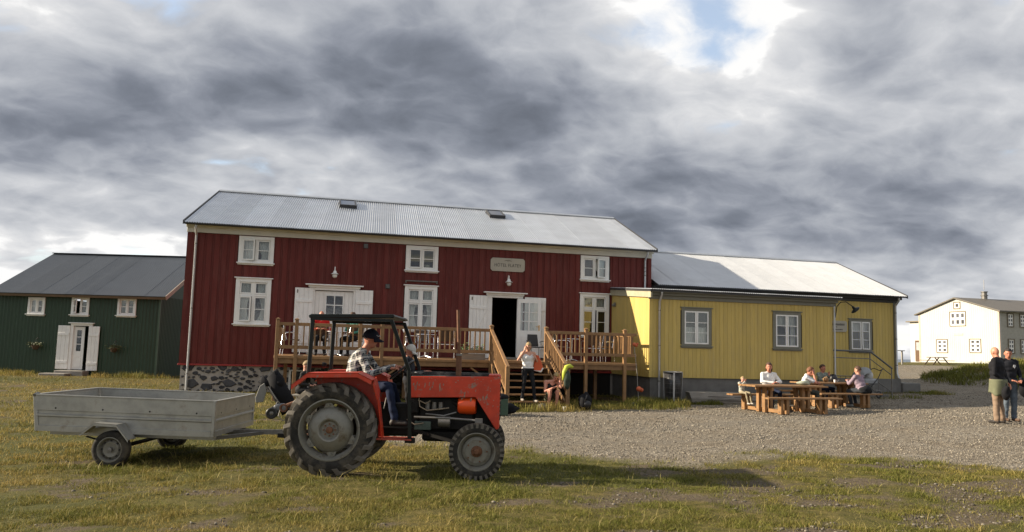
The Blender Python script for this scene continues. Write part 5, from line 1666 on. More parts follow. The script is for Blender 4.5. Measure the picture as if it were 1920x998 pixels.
for s in (-1, 1):
    b = MB(); b.tube([(1.93, s * .555, .30), (1.93, s * .545, .72)], .035, 10); b.box(1.89, 1.99, s * .50 - .03, s * .50 + .03, .70, .775); b.build('kingpin', M['iron'], T, False)
    b = MB(); b.tube([(1.06, s * .40, .765), (1.55, s * .45, .765), (1.95, s * .50, .745)], .016, 8); b.build('drag_link', M['iron'], T, False, smooth=40)
    b = MB(); b.bar((.95, s * .20, .60), (1.93, s * .53, .38), .05, .04); b.build('radius_rod', GR, T, False)
b = MB(); b.lathe([(.0, -.12), (.095, -.12), (.115, -.10), (.118, 0), (.118, .09), (.10, .125), (0, .125)], (1.765, -.22, .925), (1, -.1, 0), 22); b.build('air_cleaner', M['orange'], T, False, smooth=40)
b = MB(); b.tube([(1.64, -.20, .92), (1.52, -.16, 1.0), (1.40, -.10, 1.02)], .035, 10); b.build('intake_hose', GR, T, False, smooth=40)
b = MB(); b.lathe([(0, 0), (.07, 0), (.075, .16), (0, .17)], (1.38, -.28, .70), (1, 0, 0), 14); b.build('starter_motor', M['iron'], T, False, smooth=40)
b = MB(); b.box(1.05, 1.28, -.28, -.21, .58, .70); b.build('injection_pump', pm('dull_green_iron', (.07, .10, .085), .5, metal=.3, var=.4, vs=14), T, False, bevel=.01)
WIRE = pm('tan_wire', (.30, .24, .17), .6)
for pts in ([(1.10, -.27, 1.02), (1.12, -.30, .90), (1.22, -.30, .85), (1.38, -.29, .87), (1.52, -.28, .89)], [(1.06, -.28, 1.0), (1.20, -.29, .94), (1.26, -.28, .98)], [(.95, -.30, .72), (1.06, -.33, .66), (1.18, -.30, .68)]):
    b = MB(); b.tube(pts, .008, 6); b.build('wire', WIRE, T, False, smooth=50)
b = MB(); b.tube([(1.20, -.26, .80), (1.45, -.27, .78), (1.62, -.26, .83)], .012, 6); b.build('fuel_line', M['iron'], T, False, smooth=50)
for k in range(3):
    b = MB(); b.lathe([(0, 0), (.035, 0), (.035, .10), (0, .10)], (1.22 + k * .09, -.22, .86), (0, 0, 1), 10); b.build('filter_bowl', M['iron'], T, False)
b = MB(); b.box(.95, 1.10, -.30, .30, .80, 1.36); b.build('dash', GR, T, False, bevel=.02)
b = MB(); b.tube([(1.05, 0, 1.15), (.84, 0, 1.37)], .022, 8); b.build('steering_column', GR, T, False)
sa = Vector((-.64, 0, .77)); sc = Vector((.82, 0, 1.385)); e1 = Vector((0, 1, 0)); e2 = sa.cross(e1).normalized()
b = MB(); ring = [sc + (e1 * math.cos(t) + e2 * math.sin(t)) * .205 for t in np.linspace(0, 2 * math.pi, 29)]; b.tube(ring, .0135, 8, caps=False); sw_ = b.build('steering_wheel', M['blackplastic'], T, False, smooth=60)
for k in range(3):
    a = k * 2.094 + .4; b = MB(); b.tube([sc, sc + (e1 * math.cos(a) + e2 * math.sin(a)) * .2], .008, 6); b.build('spoke', M['iron'], sw_, False)
b = MB(); b.box(-.02, .40, -.24, .24, 1.02, 1.08); b.build('seat', M['black'], T, False, bevel=.03)
b = MB(); b.box(-.06, -.01, -.23, .23, 1.10, 1.32); b.build('seat_back', M['black'], T, False, bevel=.02)
b = MB(); b.box(.05, .30, -.12, .12, .92, 1.019); b.build('seat_base', GR, T, False)
for y, z in ((-.24, 1.05), (.22, 1.10), (-.12, 1.0)):
    b = MB(); b.tube([(.62, y, .85), (.66, y, z), (.68, y, z + .06)], .010, 6); b.ell((.68, y, z + .07), .02); b.build('lever', M['iron'], T, False)
for s in (-1, 1):
    b = MB(); b.box(.62, .98, s * .28 - .06, s * .28 + .06, .60, .615); b.build('foot_plate', GR, T, False)
b = MB(); b.bar((-.1, 0, .45), (-.78, 0, .42), .09, .05); b.build('drawbar', M['rust'], T, False)
for s in (-1, 1):
    b = MB(); b.bar((-.10, s * .30, .42), (-.78, s * .36, .47), .035, .055); b.build('lift_arm', M['grease'], T, False)
    b = MB(); b.tube([(-.12, s * .24, .98), (-.40, s * .30, .92), (-.46, s * .33, .46)], .022, 8); b.build('lift_rod', M['grease'], T, False)
b = MB(); b.lathe([(.035, -.03), (.055, -.03), (.055, .03), (.035, .03)], (-.74, -.28, .83), (0, 1, 0), 16, close=True); b.tube([(-.70, -.28, .86), (-.56, -.25, .92), (-.2, -.2, .90)], .03, 8); b.build('top_link', M['rust'], T, False, smooth=40)
b = MB(); b.tube([(-.79, -.28, .80), (-.81, -.28, .72), (-.75, -.28, .66), (-.66, -.28, .68), (-.60, -.26, .78)], .007, 6); b.build('chain_loop', M['iron'], T, False)

# ------------------------------------------------------------------ trailer
TL, TW, TH = 2.55, 1.90, .52
tr = thing('trailer', 'galvanised steel box trailer hitched behind the tractor', 'trailer', (-3.768, 12.902, .368), R(-12.94))
tr.rotation_euler = (0, R(.78), R(-12.94))
GV = M['galv']
prof = [(-.006, 0), (-.006, .078), (.016, .082), (.016, .20), (-.010, .214), (-.010, .236), (.016, .250), (.016, .290), (.0, .297), (.0, .500), (-.014, .505), (-.014, .52), (.040, .52), (.040, .508), (.026, .500), (.026, 0)]
def side(p0, u, n, ln, name):
    b = MB(); b.prism(prof, p0, n, (0, 0, 1), Vector(u) * ln)
    o = b.build(name, GV, tr, False)
    for i in range(max(2, int(ln / .50))):
        q = Vector(p0) + Vector(u) * (.22 + i * (ln - .44) / (max(2, int(ln / .50)) - 1)) + Vector((0, 0, .33)); c = MB(); c.lathe([(.013, -.004), (.013, .002), (0, .002)], q, -Vector(n), 8); c.build('bolt', M['grease'], o, False)
side((0.045, 0, 0), (1, 0, 0), (0, 1, 0), TL - .09, 'side_panel'); side((TL - .045, TW, 0), (-1, 0, 0), (0, -1, 0), TL - .09, 'side_panel')
side((TL, 0.045, 0), (0, 1, 0), (-1, 0, 0), TW - .09, 'front_panel'); side((0, TW - .045, 0), (0, -1, 0), (1, 0, 0), TW - .09, 'tail_panel')
for x in (0, TL - .044):
    for y in (0, TW - .044):
        b = MB(); b.box(x - .004, x + .048, y - .004, y + .048, -.005, .522); b.build('corner_post', GV, tr, False, bevel=.006)
b = MB(); b.tube([(.02, -.02, .505), (.02, .10, .525)], .022, 8); b.build('latch', M['iron'], tr, False)
b = MB(); b.box(.05, TL - .05, .05, TW - .05, .0, .03); b.build('floor', GV, tr, False)
WXC, WZC, WR = 1.17, -.206, .262
for s, y in ((-1, -.12), (1, TW + .12)):
    w = MB(); h = .08; w.lathe([(.165, -h * .8), (.19, -h), (.225, -h * 1.02), (.252, -h * .82), (.262, -h * .5), (.262, h * .5), (.252, h * .82), (.225, h * 1.02), (.19, h), (.165, h * .8)], (0, 0, 0), (0, 1, 0), 40, ref=(0, 0, 1), caps=False)
    o = w.build('wheel', M['rubber'], tr, False, smooth=40); o.location = (WXC, y, WZC)
    r = MB(); r.lathe([(.172, s * .058), (.178, s * .072), (.168, s * .074), (.152, s * .05), (.145, s * .0), (.13, s * .012), (.105, s * .034), (.07, s * .03), (.045, s * .022), (0, s * .022)], (0, 0, 0), (0, 1, 0), 36, ref=(0, 0, 1), caps=False); r.build('rim', M['rim'], o, False, smooth=35)
    for k in range(8):
        a = k * math.pi / 4; b = MB(); b.lathe([(.016, 0), (.016, s * .004), (0, s * .004)], (math.sin(a) * .117, s * .024, math.cos(a) * .117), (.0, 1, 0), 10); b.build('rim_slot', M['dark'], o, False)
    b = MB(); b.lathe([(.034, s * .02), (.034, s * .075), (0, s * .078)], (0, 0, 0), (0, 1, 0), 14); b.build('hub', M['iron'], o, False, smooth=40)
    pl = [(-.40, .21), (-.22, .365), (.10, .355), (.28, .15)]
    f = MB(); y0, y1 = (-.26, -.005) if s < 0 else (TW + .005, TW + .26)
    for a, c in zip(pl[:-1], pl[1:]):
        v = [(WXC + a[0], y0, WZC + a[1]), (WXC + c[0], y0, WZC + c[1]), (WXC + c[0], y1, WZC + c[1]), (WXC + a[0], y1, WZC + a[1])]; v += [(q[0], q[1], q[2] + .008) for q in v]
        f.add(v, [(0, 1, 2, 3), (7, 6, 5, 4), (0, 4, 5, 1), (1, 5, 6, 2), (2, 6, 7, 3), (3, 7, 4, 0)])
        yl = y0 if s < 0 else y1
        v = [(WXC + a[0], yl, WZC + a[1] - .03), (WXC + c[0], yl, WZC + c[1] - .03), (WXC + c[0], yl, WZC + c[1] + .008), (WXC + a[0], yl, WZC + a[1] + .008)]; v += [(q[0], q[1] - s * .004, q[2]) for q in v]
        f.add(v, [(0, 1, 2, 3), (7, 6, 5, 4), (0, 4, 5, 1), (1, 5, 6, 2), (2, 6, 7, 3), (3, 7, 4, 0)])
    f.build('mudguard', GV, tr, False)
b = MB(); b.tube([(WXC, -.06, WZC), (WXC, TW + .06, WZC)], .03, 10); b.build('axle', GR, tr, False)
for y in (.25, TW - .25):
    b = MB(); b.box(.1, TL - .05, y - .03, y + .03, -.07, -.002); b.build('chassis_rail', GV, tr, False)
    b = MB(); b.bar((WXC - .45, y - .2, -.06), (WXC, y - .2, WZC + .03), .05, .015); b.bar((WXC, y - .2, WZC + .03), (WXC + .45, y - .2, -.06), .05, .015); b.build('leaf_spring', GR, tr, False)
b = MB(); b.bar((1.6, TW / 2, -.055), (3.75, TW / 2 - .12, .035), .08, .07); b.build('drawbar', M['iron'], tr, False)
for y in (.3, TW - .3):
    b = MB(); b.bar((TL - .1, y, -.05), (3.05, TW / 2 - .06, -.005), .06, .05); b.build('drawbar_stay', M['iron'], tr, False)
b = MB(); b.bar((TL - .35, -.0 + .5, -.05), (TL - .35, TW - .5, -.05), .06, .05); b.build('cross_member', GR, tr, False)

for o_ in tr.children:                      # the tailgate leans back a little
    if o_.type == 'MESH' and o_.name.split('.')[0] in ('tail_panel', 'corner_post', 'side_panel', 'latch'):
        for v_ in o_.data.vertices:
            if v_.co.x < .12: v_.co.x -= .075 * max(0, v_.co.z) / .52
SCUFF = pm('bare_scuffed_metal', (.30, .20, .15), .7, var=.3, vs=30)
rs_ = random.Random(11)
for cx_, cz_, n_, sp_, tall_ in ((1.07, 1.19, 9, .035, 1), (1.30, 1.17, 9, .07, 1), (1.86, 1.20, 7, .03, 1), (1.72, 1.08, 4, .03, 1), (1.99, 1.03, 9, .05, 1), (1.40, 1.28, 10, .30, 0), (1.9, 1.29, 8, .2, 0), (2.15, .95, 6, .10, 0)):
    b = MB()
    for i_ in range(n_):
        x_, z_ = cx_ + rs_.gauss(0, sp_), min(1.29, max(.75, cz_ + rs_.gauss(0, .03))); w_ = rs_.uniform(.004, .012); h_ = rs_.uniform(.012, .05) if tall_ else rs_.uniform(.004, .012)
        k_ = rs_.randint(5, 7); pl_ = [(x_ + math.cos(t_) * w_ * rs_.uniform(.5, 1.1) + .25 * math.sin(t_) * h_ * .4, z_ + math.sin(t_) * h_ * rs_.uniform(.5, 1.1)) for t_ in np.linspace(0, 6.283 * (1 - 1 / k_), k_)]
        b.add([(p_[0], -.3362, p_[1]) for p_ in pl_], [tuple(range(k_))])
    o_ = b.build('paint_scuff', SCUFF, T, False); o_['kind'] = 'stuff'

# ------------------------------------------------------------------ people
def _caps(mb, a, ra, b, rb, n=14):
    a, b = Vector(a), Vector(b)
    d = (b - a)
    L_ = max(d.length, 1e-5)
    prof = []
    for i in range(0, 5):
        t = math.pi / 2 * i / 4
        prof.append((max(1e-4, ra * math.sin(t)), -ra * math.cos(t)))
    for i in range(0, 5):
        t = math.pi / 2 * i / 4
        prof.append((max(1e-4, rb * math.cos(t)), L_ + rb * math.sin(t)))
    mb.lathe(prof, a, d, n)

class Fig:
    """lays out joints for a figure that faces -y (its own left is +x)"""
    def __init__(s, h=1.72, sit=None, build=1.0):
        k = h / 1.72
        s.k, s.b = k, build
        J = {}
        if sit is None:
            J['pel'] = (0, 0, .95 * k); J['chest'] = (0, -.005, 1.27 * k); J['nb'] = (0, .015, 1.44 * k); J['head'] = (0, -.01, 1.60 * k)
            for q, sg in (('l', 1), ('r', -1)):
                J['sh' + q] = (sg * .185 * k, .01, 1.41 * k); J['el' + q] = (sg * .235 * k, .03, 1.11 * k); J['wr' + q] = (sg * .24 * k, -.03, .87 * k)
                J['hp' + q] = (sg * .09 * k, 0, .92 * k); J['kn' + q] = (sg * .10 * k, -.015, .50 * k); J['an' + q] = (sg * .105 * k, .02, .085 * k)
        else:
            J['pel'] = (0, 0, sit + .10 * k); J['chest'] = (0, .0, sit + .40 * k); J['nb'] = (0, -.005, sit + .57 * k); J['head'] = (0, -.03, sit + .735 * k)
            for q, sg in (('l', 1), ('r', -1)):
                J['sh' + q] = (sg * .185 * k, -.005, sit + .54 * k); J['el' + q] = (sg * .25 * k, -.06, sit + .27 * k); J['wr' + q] = (sg * .16 * k, -.27, sit + .24 * k)
                J['hp' + q] = (sg * .09 * k, -.02, sit + .09 * k); J['kn' + q] = (sg * .12 * k, -.43 * k, sit + .06 * k); J['an' + q] = (sg * .12 * k, -.42 * k, .085 * k)
        s.J = {a: Vector(v) for a, v in J.items()}
        s.look = Vector((0, -1, -.05)); s.hup = Vector((0, 0, 1)); s.toe = {'l': Vector((.15, -1, 0)), 'r': Vector((-.15, -1, 0))}
        s.curl = .55
    def set(s, **kw):
        for a, v in kw.items(): s.J[a] = Vector(v)
        return s
    def shift(s, names, d):
        for n in names.split(): s.J[n] = s.J[n] + Vector(d)
        return s

def person(label, F, loc, rz, top, bottom, shoes, skin=None, sleeve='long', legs='long', hair=None, hairstyle='short', extra_skin=(), group=None, voxel=.0115, female=False, neckline=0.0, legw=1.0):
    skin = skin or M['skin']
    J, k, bd = F.J, F.k, F.b
    P = []      # (kind, data..., region)
    def cap(a, ra, b, rb, reg): P.append(('c', Vector(a), ra * k, Vector(b), rb * k, reg))
    def ell(c, r, rot, reg): P.append(('e', Vector(c), Vector(r) * k, rot, reg))
    up = (J['nb'] - J['pel']).normalized()
    rt = (J['shl'] - J['shr']).normalized()
    fw = up.cross(rt).normalized() * -1            # forward
    rt = up.cross(fw).normalized() * 1
    if rt.dot(J['shl'] - J['shr']) < 0: rt = -rt
    tb = Matrix((rt, -fw, up)).transposed()
    hr = (J['hpl'] - J['hpr']).normalized()
    ell(J['chest'], (.172 * bd, .118 * bd, .19), tb, 'top')
    ell(J['pel'] * .45 + J['chest'] * .55 - up * .02 * k, (.150 * bd, .112 * bd * (1.05 if bd > 1 else 1), .17), tb, 'top')
    ell(J['pel'] + up * .02 * k, (.165 * bd, .125 * bd, .13), tb, 'hip')
    sr = 'skin' if sleeve == 'none' else 'top'
    cap(J['shl'], .066, J['nb'], .052, sr); cap(J['shr'], .066, J['nb'], .052, sr)
    if female:
        for sg in (-1, 1): ell(J['chest'] + rt * sg * .075 * k + fw * .095 * k + up * .02 * k, (.065, .055, .065), tb, 'top')
    hl = F.look.normalized()
    hu = (F.hup - hl * F.hup.dot(hl)).normalized()
    hx = hl.cross(hu).normalized() * -1            # figure's left
    hx = hu.cross(hl).normalized()
    hb = Matrix((hx, -hl, hu)).transposed()
    hc = J['head']
    ell(hc + hu * .015 * k, (.076, .096, .108), hb, 'skin')
    ell(hc - hu * .060 * k + hl * .022 * k, (.056, .066, .062), hb, 'skin')
    ell(hc - hu * .020 * k + hl * .098 * k, (.013, .017, .022), hb, 'skin')
    for sg in (-1, 1): ell(hc + hx * sg * .079 * k - hu * .008 * k - hl * .01 * k, (.011, .019, .031), hb, 'skin')
    cap(J['nb'] - up * .02 * k, .058, hc - hu * .055 * k - hl * .012 * k, .052, 'skin')
    fing = []
    for q in 'lr':
        sh, el, wr = J['sh' + q], J['el' + q], J['wr' + q]
        r1 = 'top' if sleeve in ('long', 'short') else 'skin'
        if sleeve == 'short':
            m_ = sh.lerp(el, .72); cap(sh, .060, m_, .052, 'top'); cap(m_, .044, el, .040, 'skin')
        else:
            cap(sh, .058 if sleeve == 'long' else .050, el, .047 if sleeve == 'long' else .041, r1)
        cap(el, .046 if sleeve == 'long' else .040, wr, .034 if sleeve == 'long' else .028, 'top' if sleeve == 'long' else 'skin')
        hd_ = getattr(F, 'hand_' + q, None)
        d = (Vector(hd_) if hd_ is not None else (wr - el)).normalized()
        pn = getattr(F, 'palm_' + q, None)
        pn = Vector(pn) if pn is not None else (fw if abs(d.z) > .7 else Vector((0, 0, -1)))
        pn = (pn - d * pn.dot(d)).normalized()
        sd = d.cross(pn).normalized()
        pc = wr + d * .055 * k
        rotp = Matrix((sd, pn, d)).transposed()
        cap(wr, .026, wr + d * .03 * k, .026, 'skin'); ell(pc, (.041, .018, .052), rotp, 'skin')
        inner = sd if (sd.dot(rt) < 0) == (q == 'l') else -sd
        for i, (off, ln) in enumerate(((.030, .070), (.011, .080), (-.009, .075), (-.028, .060))):
            a0 = pc + d * .040 * k + inner * off * k
            c_ = F.curl
            p1 = a0 + (d * math.cos(c_ * .5) + pn * math.sin(c_ * .5)) * ln * .45 * k
            p2 = p1 + (d * math.cos(c_ * 1.4) + pn * math.sin(c_ * 1.4)) * ln * .35 * k
            p3 = p2 + (d * math.cos(c_ * 2.1) + pn * math.sin(c_ * 2.1)) * ln * .28 * k
            fing.append(([a0 - d * .02 * k, a0, p1, p2, p3], [.0095 * k, .0095 * k, .0088 * k, .0078 * k, .006 * k]))
        t0 = pc - d * .02 * k + inner * .036 * k
        t1 = t0 + (d * .6 + inner * .7 + pn * .3).normalized() * .036 * k
        fing.append(([t0 - inner * .012 * k, t0, t1, t1 + (d + pn * .5).normalized() * .028 * k], [.011 * k, .0115 * k, .0098 * k, .007 * k]))
        hp, kn, an = J['hp' + q], J['kn' + q], J['an' + q]
        th = .086 * (1 + (bd - 1) * .6)
        if legs == 'long':
            cap(hp, th * (1 + (legw - 1) * .4), kn, .060 * legw, 'leg'); cap(kn, .059 * legw, an + Vector((0, 0, .02)), .050 * legw, 'leg')
        else:
            m_ = hp.lerp(kn, .75); cap(hp, th, m_, .074, 'leg'); cap(m_, .062, kn, .054, 'skin'); mid_ = kn.lerp(an, .35); cap(kn, .052, mid_, .052, 'skin'); cap(mid_, .052, an, .036, 'skin')
        tv = F.toe[q].normalized()
        base = an - Vector((0, 0, .045 * k))
        cap(an, .042, base - tv * .03 * k, .040, 'shoe'); cap(base - tv * .03 * k, .038, base + tv * .15 * k, .034, 'shoe')
    mb = MB()
    for p in P:
        if p[0] == 'c': _caps(mb, p[1], p[2], p[3], p[4])
        else: mb.ell(p[1], p[2], 16, 12, rot=p[3])
    me0 = mb.mesh('tmp', [])
    ob = bpy.data.objects.new('tmp', me0); COL.objects.link(ob)
    rm = ob.modifiers.new('r', 'REMESH'); rm.mode = 'VOXEL'; rm.voxel_size = voxel
    sm_ = ob.modifiers.new('s', 'SMOOTH'); sm_.factor = .5; sm_.iterations = 4
    bpy.context.view_layer.update()
    me = bpy.data.meshes.new_from_object(ob.evaluated_get(bpy.context.evaluated_depsgraph_get()))
    bpy.data.objects.remove(ob)
    nv = len(me.vertices); co = np.zeros(nv * 3); me.vertices.foreach_get('co', co); co = co.reshape(-1, 3)
    fs = [tuple(p.vertices) for p in me.polygons]
    cen = np.array([co[list(f)].mean(0) for f in fs])
    REG = ['top', 'hip', 'leg', 'skin', 'shoe']
    best = np.full(len(cen), 1e9); reg = np.zeros(len(cen), int)
    for p in P:
        if p[0] == 'c':
            a, b = np.array(p[1]), np.array(p[3]); ab = b - a; t = np.clip(((cen - a) @ ab) / max(ab @ ab, 1e-9), 0, 1)
            d = np.linalg.norm(cen - (a + t[:, None] * ab), axis=1) - (p[2] * (1 - t) + p[4] * t)
        else:
            m_ = np.array(p[3]); q_ = (cen - np.array(p[1])) @ m_ / np.array(p[2]); d = (np.linalg.norm(q_, axis=1) - 1) * min(p[2])
        r_ = REG.index(p[-1]); k_ = d < best; best[k_] = d[k_]; reg[k_] = r_
    nb = np.array(J['nb']); upn = np.array(up)
    hgt = (cen - np.array(J['pel'])) @ upn
    if neckline:
        fr = (cen - np.array(J['chest'])) @ np.array(fw)
        rr_ = (cen - np.array(J['chest'])) @ np.array(rt)
        reg[(reg == 0) & ((cen - nb) @ upn > -neckline + abs(rr_) * .55 - (fr < 0) * .04)] = 3
    reg[(reg == 1)] = np.where(hgt[reg == 1] > .035 * k, 0, 2)
    # fold-like relief of the cloth
    vreg = np.zeros(nv, int)
    for f, r_ in zip(fs, reg):
        for v in f: vreg[v] = r_
    nrm = np.zeros(nv * 3); me.vertices.foreach_get('normal', nrm); nrm = nrm.reshape(-1, 3)
    seed = rng.uniform(0, 50)
    w_ = np.array([mnoise.noise(Vector((x * 9 + seed, y * 9, z * 15))) for x, y, z in co])
    co = co + nrm * (w_ * np.where((vreg == 0) | (vreg == 2), .013, 0))[:, None]
    out = MB(); out.v = [tuple(q) for q in co]; out.f = [list(f) for f in fs]; out.m = [int(q) for q in reg]
    EYE = 5
    for sg in (-1, 1):
        ec = np.array(hc + hx * sg * .032 * k + hl * .088 * k + hu * .018 * k)
        for i in np.where(np.linalg.norm(cen - ec, axis=1) < .0145 * k)[0]: out.m[i] = EYE
    mc = np.array(hc + hl * .085 * k - hu * .068 * k); hxn = np.array(hx); hun = np.array(hu)
    for i in np.where((np.abs((cen - mc) @ hxn) < .022 * k) & (np.abs((cen - mc) @ hun) < .008 * k) & (np.linalg.norm(cen - mc, axis=1) < .05))[0]: out.m[i] = EYE
    for pts, rs in fing: out.tube(pts, rs, 6, m=3)
    dk = pm('dark_feature', (.10, .045, .035), .6)
    me2 = out.mesh('person', [top, bottom, bottom, skin, shoes, dk], True)
    o = link('person', me2)
    o.location = loc; o.rotation_euler = (0, 0, rz)
    tag(o, label, 'person', group)
    if hair is not None:
        h_ = MB(); n, kk = 26, 18
        vs = []; ok = []
        sd = rng.uniform(0, 99)
        for i in range(kk + 1):
            t = math.pi * i / kk
            for j in range(n):
                a = 2 * math.pi * j / n
                q = Vector((math.sin(t) * math.cos(a), math.sin(t) * math.sin(a), math.cos(t)))    # x left, y back, z up
                nz = mnoise.noise(q * 4 + Vector((sd, 0, 0))) * .012 + mnoise.noise(q * 11 + Vector((sd, 9, 0))) * .006
                r = Vector((.090, .110, .122)) * 1.0
                ln = 0
                if hairstyle == 'long' and q.z < .1 and q.y > -.35: ln = (.1 - q.z) * .085
                w = Vector((q.x * (r.x + nz), q.y * (r.y + nz) + .006, q.z * (r.z + nz) + .020 - ln))
                vs.append(hc + (hx * w.x - hl * w.y + hu * w.z) * k)
                lim = -.25 if hairstyle in ('short', 'under') else -2
                ok.append((hairstyle != 'under' or q.z < .30) and ((q.y > -.42 or q.z > .40) and q.z > (lim if q.y > 0 else .05)) or (hairstyle == 'long' and q.y > -.2))
        fs = []
        for i in range(kk):
            for j in range(n):
                a, b = i * n + j, i * n + (j + 1) % n
                if ok[a] and ok[b] and ok[a + n] and ok[b + n]: fs.append((a, a + n, b + n, b))
        h_.add(vs, fs); ho = h_.build('hair', hair, o, False, smooth=True)
        sl_ = ho.modifiers.new('thick', 'SOLIDIFY'); sl_.thickness = .012; sl_.offset = -1
    o['_frame'] = 0
    del o['_frame']
    return o, (hc, hx, hl, hu, k)

def cap_hat(o, fr, mat, brim=True, bm=None, soft=False):
    hc, hx, hl, hu, k = fr
    b = MB(); vs = []; n, kk = 24, 9
    for i in range(kk + 1):
        t = math.pi / 2 * 1.08 * i / kk
        for j in range(n):
            a = 2 * math.pi * j / n
            r = (.094, .114, .120 if not soft else .128)
            w = Vector((math.sin(t) * math.cos(a) * r[0], math.sin(t) * math.sin(a) * r[1] + .004, math.cos(t) * r[2] + .022))
            vs.append(hc + (hx * w.x - hl * w.y + hu * w.z) * k)
    fs = [(i * n + j, (i + 1) * n + j, (i + 1) * n + (j + 1) % n, i * n + (j + 1) % n) for i in range(kk) for j in range(n)]
    b.add(vs, fs); c = b.build('cap', mat, o, False, smooth=True)
    q = c.modifiers.new('t', 'SOLIDIFY'); q.thickness = .006
    if brim:
        b = MB(); vs = []
        for i in range(4):
            for j in range(13):
                a = -1.15 + 2.3 * j / 12; rr_ = 1 + .62 * i / 3 * math.cos(a) ** .6 if abs(a) < 1.5 else 1
                w = Vector((math.sin(a) * .094, -math.cos(a) * .112 * rr_, .020 - .024 * i / 3 - abs(math.sin(a)) * .010 * i))
                vs.append(hc + (hx * w.x - hl * w.y + hu * w.z) * k)
        b.add(vs, [(i * 13 + j, i * 13 + j + 1, (i + 1) * 13 + j + 1, (i + 1) * 13 + j) for i in range(3) for j in range(12)])
        br = b.build('brim', bm or mat, c, False, smooth=True); q = br.modifiers.new('t', 'SOLIDIFY'); q.thickness = .005
    return c

def cloth(name, col, var=.14, rough=.85): return pm(name, col, rough, var=var, vs=9, spec=.25)
JEANS = cloth('dark_blue_jeans', (.013, .020, .048), .3); NAVY = cloth('navy_cap_cloth', (.012, .014, .026)); SHOE = pm('dark_shoe', (.03, .024, .02), .6)
BLOND = pm('blond_hair', (.33, .23, .11), .7, var=.3, vs=40); BROWN = pm('brown_hair', (.075, .038, .020), .7, var=.35, vs=40); GREYH = pm('grey_hair', (.42, .38, .33), .7, var=.3, vs=40); GINGER = pm('reddish_hair', (.16, .065, .028), .7, var=.35, vs=40); DARKH = pm('dark_hair', (.022, .017, .014), .7, var=.3, vs=40)
WHITE = cloth('white_cotton', (.72, .71, .69), .06)

# plaid flannel
plaid = bpy.data.materials.new('plaid_flannel'); plaid.use_nodes = True
N, L = plaid.node_tree.nodes, plaid.node_tree.links
pbs = N['Principled BSDF']; pbs.inputs['Roughness'].default_value = .9
tcn = N.new('ShaderNodeTexCoord'); sp = N.new('ShaderNodeSeparateXYZ'); L.new(tcn.outputs['Object'], sp.inputs[0])
def pmath(op, a, b):
    n = N.new('ShaderNodeMath'); n.operation = op
    for i, q in enumerate((a, b)):
        if isinstance(q, (int, float)): n.inputs[i].default_value = q
        else: L.new(q, n.inputs[i])
    return n.outputs[0]
def band(src, per, off):
    f = pmath('FRACT', pmath('ADD', pmath('DIVIDE', src, per), off), 0)
    r = N.new('ShaderNodeValToRGB'); r.color_ramp.interpolation = 'CONSTANT'; el = r.color_ramp.elements
    st = [(0, (.70, .69, .64)), (.30, (.020, .026, .06)), (.42, (.55, .54, .47)), (.50, (.012, .014, .022)), (.74, (.20, .21, .16)), (.82, (.020, .026, .06))]
    while len(el) < len(st): el.new(.5)
    for e, (p_, c_) in zip(el, st): e.position = p_; e.color = (*c_, 1)
    L.new(f, r.inputs[0]); return r.outputs[0]
dg = pmath('ADD', sp.outputs[1], pmath('MULTIPLY', sp.outputs[0], .55)); zz_ = pmath('ADD', sp.outputs[2], pmath('MULTIPLY', sp.outputs[1], .30))
mxp = N.new('ShaderNodeMixRGB'); mxp.inputs[0].default_value = .5; L.new(band(dg, .105, .1), mxp.inputs[1]); L.new(band(zz_, .105, .3), mxp.inputs[2]); L.new(mxp.outputs[0], pbs.inputs['Base Color'])

# 1 tractor driver (tractor frame: fig x = tractor y, fig y = -tractor x)
F = Fig(1.80, .0, 1.24)
F.set(pel=(0, -.17, 1.16), chest=(0, -.20, 1.44), nb=(0, -.265, 1.625), head=(0, -.36, 1.80))
F.set(shl=(.19, -.25, 1.60), shr=(-.19, -.25, 1.60), ell=(.28, -.42, 1.36), elr=(-.30, -.40, 1.32), wrl=(.16, -.68, 1.42), wrr=(-.17, -.66, 1.40))
F.set(hpl=(.10, -.20, 1.13), hpr=(-.10, -.20, 1.13), knl=(.22, -.66, 1.14), knr=(-.24, -.68, 1.15), anl=(.27, -.80, .715), anr=(-.28, -.78, .715))
F.look = Vector((0, -1, -.14)); F.hand_l = (-.05, -1, .0); F.hand_r = (.10, -1, .05); F.curl = .95
o, fr = person('man in plaid shirt and navy cap driving the red tractor', F, TO, TA + R(90), plaid, JEANS, SHOE, M['skinred'], hair=GREYH, hairstyle='under', voxel=.0105)
cp = cap_hat(o, fr, NAVY)
hc, hx, hl, hu, k = fr
bm_ = MB()
for t in np.linspace(-.55, .75, 9):     # small pale stitched emblem on the cap front
    q = hc + (hx * math.sin(-t) * .095 + hl * math.cos(t) * .117 + hu * (.060 + .006 * math.sin(t * 9))) * k; bm_.ell(q, .0065, 6, 4)
bm_.build('emblem', pm('pale_stitching', (.6, .6, .62), .7), cp, False)

# 2 child on the far foot plate
F = Fig(1.18); F.look = Vector((0, -1, -.45))
F.set(wrl=(.14, -.22, .80), wrr=(-.14, -.22, .80))
cx, sx_ = math.cos(TA), math.sin(TA)
lx, ly = .86, .45
o, fr = person('child in white cap standing behind the tractor dashboard', F, (TO[0] + lx * cx - ly * sx_, TO[1] + lx * sx_ + ly * cx, .55), TA + R(90), cloth('dark_jacket', (.02, .022, .03)), cloth('black_child_trousers', (.012, .012, .014)), SHOE, M['skinred'], voxel=.011)
cap_hat(o, fr, cloth('offwhite_cap', (.55, .54, .50)), True, None, True)
b = MB(); b.box(.72, .98, .36, .58, .535, .55); b.build('step_plate', M['grease'], T, False)

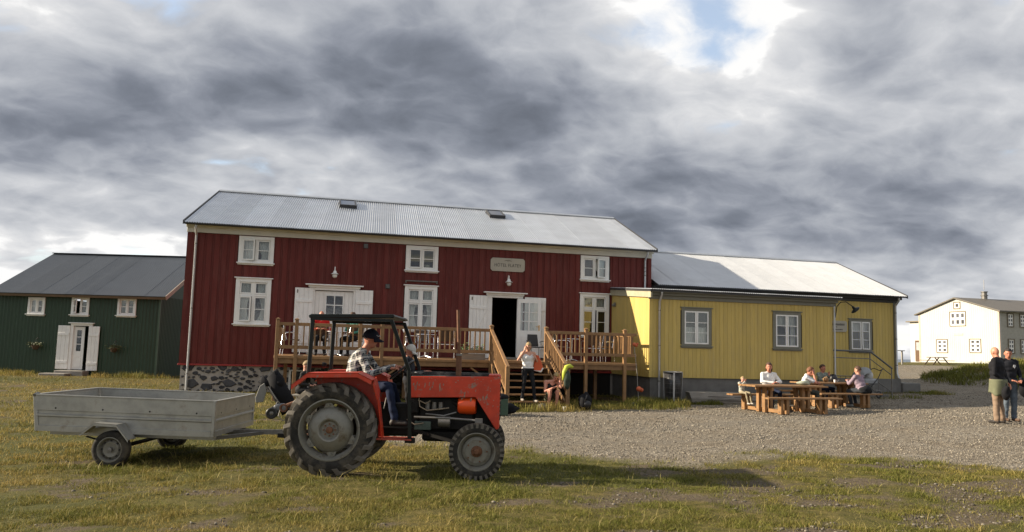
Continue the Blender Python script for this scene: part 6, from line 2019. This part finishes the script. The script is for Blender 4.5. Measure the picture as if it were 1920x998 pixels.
# 3 person sitting low by the deck, behind the tractor
F = Fig(1.66, .38, 1.05); F.shift('chest nb head shl shr', (0, -.10, -.02)); F.look = Vector((0, -1, -.35))
o, fr = person('person with light brown hair crouched beside the deck behind the tractor wheel', F, (-.17, 20.3, H(-.17, 20.3)), R(70), cloth('charcoal_coat', (.025, .023, .022)), cloth('black_trousers', (.014, .014, .016)), SHOE, hair=pm('light_brown_hair', (.26, .18, .09), .7, var=.3, vs=40), hairstyle='short')
st = thing('low_stool', 'low wooden stool under the person behind the tractor wheel', 'stool', (-.17, 20.3, H(-.17, 20.3)), R(70))
b = MB(); b.box(-.2, .2, -.15, .18, .34, .375); b.build('seat', M['oldwood'], st, False)
for x in (-.16, .16):
    for y in (-.11, .14): b = MB(); b.box(x - .02, x + .02, y - .02, y + .02, 0, .339); b.build('leg', M['oldwood'], st, False)

# 4, 5 guests on the deck
F = Fig(1.76, .465, 1.1); F.set(wrl=(.10, -.36, .80), wrr=(-.12, -.36, .80)); F.look = Vector((.2, -1, -.1))
person('person in red jacket sitting on the deck before the white double door', F, (.30, 24.93, DZ), R(0), cloth('red_jacket', (.50, .018, .016)), cloth('black_trousers', (.014, .014, .016)), SHOE, M['skinred'], hair=None)
F = Fig(1.72, .465, 1.05); F.shift('chest nb head shl shr', (0, -.05, 0)); F.look = Vector((-.2, -1, -.2))
person('person in green jacket sitting on the deck, facing the one in red', F, (1.28, 24.72, DZ), R(-40), cloth('teal_green_jacket', (.06, .21, .155)), cloth('black_trousers', (.014, .014, .016)), SHOE, hair=BROWN)

# 6 woman coming down the stairs
zt = zg + rise
F = Fig(1.60, None, 1.18)
F.shift('pel chest nb head shl shr hpl hpr', (0, 0, -.02))
F.set(shl=(.17, 0, 1.295), shr=(-.17, 0, 1.295), elr=(-.30, -.02, 1.12), wrr=(-.135, -.055, 1.375), ell=(.29, .0, 1.06), wrl=(.17, -.16, 1.16), head=(-.01, -.035, 1.485))
F.set(knr=(-.12, -.04, .49), anr=(-.15, -.01, .085), knl=(.13, -.10, .48), anl=(.17, -.13, .06))
F.look = Vector((-.30, -1, -.45)); F.hand_r = (.15, .02, 1); F.palm_r = (1, .2, 0); F.hand_l = (-.5, -.1, .8); F.palm_l = (-.3, 1, 0)
wy = yb + .10
o, fr = person('woman in white tank top and black trousers on the bottom stair, hand to her ear', F, (5.84, wy, zt + .0), R(8), WHITE, cloth('black_jeans', (.012, .013, .016)), pm('pale_sandal', (.30, .26, .22), .6), pm('tanned_skin', (.52, .27, .18), .55, var=.08, vs=18), 'none', hair=BLOND, hairstyle='long', female=True, neckline=.085)
bg2 = thing('shoulder_bag', 'orange and white shoulder bag under the standing woman’s arm', 'bag', (6.12, wy + .02, zt + .85))
b = MB(); b.prism([(-.13, 0), (.10, -.06), (.17, .05), (.03, .40), (-.05, .42)], (0, -.05, 0), (1, 0, 0), (0, 0, 1), (0, .10, 0)); b.build('pouch', pm('orange_cloth', (.55, .095, .03), .7, var=.15), bg2, False, bevel=.02)
b = MB(); b.prism([(-.13, -.003), (.10, -.063), (.17, .047), (.13, .10), (.08, .0)], (0, -.055, 0), (1, 0, 0), (0, 0, 1), (0, .11, 0)); b.build('trim', WHITE, bg2, False, bevel=.015)
b = MB(); b.tube([(-.02, 0, .40), (-.10, .02, .58), (-.16, .02, .60)], .012, 6); b.build('strap', WHITE, bg2, False)

# 7 woman sitting on the bottom step with her head in her hand
F = Fig(1.64, rise + .0, .98)
F.set(pel=(0, .02, rise + .10), chest=(.02, -.08, rise + .40), nb=(.05, -.15, rise + .565), head=(.13, -.25, rise + .69))
F.set(shl=(.20, -.13, rise + .545), shr=(-.14, -.10, rise + .535), ell=(.23, -.40, rise + .42), wrl=(.205, -.31, rise + .67), elr=(-.18, -.28, rise + .30), wrr=(.06, -.42, rise + .42))
F.set(knl=(.14, -.42, rise + .31), knr=(-.06, -.42, rise + .32), anl=(.13, -.36, .09), anr=(-.10, -.38, .09))
F.look = Vector((-.15, -.8, -.55)); F.hand_l = (-.12, .05, 1); F.palm_l = (-.5, .8, 0); F.curl = .8
o, fr = person('woman in black strap top sitting on the bottom step with head in hand', F, (6.50, yb + .12, zg - .01), R(-8), cloth('black_top', (.012, .012, .014)), cloth('olive_shorts', (.075, .078, .05)), pm('black_boot', (.015, .014, .014), .6), pm('sunburnt_skin', (.55, .245, .165), .55, var=.08, vs=18), 'none', 'short', hair=BLOND, hairstyle='short', female=True, neckline=.09)

# ------------------------------------------------------------------ picnic tables
PW = M['tablewood']
def picnic(x, y, a, label):
    t = thing('picnic_table', label, 'picnic table', (x, y, H(x, y) + .0), R(a), 'timber picnic tables by the yellow house')
    Lh = 1.20
    for i in range(5):
        b = MB(); yy_ = -.40 + i * .162; b.box(-Lh + rng.uniform(-.01, .01), Lh + rng.uniform(-.01, .01), yy_, yy_ + .155, .70, .748); b.build('table_plank', PW, t, False, bevel=.006)
    for s in (-1, 1):
        for i in range(2):
            b = MB(); y0 = s * .83 - .15 + i * .155; b.box(-Lh, Lh, y0, y0 + .148, .405, .450); b.build('bench_plank', PW, t, False, bevel=.006)
    for xx_ in (-.62, .62):
        b = MB(); b.box(xx_ - .045, xx_ + .045, -1.0, 1.0, .02, .115); b.build('foot_beam', PW, t, False, bevel=.006)
        b = MB(); b.box(xx_ - .04, xx_ + .04, -.38, .38, .60, .699); b.build('top_beam', PW, t, False, bevel=.005)
        for yy_ in (-.14, .14):
            for q in (-.091, .091):
                b = MB(); b.box(xx_ + q - .044, xx_ + q + .044, yy_ - .06, yy_ + .06, .005, .698); b.build('table_leg', PW, t, False, bevel=.005)
        for s in (-1, 1):
            for q in (-.091, .091):
                b = MB(); b.box(xx_ + q - .044, xx_ + q + .044, s * .83 - .075, s * .83 + .075, .005, .404); b.build('bench_leg', PW, t, False, bevel=.005)
        for yy_ in (-.14, .14, -.83, .83):
            b = MB(); b.lathe([(.014, 0), (.014, .012), (0, .014)], (xx_ - .136, yy_, .07), (-1, 0, 0), 8); b.build('bolt', M['chrome'], t, False)
    return t
T1 = (12.95, 19.95, 4); T2 = (15.95, 22.05, 7)
picnic(*T1, 'nearer timber picnic table with attached benches and a child at its left end')
picnic(*T2, 'farther timber picnic table with attached benches near the grey railing')
def tp(t, u, v):
    a = R(t[2]); return (t[0] + u * math.cos(a) - v * math.sin(a), t[1] + u * math.sin(a) + v * math.cos(a), H(t[0], t[1]))

# child at the left end of the far bench
F = Fig(.98, .45, 1.05); F.set(wrl=(.06, -.20, .70), wrr=(-.02, -.14, .80), ell=(.14, -.06, .66), elr=(-.14, -.08, .67)); F.look = Vector((-.1, -1, -.1)); F.hand_r = (.1, -.2, 1)
F.set(anl=(.10, -.28, .22), anr=(-.05, -.30, .22))
person('small blond child sitting at the left end of the picnic table', F, tp(T1, -.86, .72), R(12), cloth('pale_grey_sweater', (.42, .41, .36)), cloth('beige_trousers', (.28, .24, .16)), pm('pale_shoe', (.4, .38, .34), .6), pm('child_skin', (.60, .32, .23), .55, var=.06, vs=18), hair=pm('child_blond_hair', (.42, .29, .14), .7, var=.3, vs=40), voxel=.010)
# man in white sweater, forearms on the table
F = Fig(1.80, .45, 1.12); F.shift('chest nb head shl shr', (0, -.06, 0)); F.set(ell=(.30, -.20, .80), elr=(-.30, -.20, .80), wrl=(.06, -.38, .795), wrr=(-.06, -.40, .80)); F.look = Vector((-.55, -1, -.02)); F.hand_l = (-1, -.3, 0); F.hand_r = (1, -.3, 0)
person('brown haired man in white sweater sitting behind the nearer picnic table', F, tp(T1, .10, .86), R(0), WHITE, JEANS, SHOE, M['skinred'], hair=BROWN, hairstyle='long')
# man in white shirt, chin in hand
F = Fig(1.78, .45, 1.08); F.shift('chest nb head shl shr', (0, -.14, -.03)); F.set(shl=(.18, -.16, .955), shr=(-.18, -.16, .955), ell=(.24, -.44, .80), elr=(-.16, -.42, .80), wrl=(.02, -.50, .80), wrr=(-.055, -.36, 1.03), head=(0, -.27, 1.125)); F.look = Vector((.1, -1, -.05)); F.hand_r = (.1, .25, 1); F.hand_l = (-1, 0, .1); F.palm_r = (.3, 1, 0); F.curl = .9
person('man in white short sleeved shirt resting his cheek on his hand at the table', F, tp(T1, 1.18, .74), R(52), cloth('pale_blue_white_shirt', (.62, .64, .66), .08), cloth('grey_green_trousers', (.06, .065, .055)), SHOE, M['skinred'], 'short', hair=GINGER)
# person in grey green patterned jacket
F = Fig(1.70, .45, 1.05); F.shift('chest nb head shl shr', (0, -.08, -.02)); F.set(ell=(.26, -.28, .80), elr=(-.26, -.28, .80), wrl=(.05, -.36, .92), wrr=(-.04, -.42, .80)); F.look = Vector((.35, -1, -.1)); F.hand_l = (-.3, .1, 1)
person('person in mottled grey green jacket behind the farther picnic table', F, tp(T2, .42, .85), R(10), pm('mottled_jacket', (.14, .16, .13), .85, var=.6, vs=22, col2=(.34, .36, .33), c2=(.5, .6), c2s=26), JEANS, SHOE, M['skinred'], hair=BROWN)
# person in lilac shirt seen from behind
F = Fig(1.74, .45, 1.22); F.shift('chest nb head shl shr', (0, -.14, -.05)); F.set(ell=(.27, -.30, .72), elr=(-.28, -.28, .72), wrl=(.14, -.44, .80), wrr=(-.12, -.46, .82)); F.set(knl=(.18, -.38, .50), anl=(.16, -.30, .10), anr=(-.12, -.34, .10)); F.look = Vector((.15, -1, -.12))
o, fr = person('person in lilac shirt sitting with back turned at the farther picnic table', F, tp(T2, .58, -.80), R(-162), cloth('lilac_shirt', (.27, .205, .25)), cloth('dark_grey_jeans', (.035, .04, .048)), pm('grey_sneaker', (.2, .22, .22), .6), hair=BROWN)
b = MB(); b.ell((.0, .07, .56), (.23, .15, .13), 22, 14); b.ell((.12, .10, .50), (.16, .10, .07), 16, 10); b.ell((-.14, .10, .52), (.10, .10, .10), 16, 10); b.v = [tuple(Vector(v) + Vector((1, 1, .6)) * .035 * mnoise.noise(Vector(v) * 8)) for v in b.v]; b.build('tied_jacket', cloth('black_jacket', (.011, .012, .014)), o, False, smooth=True)

# things on the tables
def lumpy(name, label, cat, loc, r, mat, n=18, amp=.25, rz=0.0, extra=None):
    t = thing(name, label, cat, loc, rz)
    b = MB(); b.ell((0, 0, r[2] * .92), r, n, 12); sd = rng.uniform(0, 60); rm_ = min(r)
    b.v = [tuple(Vector(v) * (1 + amp * mnoise.noise(Vector((v[0] / r[0] * 1.6 + sd, v[1] / r[1] * 1.6, v[2] / r[2] * 1.6))))) for v in b.v]
    b.v = [(v[0], v[1], max(v[2], .0)) for v in b.v]
    b.build('body', mat, t, False, smooth=True)
    if extra: extra(t)
    return t
zt1, zt2 = H(*T1[:2]) + .75, H(*T2[:2]) + .75
p = tp(T1, .72, .05); lumpy('cloth_bag', 'crumpled pale green and white cloth bag on the nearer picnic table', 'bag', (p[0], p[1], zt1), (.20, .12, .065), pm('pale_green_cloth', (.34, .36, .27), .8, var=.3, vs=8))
p = tp(T2, .0, .10)
bt = thing('bottle', 'dark green bottle standing on the farther picnic table', 'bottle', (p[0] - .55, p[1] - .12, zt2))
b = MB(); b.lathe([(.033, 0), (.036, .01), (.036, .14), (.016, .20), (.014, .25)], (0, 0, 0), (0, 0, 1), 14); b.build('glass', pm('bottle_green', (.012, .045, .022), .12), bt, False, smooth=50)
b = MB(); b.lathe([(.016, .245), (.016, .262)], (0, 0, 0), (0, 0, 1), 12); b.build('bottle_cap', M['chrome'], bt, False)
def strap(t):
    b = MB(); b.tube([(-.10, 0, .16), (-.04, 0, .24), (.06, 0, .24), (.12, 0, .15)], .012, 6); b.build('strap', M['black'], t, False)
p = tp(T2, .18, .0); lumpy('camera_bag', 'shiny black camera bag on the farther picnic table', 'bag', (p[0], p[1], zt2), (.14, .10, .12), M['blackplastic'], extra=strap)
p = tp(T2, -.18, -.05); lumpy('brown_pouch', 'small brown pouch on the farther picnic table beside the black bag', 'bag', (p[0], p[1], zt2), (.09, .07, .09), pm('tan_leather', (.22, .13, .06), .6, var=.3, vs=12))
for i, (u, v, lb) in enumerate(((.02, -.22, 'white cup at the near edge of the farther picnic table'), (.42, .12, 'white cup beside the black bag on the farther picnic table'))):
    p = tp(T2, u, v); c = thing('cup', lb, 'cup', (p[0], p[1], zt2), 0, 'white cups on the farther table')
    b = MB(); b.lathe([(.028, 0), (.038, .085), (.034, .085), (.026, .01), (0, .01)], (0, 0, 0), (0, 0, 1), 14); b.build('cup_body', M['white'], c, False, smooth=50)
    b = MB(); b.tube([(.035, 0, .07), (.058, 0, .06), (.055, 0, .03), (.032, 0, .02)], .005, 6); b.build('handle', M['white'], c, False)

# ------------------------------------------------------------------ two men standing on the gravel
F = Fig(1.80, None, 1.34); F.set(elr=(-.28, .05, 1.16), wrr=(-.20, .17, .94), ell=(.26, .02, 1.16), wrl=(-.03, .15, .97)); F.look = Vector((-.35, -1, -.25)); F.set(anl=(.13, .0, .085), anr=(-.13, .03, .085), head=(0, -.04, 1.665))
F.hand_r = (-.1, .3, -1); F.hand_l = (-1, .2, -.4)
mx, my = 15.90, 15.62
o, fr = person('bald man in black jacket, back turned, with olive shirt tied round his waist', F, (mx, my, H(mx, my)), R(205), cloth('black_fleece', (.010, .010, .013)), cloth('khaki_trousers', (.235, .165, .115)), SHOE, pm('bald_skin', (.50, .225, .145), .5, var=.08, vs=14), hair=None, legw=1.3)
b = MB(); n, kk = 30, 8; vs = []
for i in range(kk + 1):
    t = i / kk
    for j in range(n):
        a = 2 * math.pi * j / n; r = 1 + .16 * t + .06 * math.sin(a * 7) * t
        back = .5 + .5 * math.sin(a)
        vs.append((math.cos(a) * .235 * r, math.sin(a) * .180 * r + .01, 1.03 - t * (.30 + .12 * back) - .025 * t * math.sin(a * 5 + 1)))
b.add(vs, [(i * n + j, (i + 1) * n + j, (i + 1) * n + (j + 1) % n, i * n + (j + 1) % n) for i in range(kk) for j in range(n)]); s_ = b.build('tied_shirt', cloth('olive_shirt', (.135, .14, .085)), o, False, smooth=True); q = s_.modifiers.new('t', 'SOLIDIFY'); q.thickness = .012
hb_ = thing('black_bag', 'round black bag held behind the bald man’s back', 'bag', (mx + .04, my - .27, H(mx, my) + .60), R(205))
b = MB(); b.ell((.20, .0, .12), (.12, .09, .16), 18, 12); b.v = [tuple(Vector(v) + Vector((1, 1, 1)) * .03 * mnoise.noise(Vector(v) * 9)) for v in b.v]; b.build('body', M['black'], hb_, False, smooth=True)
b = MB(); b.tube([(.14, 0, .26), (.18, .0, .35), (.24, 0, .26)], .012, 6); b.build('handle', M['black'], hb_, False)
mx2, my2 = 16.72, 16.1
F = Fig(1.77, None, 1.2); F.set(ell=(.27, -.02, 1.12), wrl=(.16, -.22, .99), elr=(-.26, .0, 1.12), wrr=(-.10, -.22, 1.0)); F.look = Vector((-.45, -1, -.25)); F.hand_l = (-.6, -.6, -.1); F.hand_r = (.6, -.6, -.1)
o, fr = person('dark haired man in black sweater and jeans facing the bald man', F, (mx2, my2, H(mx2, my2)), R(-12), cloth('black_sweater', (.012, .013, .018)), cloth('washed_jeans', (.10, .125, .155), .25), pm('brown_shoe', (.09, .05, .03), .6), M['skinred'], hair=DARKH, legw=1.2)
b = MB(); b.prism([(-.03, .045), (.03, .045), (.03, .0), (0, -.045), (-.03, .0)], (.05, -.152, 1.33), (1, 0, 0), (0, 0, 1), (0, -.006, 0)); b.build('chest_emblem', pm('white_print', (.6, .6, .6), .7), o, False)
hj = thing('held_jacket', 'black jacket hanging over the dark haired man’s arm', 'jacket', (mx2 + .30, my2 - .22, H(mx2, my2) + .62), R(-12))
b = MB(); b.ell((0, 0, .20), (.20, .11, .26), 18, 14); b.ell((.10, .02, .05), (.13, .08, .16), 14, 10); sd = 3.3
b.v = [tuple(Vector(v) * (1 + .22 * mnoise.noise(Vector(v) * 7))) for v in b.v]; b.build('body', M['black'], hj, False, smooth=True)
b = MB(); b.tube([(.05, -.05, .1), (.10, -.07, -.05), (.14, -.06, -.18)], [.06, .05, .04], 8); b.build('sleeve', M['black'], hj, False, smooth=True)

# ------------------------------------------------------------------ litter bin, timber, marker pole
bx_, by_ = 11.10, 23.12
zb = H(bx_, by_)
lb = thing('litter_bin', 'wire mesh litter bin with black liner standing by the yellow wall', 'bin', (bx_, by_, zb))
b = MB(); b.lathe([(.235, .06), (.255, .5), (.285, .95), (.27, .95), (.24, .5), (.22, .06), (0, .05)], (0, 0, 0), (0, 0, 1), 26)
b.v = [(v[0] * (1 + .02 * math.sin(v[2] * 30 + v[0] * 40)), v[1], v[2]) for v in b.v]; b.build('liner', pm('black_bin_bag', (.02, .02, .022), .3, var=.3, vs=10, bump=.5, bs=18), lb, False, smooth=True)
b = MB(); b.lathe([(.275, .955), (.305, .955), (.31, .985), (.28, .99)], (0, 0, 0), (0, 0, 1), 28, close=True); b.build('rim', M['pipe'], lb, False, smooth=40)
for k in range(4):
    a = k * math.pi / 2 - 1.9; b = MB(); b.bar((math.cos(a) * .262, math.sin(a) * .262, .0), (math.cos(a) * .298, math.sin(a) * .298, .955), .05, .014, (math.cos(a), math.sin(a), 0)); b.build('stay', M['pipe'], lb, False)
for k in range(36):
    a = k * math.pi / 18; b = MB(); b.tube([(math.cos(a) * .262, math.sin(a) * .262, .03), (math.cos(a) * .292, math.sin(a) * .292, .90)], .004, 4); b.build('wire', M['iron'], lb, False)
for k in range(7):
    z = .06 + k * .14; r_ = .264 + .028 * k / 6; b = MB(); b.tube([(math.cos(t) * r_, math.sin(t) * r_, z) for t in np.linspace(0, 6.283, 25)], .004, 4, caps=False); b.build('hoop', M['iron'], lb, False)
tm = thing('grey_timber', 'thick weathered grey timber lying along the yellow house footing', 'timber', (12.9, 23.25, H(12.9, 23.25)), R(-2))
b = MB(); vs = []; N_ = 14
for i in range(N_ + 1):
    t = i / N_; x = -1.12 + 2.7 * t
    for (y, z) in ((-.16, .02), (-.19, .16), (-.17, .33), (.12, .36), (.16, .2), (.14, .02)):
        sl_ = -.12 * (z / .36) if i == 0 else 0
        vs.append((x + sl_, y + rng.uniform(-.012, .012), z + rng.uniform(-.010, .010) - .02 * t))
b.add(vs, [(i * 6 + j, i * 6 + (j + 1) % 6, (i + 1) * 6 + (j + 1) % 6, (i + 1) * 6 + j) for i in range(N_) for j in range(6)] + [tuple(range(6))[::-1], tuple(N_ * 6 + j for j in range(6))]); b.build('beam', M['oldwood'], tm, False)
b = MB()
for y, z in ((-.193, .11), (-.192, .22)): b.tube([(-.6, y, z), (.2, y + .004, z - .02), (1.3, y, z - .03)], .005, 4)
b.build('crack', M['dark'], tm, False)
mp = thing('float_pole', 'thin pole with orange floats leaning on the right end of the deck', 'pole', (9.76, 22.72, H(9.76, 22.72)))
b = MB(); b.tube([(.02, 0, 0), (-.02, .05, .9), (-.10, .12, 1.80)], .010, 6); b.build('pole', M['oldwood'], mp, False)
OR = pm('faded_orange_float', (.55, .12, .045), .6, var=.2, vs=10)
for k, (x, z, r_) in enumerate(((-.10, 1.80, .06), (-.04, 1.77, .055), (.0, 1.82, .04), (.03, .45, .085), (.11, .42, .07))):
    b = MB(); b.ell((x, .02 if k > 2 else .10, z), (r_, r_, r_ * .95)); b.build('float', OR, mp, False, smooth=True)
rk = pm('brown_boulder', (.16, .095, .07), .9, var=.3, vs=9, bump=.5, bs=30)
for i, (x, y, r_, lb_) in enumerate(((9.72, 22.35, .15, 'reddish brown boulder in the weeds below the orange floats'), (9.35, 22.0, .09, 'small stone in the weeds left of the reddish boulder'), (6.10, 20.55, .13, 'grey rock by the bottom step between the two women'))):
    b = MB(); b.ell((0, 0, r_ * .5), (r_ * 1.2, r_, r_ * .8), 12, 8); sd = i * 7.7
    b.v = [tuple(Vector(v) * (1 + .35 * mnoise.noise(Vector(v) * (.45 / r_) + Vector((sd, 0, 0))))) for v in b.v]; o = b.build('rock', rk if i == 0 else M['basalt'], None, False); o.location = (x, y, H(x, y)); tag(o, lb_, 'rock')

# ------------------------------------------------------------------ luggage by the stairs
hv = thing('hi_vis_jacket', 'fluorescent yellow jacket and dark green pack hung on the right stair post', 'jacket', (SX1, YL - .02, 1.2))
HV = pm('hi_vis_cloth', (.46, .52, .05), .6, var=.2, vs=12)
b = MB(); b.tube([(.12, -.03, .06), (.03, -.08, .10), (-.08, -.10, .06), (-.14, -.11, -.08), (-.17, -.11, -.30)], [.04, .055, .06, .055, .035], 10)
b.v = [tuple(Vector(v) * (1 + .10 * mnoise.noise(Vector(v) * 14))) for v in b.v]; b.build('cloth', HV, hv, False, smooth=True)
b = MB(); b.ell((-.06, -.13, -.28), (.10, .07, .26), 14, 12); b.v = [tuple(Vector(v) * (1 + .15 * mnoise.noise(Vector(v) * 9))) for v in b.v]; b.build('pack', pm('dark_green_pack', (.03, .045, .03), .8), hv, False, smooth=True)
def shoulder(t):
    b = MB(); b.tube([(-.1, -.16, .10), (-.07, -.20, .30), (.0, -.12, .40)], .018, 6); b.build('strap', M['blackplastic'], t, False)
    b = MB(); b.ell((0, -.17, .16), (.11, .06, .10), 12, 8); b.build('pocket', M['blackplastic'], t, False, smooth=True)
lumpy('backpack', 'black backpack on the ground right of the stair post', 'backpack', (7.32, 20.62, H(7.32, 20.62)), (.19, .15, .23), M['black'], extra=shoulder)
c = thing('paper_cup', 'white paper cup on the ground before the seated woman', 'cup', (6.62, 20.28, H(6.62, 20.28) + .01)); b = MB(); b.lathe([(.045, 0), (.06, .10), (.054, .10), (.04, .01), (0, .01)], (0, 0, 0), (0, 0, 1), 14); b.build('cup_body', M['white'], c, False, smooth=50); b = MB(); b.lathe([(.055, .085), (.055, .086)], (0, 0, 0), (0, 0, 1), 14); b.build('drink', M['wicker'], c, False)
cr = thing('green_crate', 'green box with black lid on the ground in front of the left stair post', 'box', (4.50, 19.0, H(4.5, 19.0)), R(-10))
b = MB(); b.box(-.24, .24, -.18, .18, 0, .40); b.build('box', pm('dark_green_plastic', (.03, .065, .04), .5), cr, False, bevel=.015)
b = MB(); b.ell((0, 0, .43), (.27, .21, .10), 18, 8); b.build('lid', M['black'], cr, False, smooth=True)
lumpy('duffel_bag', 'floppy black duffel bag on the ground beside the green box', 'bag', (4.80, 19.3, H(4.8, 19.3)), (.27, .17, .12), M['black'], amp=.5, extra=strap)

# luggage trolley behind the tractor
tx_, ty_ = -.62, 18.6
lt = thing('bag_trolley', 'two wheeled trolley loaded with black bags behind the tractor wheel', 'trolley', (tx_, ty_, H(tx_, ty_)), R(-6))
for s in (-1, 1):
    w = MB(); w.lathe([(.05, -.025), (.105, -.028), (.125, -.012), (.125, .012), (.105, .028), (.05, .025)], (0, 0, 0), (0, 1, 0), 22, ref=(0, 0, 1), caps=False); wo = w.build('wheel', M['blackplastic'], lt, False, smooth=40); wo.location = (-.10, s * .22, .125)
    h_ = MB(); h_.lathe([(.052, -.012), (.052, .012), (.02, .025), (0, .025)], (0, 0, 0), (0, s, 0), 14); h_.build('rim', M['iron'], wo, False)
    b = MB(); b.tube([(-.10, s * .14, .13), (.10, s * .12, .60), (-.14, s * .12, 1.05)], .014, 6); b.build('frame', M['iron'], lt, False)
b = MB(); b.tube([(.28, 0, .16), (-.02, 0, .66), (-.16, 0, .96)], [.20, .19, .15], 14); b.v = [tuple(Vector(v) * (1 + .10 * mnoise.noise(Vector(v) * 6))) for v in b.v]; b.build('bag', M['black'], lt, False, smooth=True)
for c_, r_ in (((-.12, 0, .92), (.15, .15, .11)), ((-.28, .02, .80), (.15, .13, .12)), ((.02, -.10, .80), (.11, .09, .14))):
    b = MB(); b.ell(c_, r_, 14, 10); b.v = [tuple(Vector(v) * (1 + .12 * mnoise.noise(Vector(v) * 9))) for v in b.v]; b.build('pouch', M['black'], lt, False, smooth=True)
b = MB(); b.prism([(-.46, .34), (-.30, .36), (-.24, .60), (-.30, .78), (-.40, .70), (-.48, .44)], (0, -.14, 0), (1, 0, 0), (0, 0, 1), (0, .03, 0)); b.build('towel', pm('grey_towel', (.20, .195, .18), .9, var=.15, vs=8), lt, False, bevel=.01)
b = MB(); b.ell((.10, -.20, .26), (.17, .03, .09), 14, 8); b.build('side_pocket', pm('shiny_grey_pocket', (.14, .145, .155), .3), lt, False, smooth=True)
b = MB(); b.tube([(-.2, -.17, .70), (-.02, -.22, .45), (.2, -.18, .16)], .014, 6); b.build('strap', M['iron'], lt, False)

# pushchair behind the railing
sx2, sy2 = 19.25, 24.55
pc = thing('pushchair', 'grey pushchair parked in front of the tube railing', 'pushchair', (sx2, sy2, H(sx2, sy2)), R(15))
GRY = pm('grey_hood_cloth', (.27, .28, .29), .7, var=.1); LGR = pm('light_hood_cloth', (.48, .48, .47), .7)
b = MB(); vs = []
for i in range(9):
    t = math.pi * i / 8
    for j in range(9):
        a = -.2 + 1.9 * j / 8; vs.append((-.05 - math.cos(a) * .36, math.cos(t) * .26, .78 + math.sin(a) * .32 * (0.35 + .65 * math.sin(t))))
b.add(vs, [(i * 9 + j, i * 9 + j + 1, (i + 1) * 9 + j + 1, (i + 1) * 9 + j) for i in range(8) for j in range(8)]); o = b.build('hood', GRY, pc, False, smooth=True)
b = MB(); b.ell((.10, 0, .80), (.19, .20, .20), 16, 10); b.build('lining', LGR, pc, False, smooth=True)
b = MB(); b.box(-.35, .42, -.22, .22, .48, .70); b.build('seat', GRY, pc, False, bevel=.06)
b = MB(); b.tube([(-.3, -.25, .2), (.35, -.25, .72), (.60, -.22, 1.02), (.74, -.2, 1.06), (.80, 0, .98), (.74, .2, 1.06), (.60, .22, 1.02), (.35, .25, .72), (-.3, .25, .2)], .016, 6); b.build('handle', M['blackplastic'], pc, False, smooth=50)
for x in (-.32, .34):
    for s in (-1, 1):
        w = MB(); w.lathe([(.09, -.02), (.13, -.02), (.14, 0), (.13, .02), (.09, .02)], (0, 0, 0), (0, 1, 0), 20, ref=(0, 0, 1), caps=False); wo = w.build('wheel', M['blackplastic'], pc, False, smooth=40); wo.location = (x, s * .27, .14)
    b = MB(); b.tube([(x, -.27, .14), (x, .27, .14)], .012, 6); b.build('axle', M['iron'], pc, False)
    b = MB(); b.bar((x, .2, .14), (-x * .3, .2, .5), .02, .02); b.bar((x, -.2, .14), (-x * .3, -.2, .5), .02, .02); b.build('leg', M['iron'], pc, False)

# ------------------------------------------------------------------ far small things
fb = thing('picnic_bench', 'small dark picnic bench in front of the distant white house', 'bench', (55.6, 61.2, H(55.6, 61.2) - .05), R(70))
DWM = pm('dark_bench_wood', (.075, .045, .03), .7)
b = MB(); b.box(-1.3, 1.3, -.4, .4, .70, .76); b.build('table_top', DWM, fb, False)
for s in (-1, 1):
    b = MB(); b.box(-1.3, 1.3, s * .85 - .15, s * .85 + .15, .42, .47); b.build('seat', DWM, fb, False)
    for x in (-.9, .9): b = MB(); b.bar((x, s * .75, .0), (x, s * .2, .70), .08, .08); b.build('leg', DWM, fb, False)
fr_ = thing('drying_rack', 'small wooden frame standing by the shore behind the yellow house', 'frame', (53.0, 63.5, H(53, 63.5)))
for x in (-.8, .8): b = MB(); b.box(x - .06, x + .06, -.06, .06, 0, 1.25); b.build('post', M['oldwood'], fr_, False)
b = MB(); b.box(-1.1, 1.1, -.05, .05, 1.251, 1.33); b.build('beam', M['oldwood'], fr_, False)
cx_, cy_ = 33.5, 27.6
cb_ = thing('concrete_block', 'pale concrete block on the grassy bank at the right edge', 'block', (cx_, cy_, H(cx_, cy_)), R(20))
b = MB(); b.box(-.7, 1.6, -.4, .4, -.1, .42); b.build('block', pm('pale_concrete', (.42, .38, .30), .9, var=.15, vs=3), cb_, False, bevel=.02)
b = MB(); b.box(-.6, 1.5, -.3, .3, .421, .46); b.build('lid', pm('pale_concrete_lid', (.36, .33, .27), .9), cb_, False, bevel=.01)
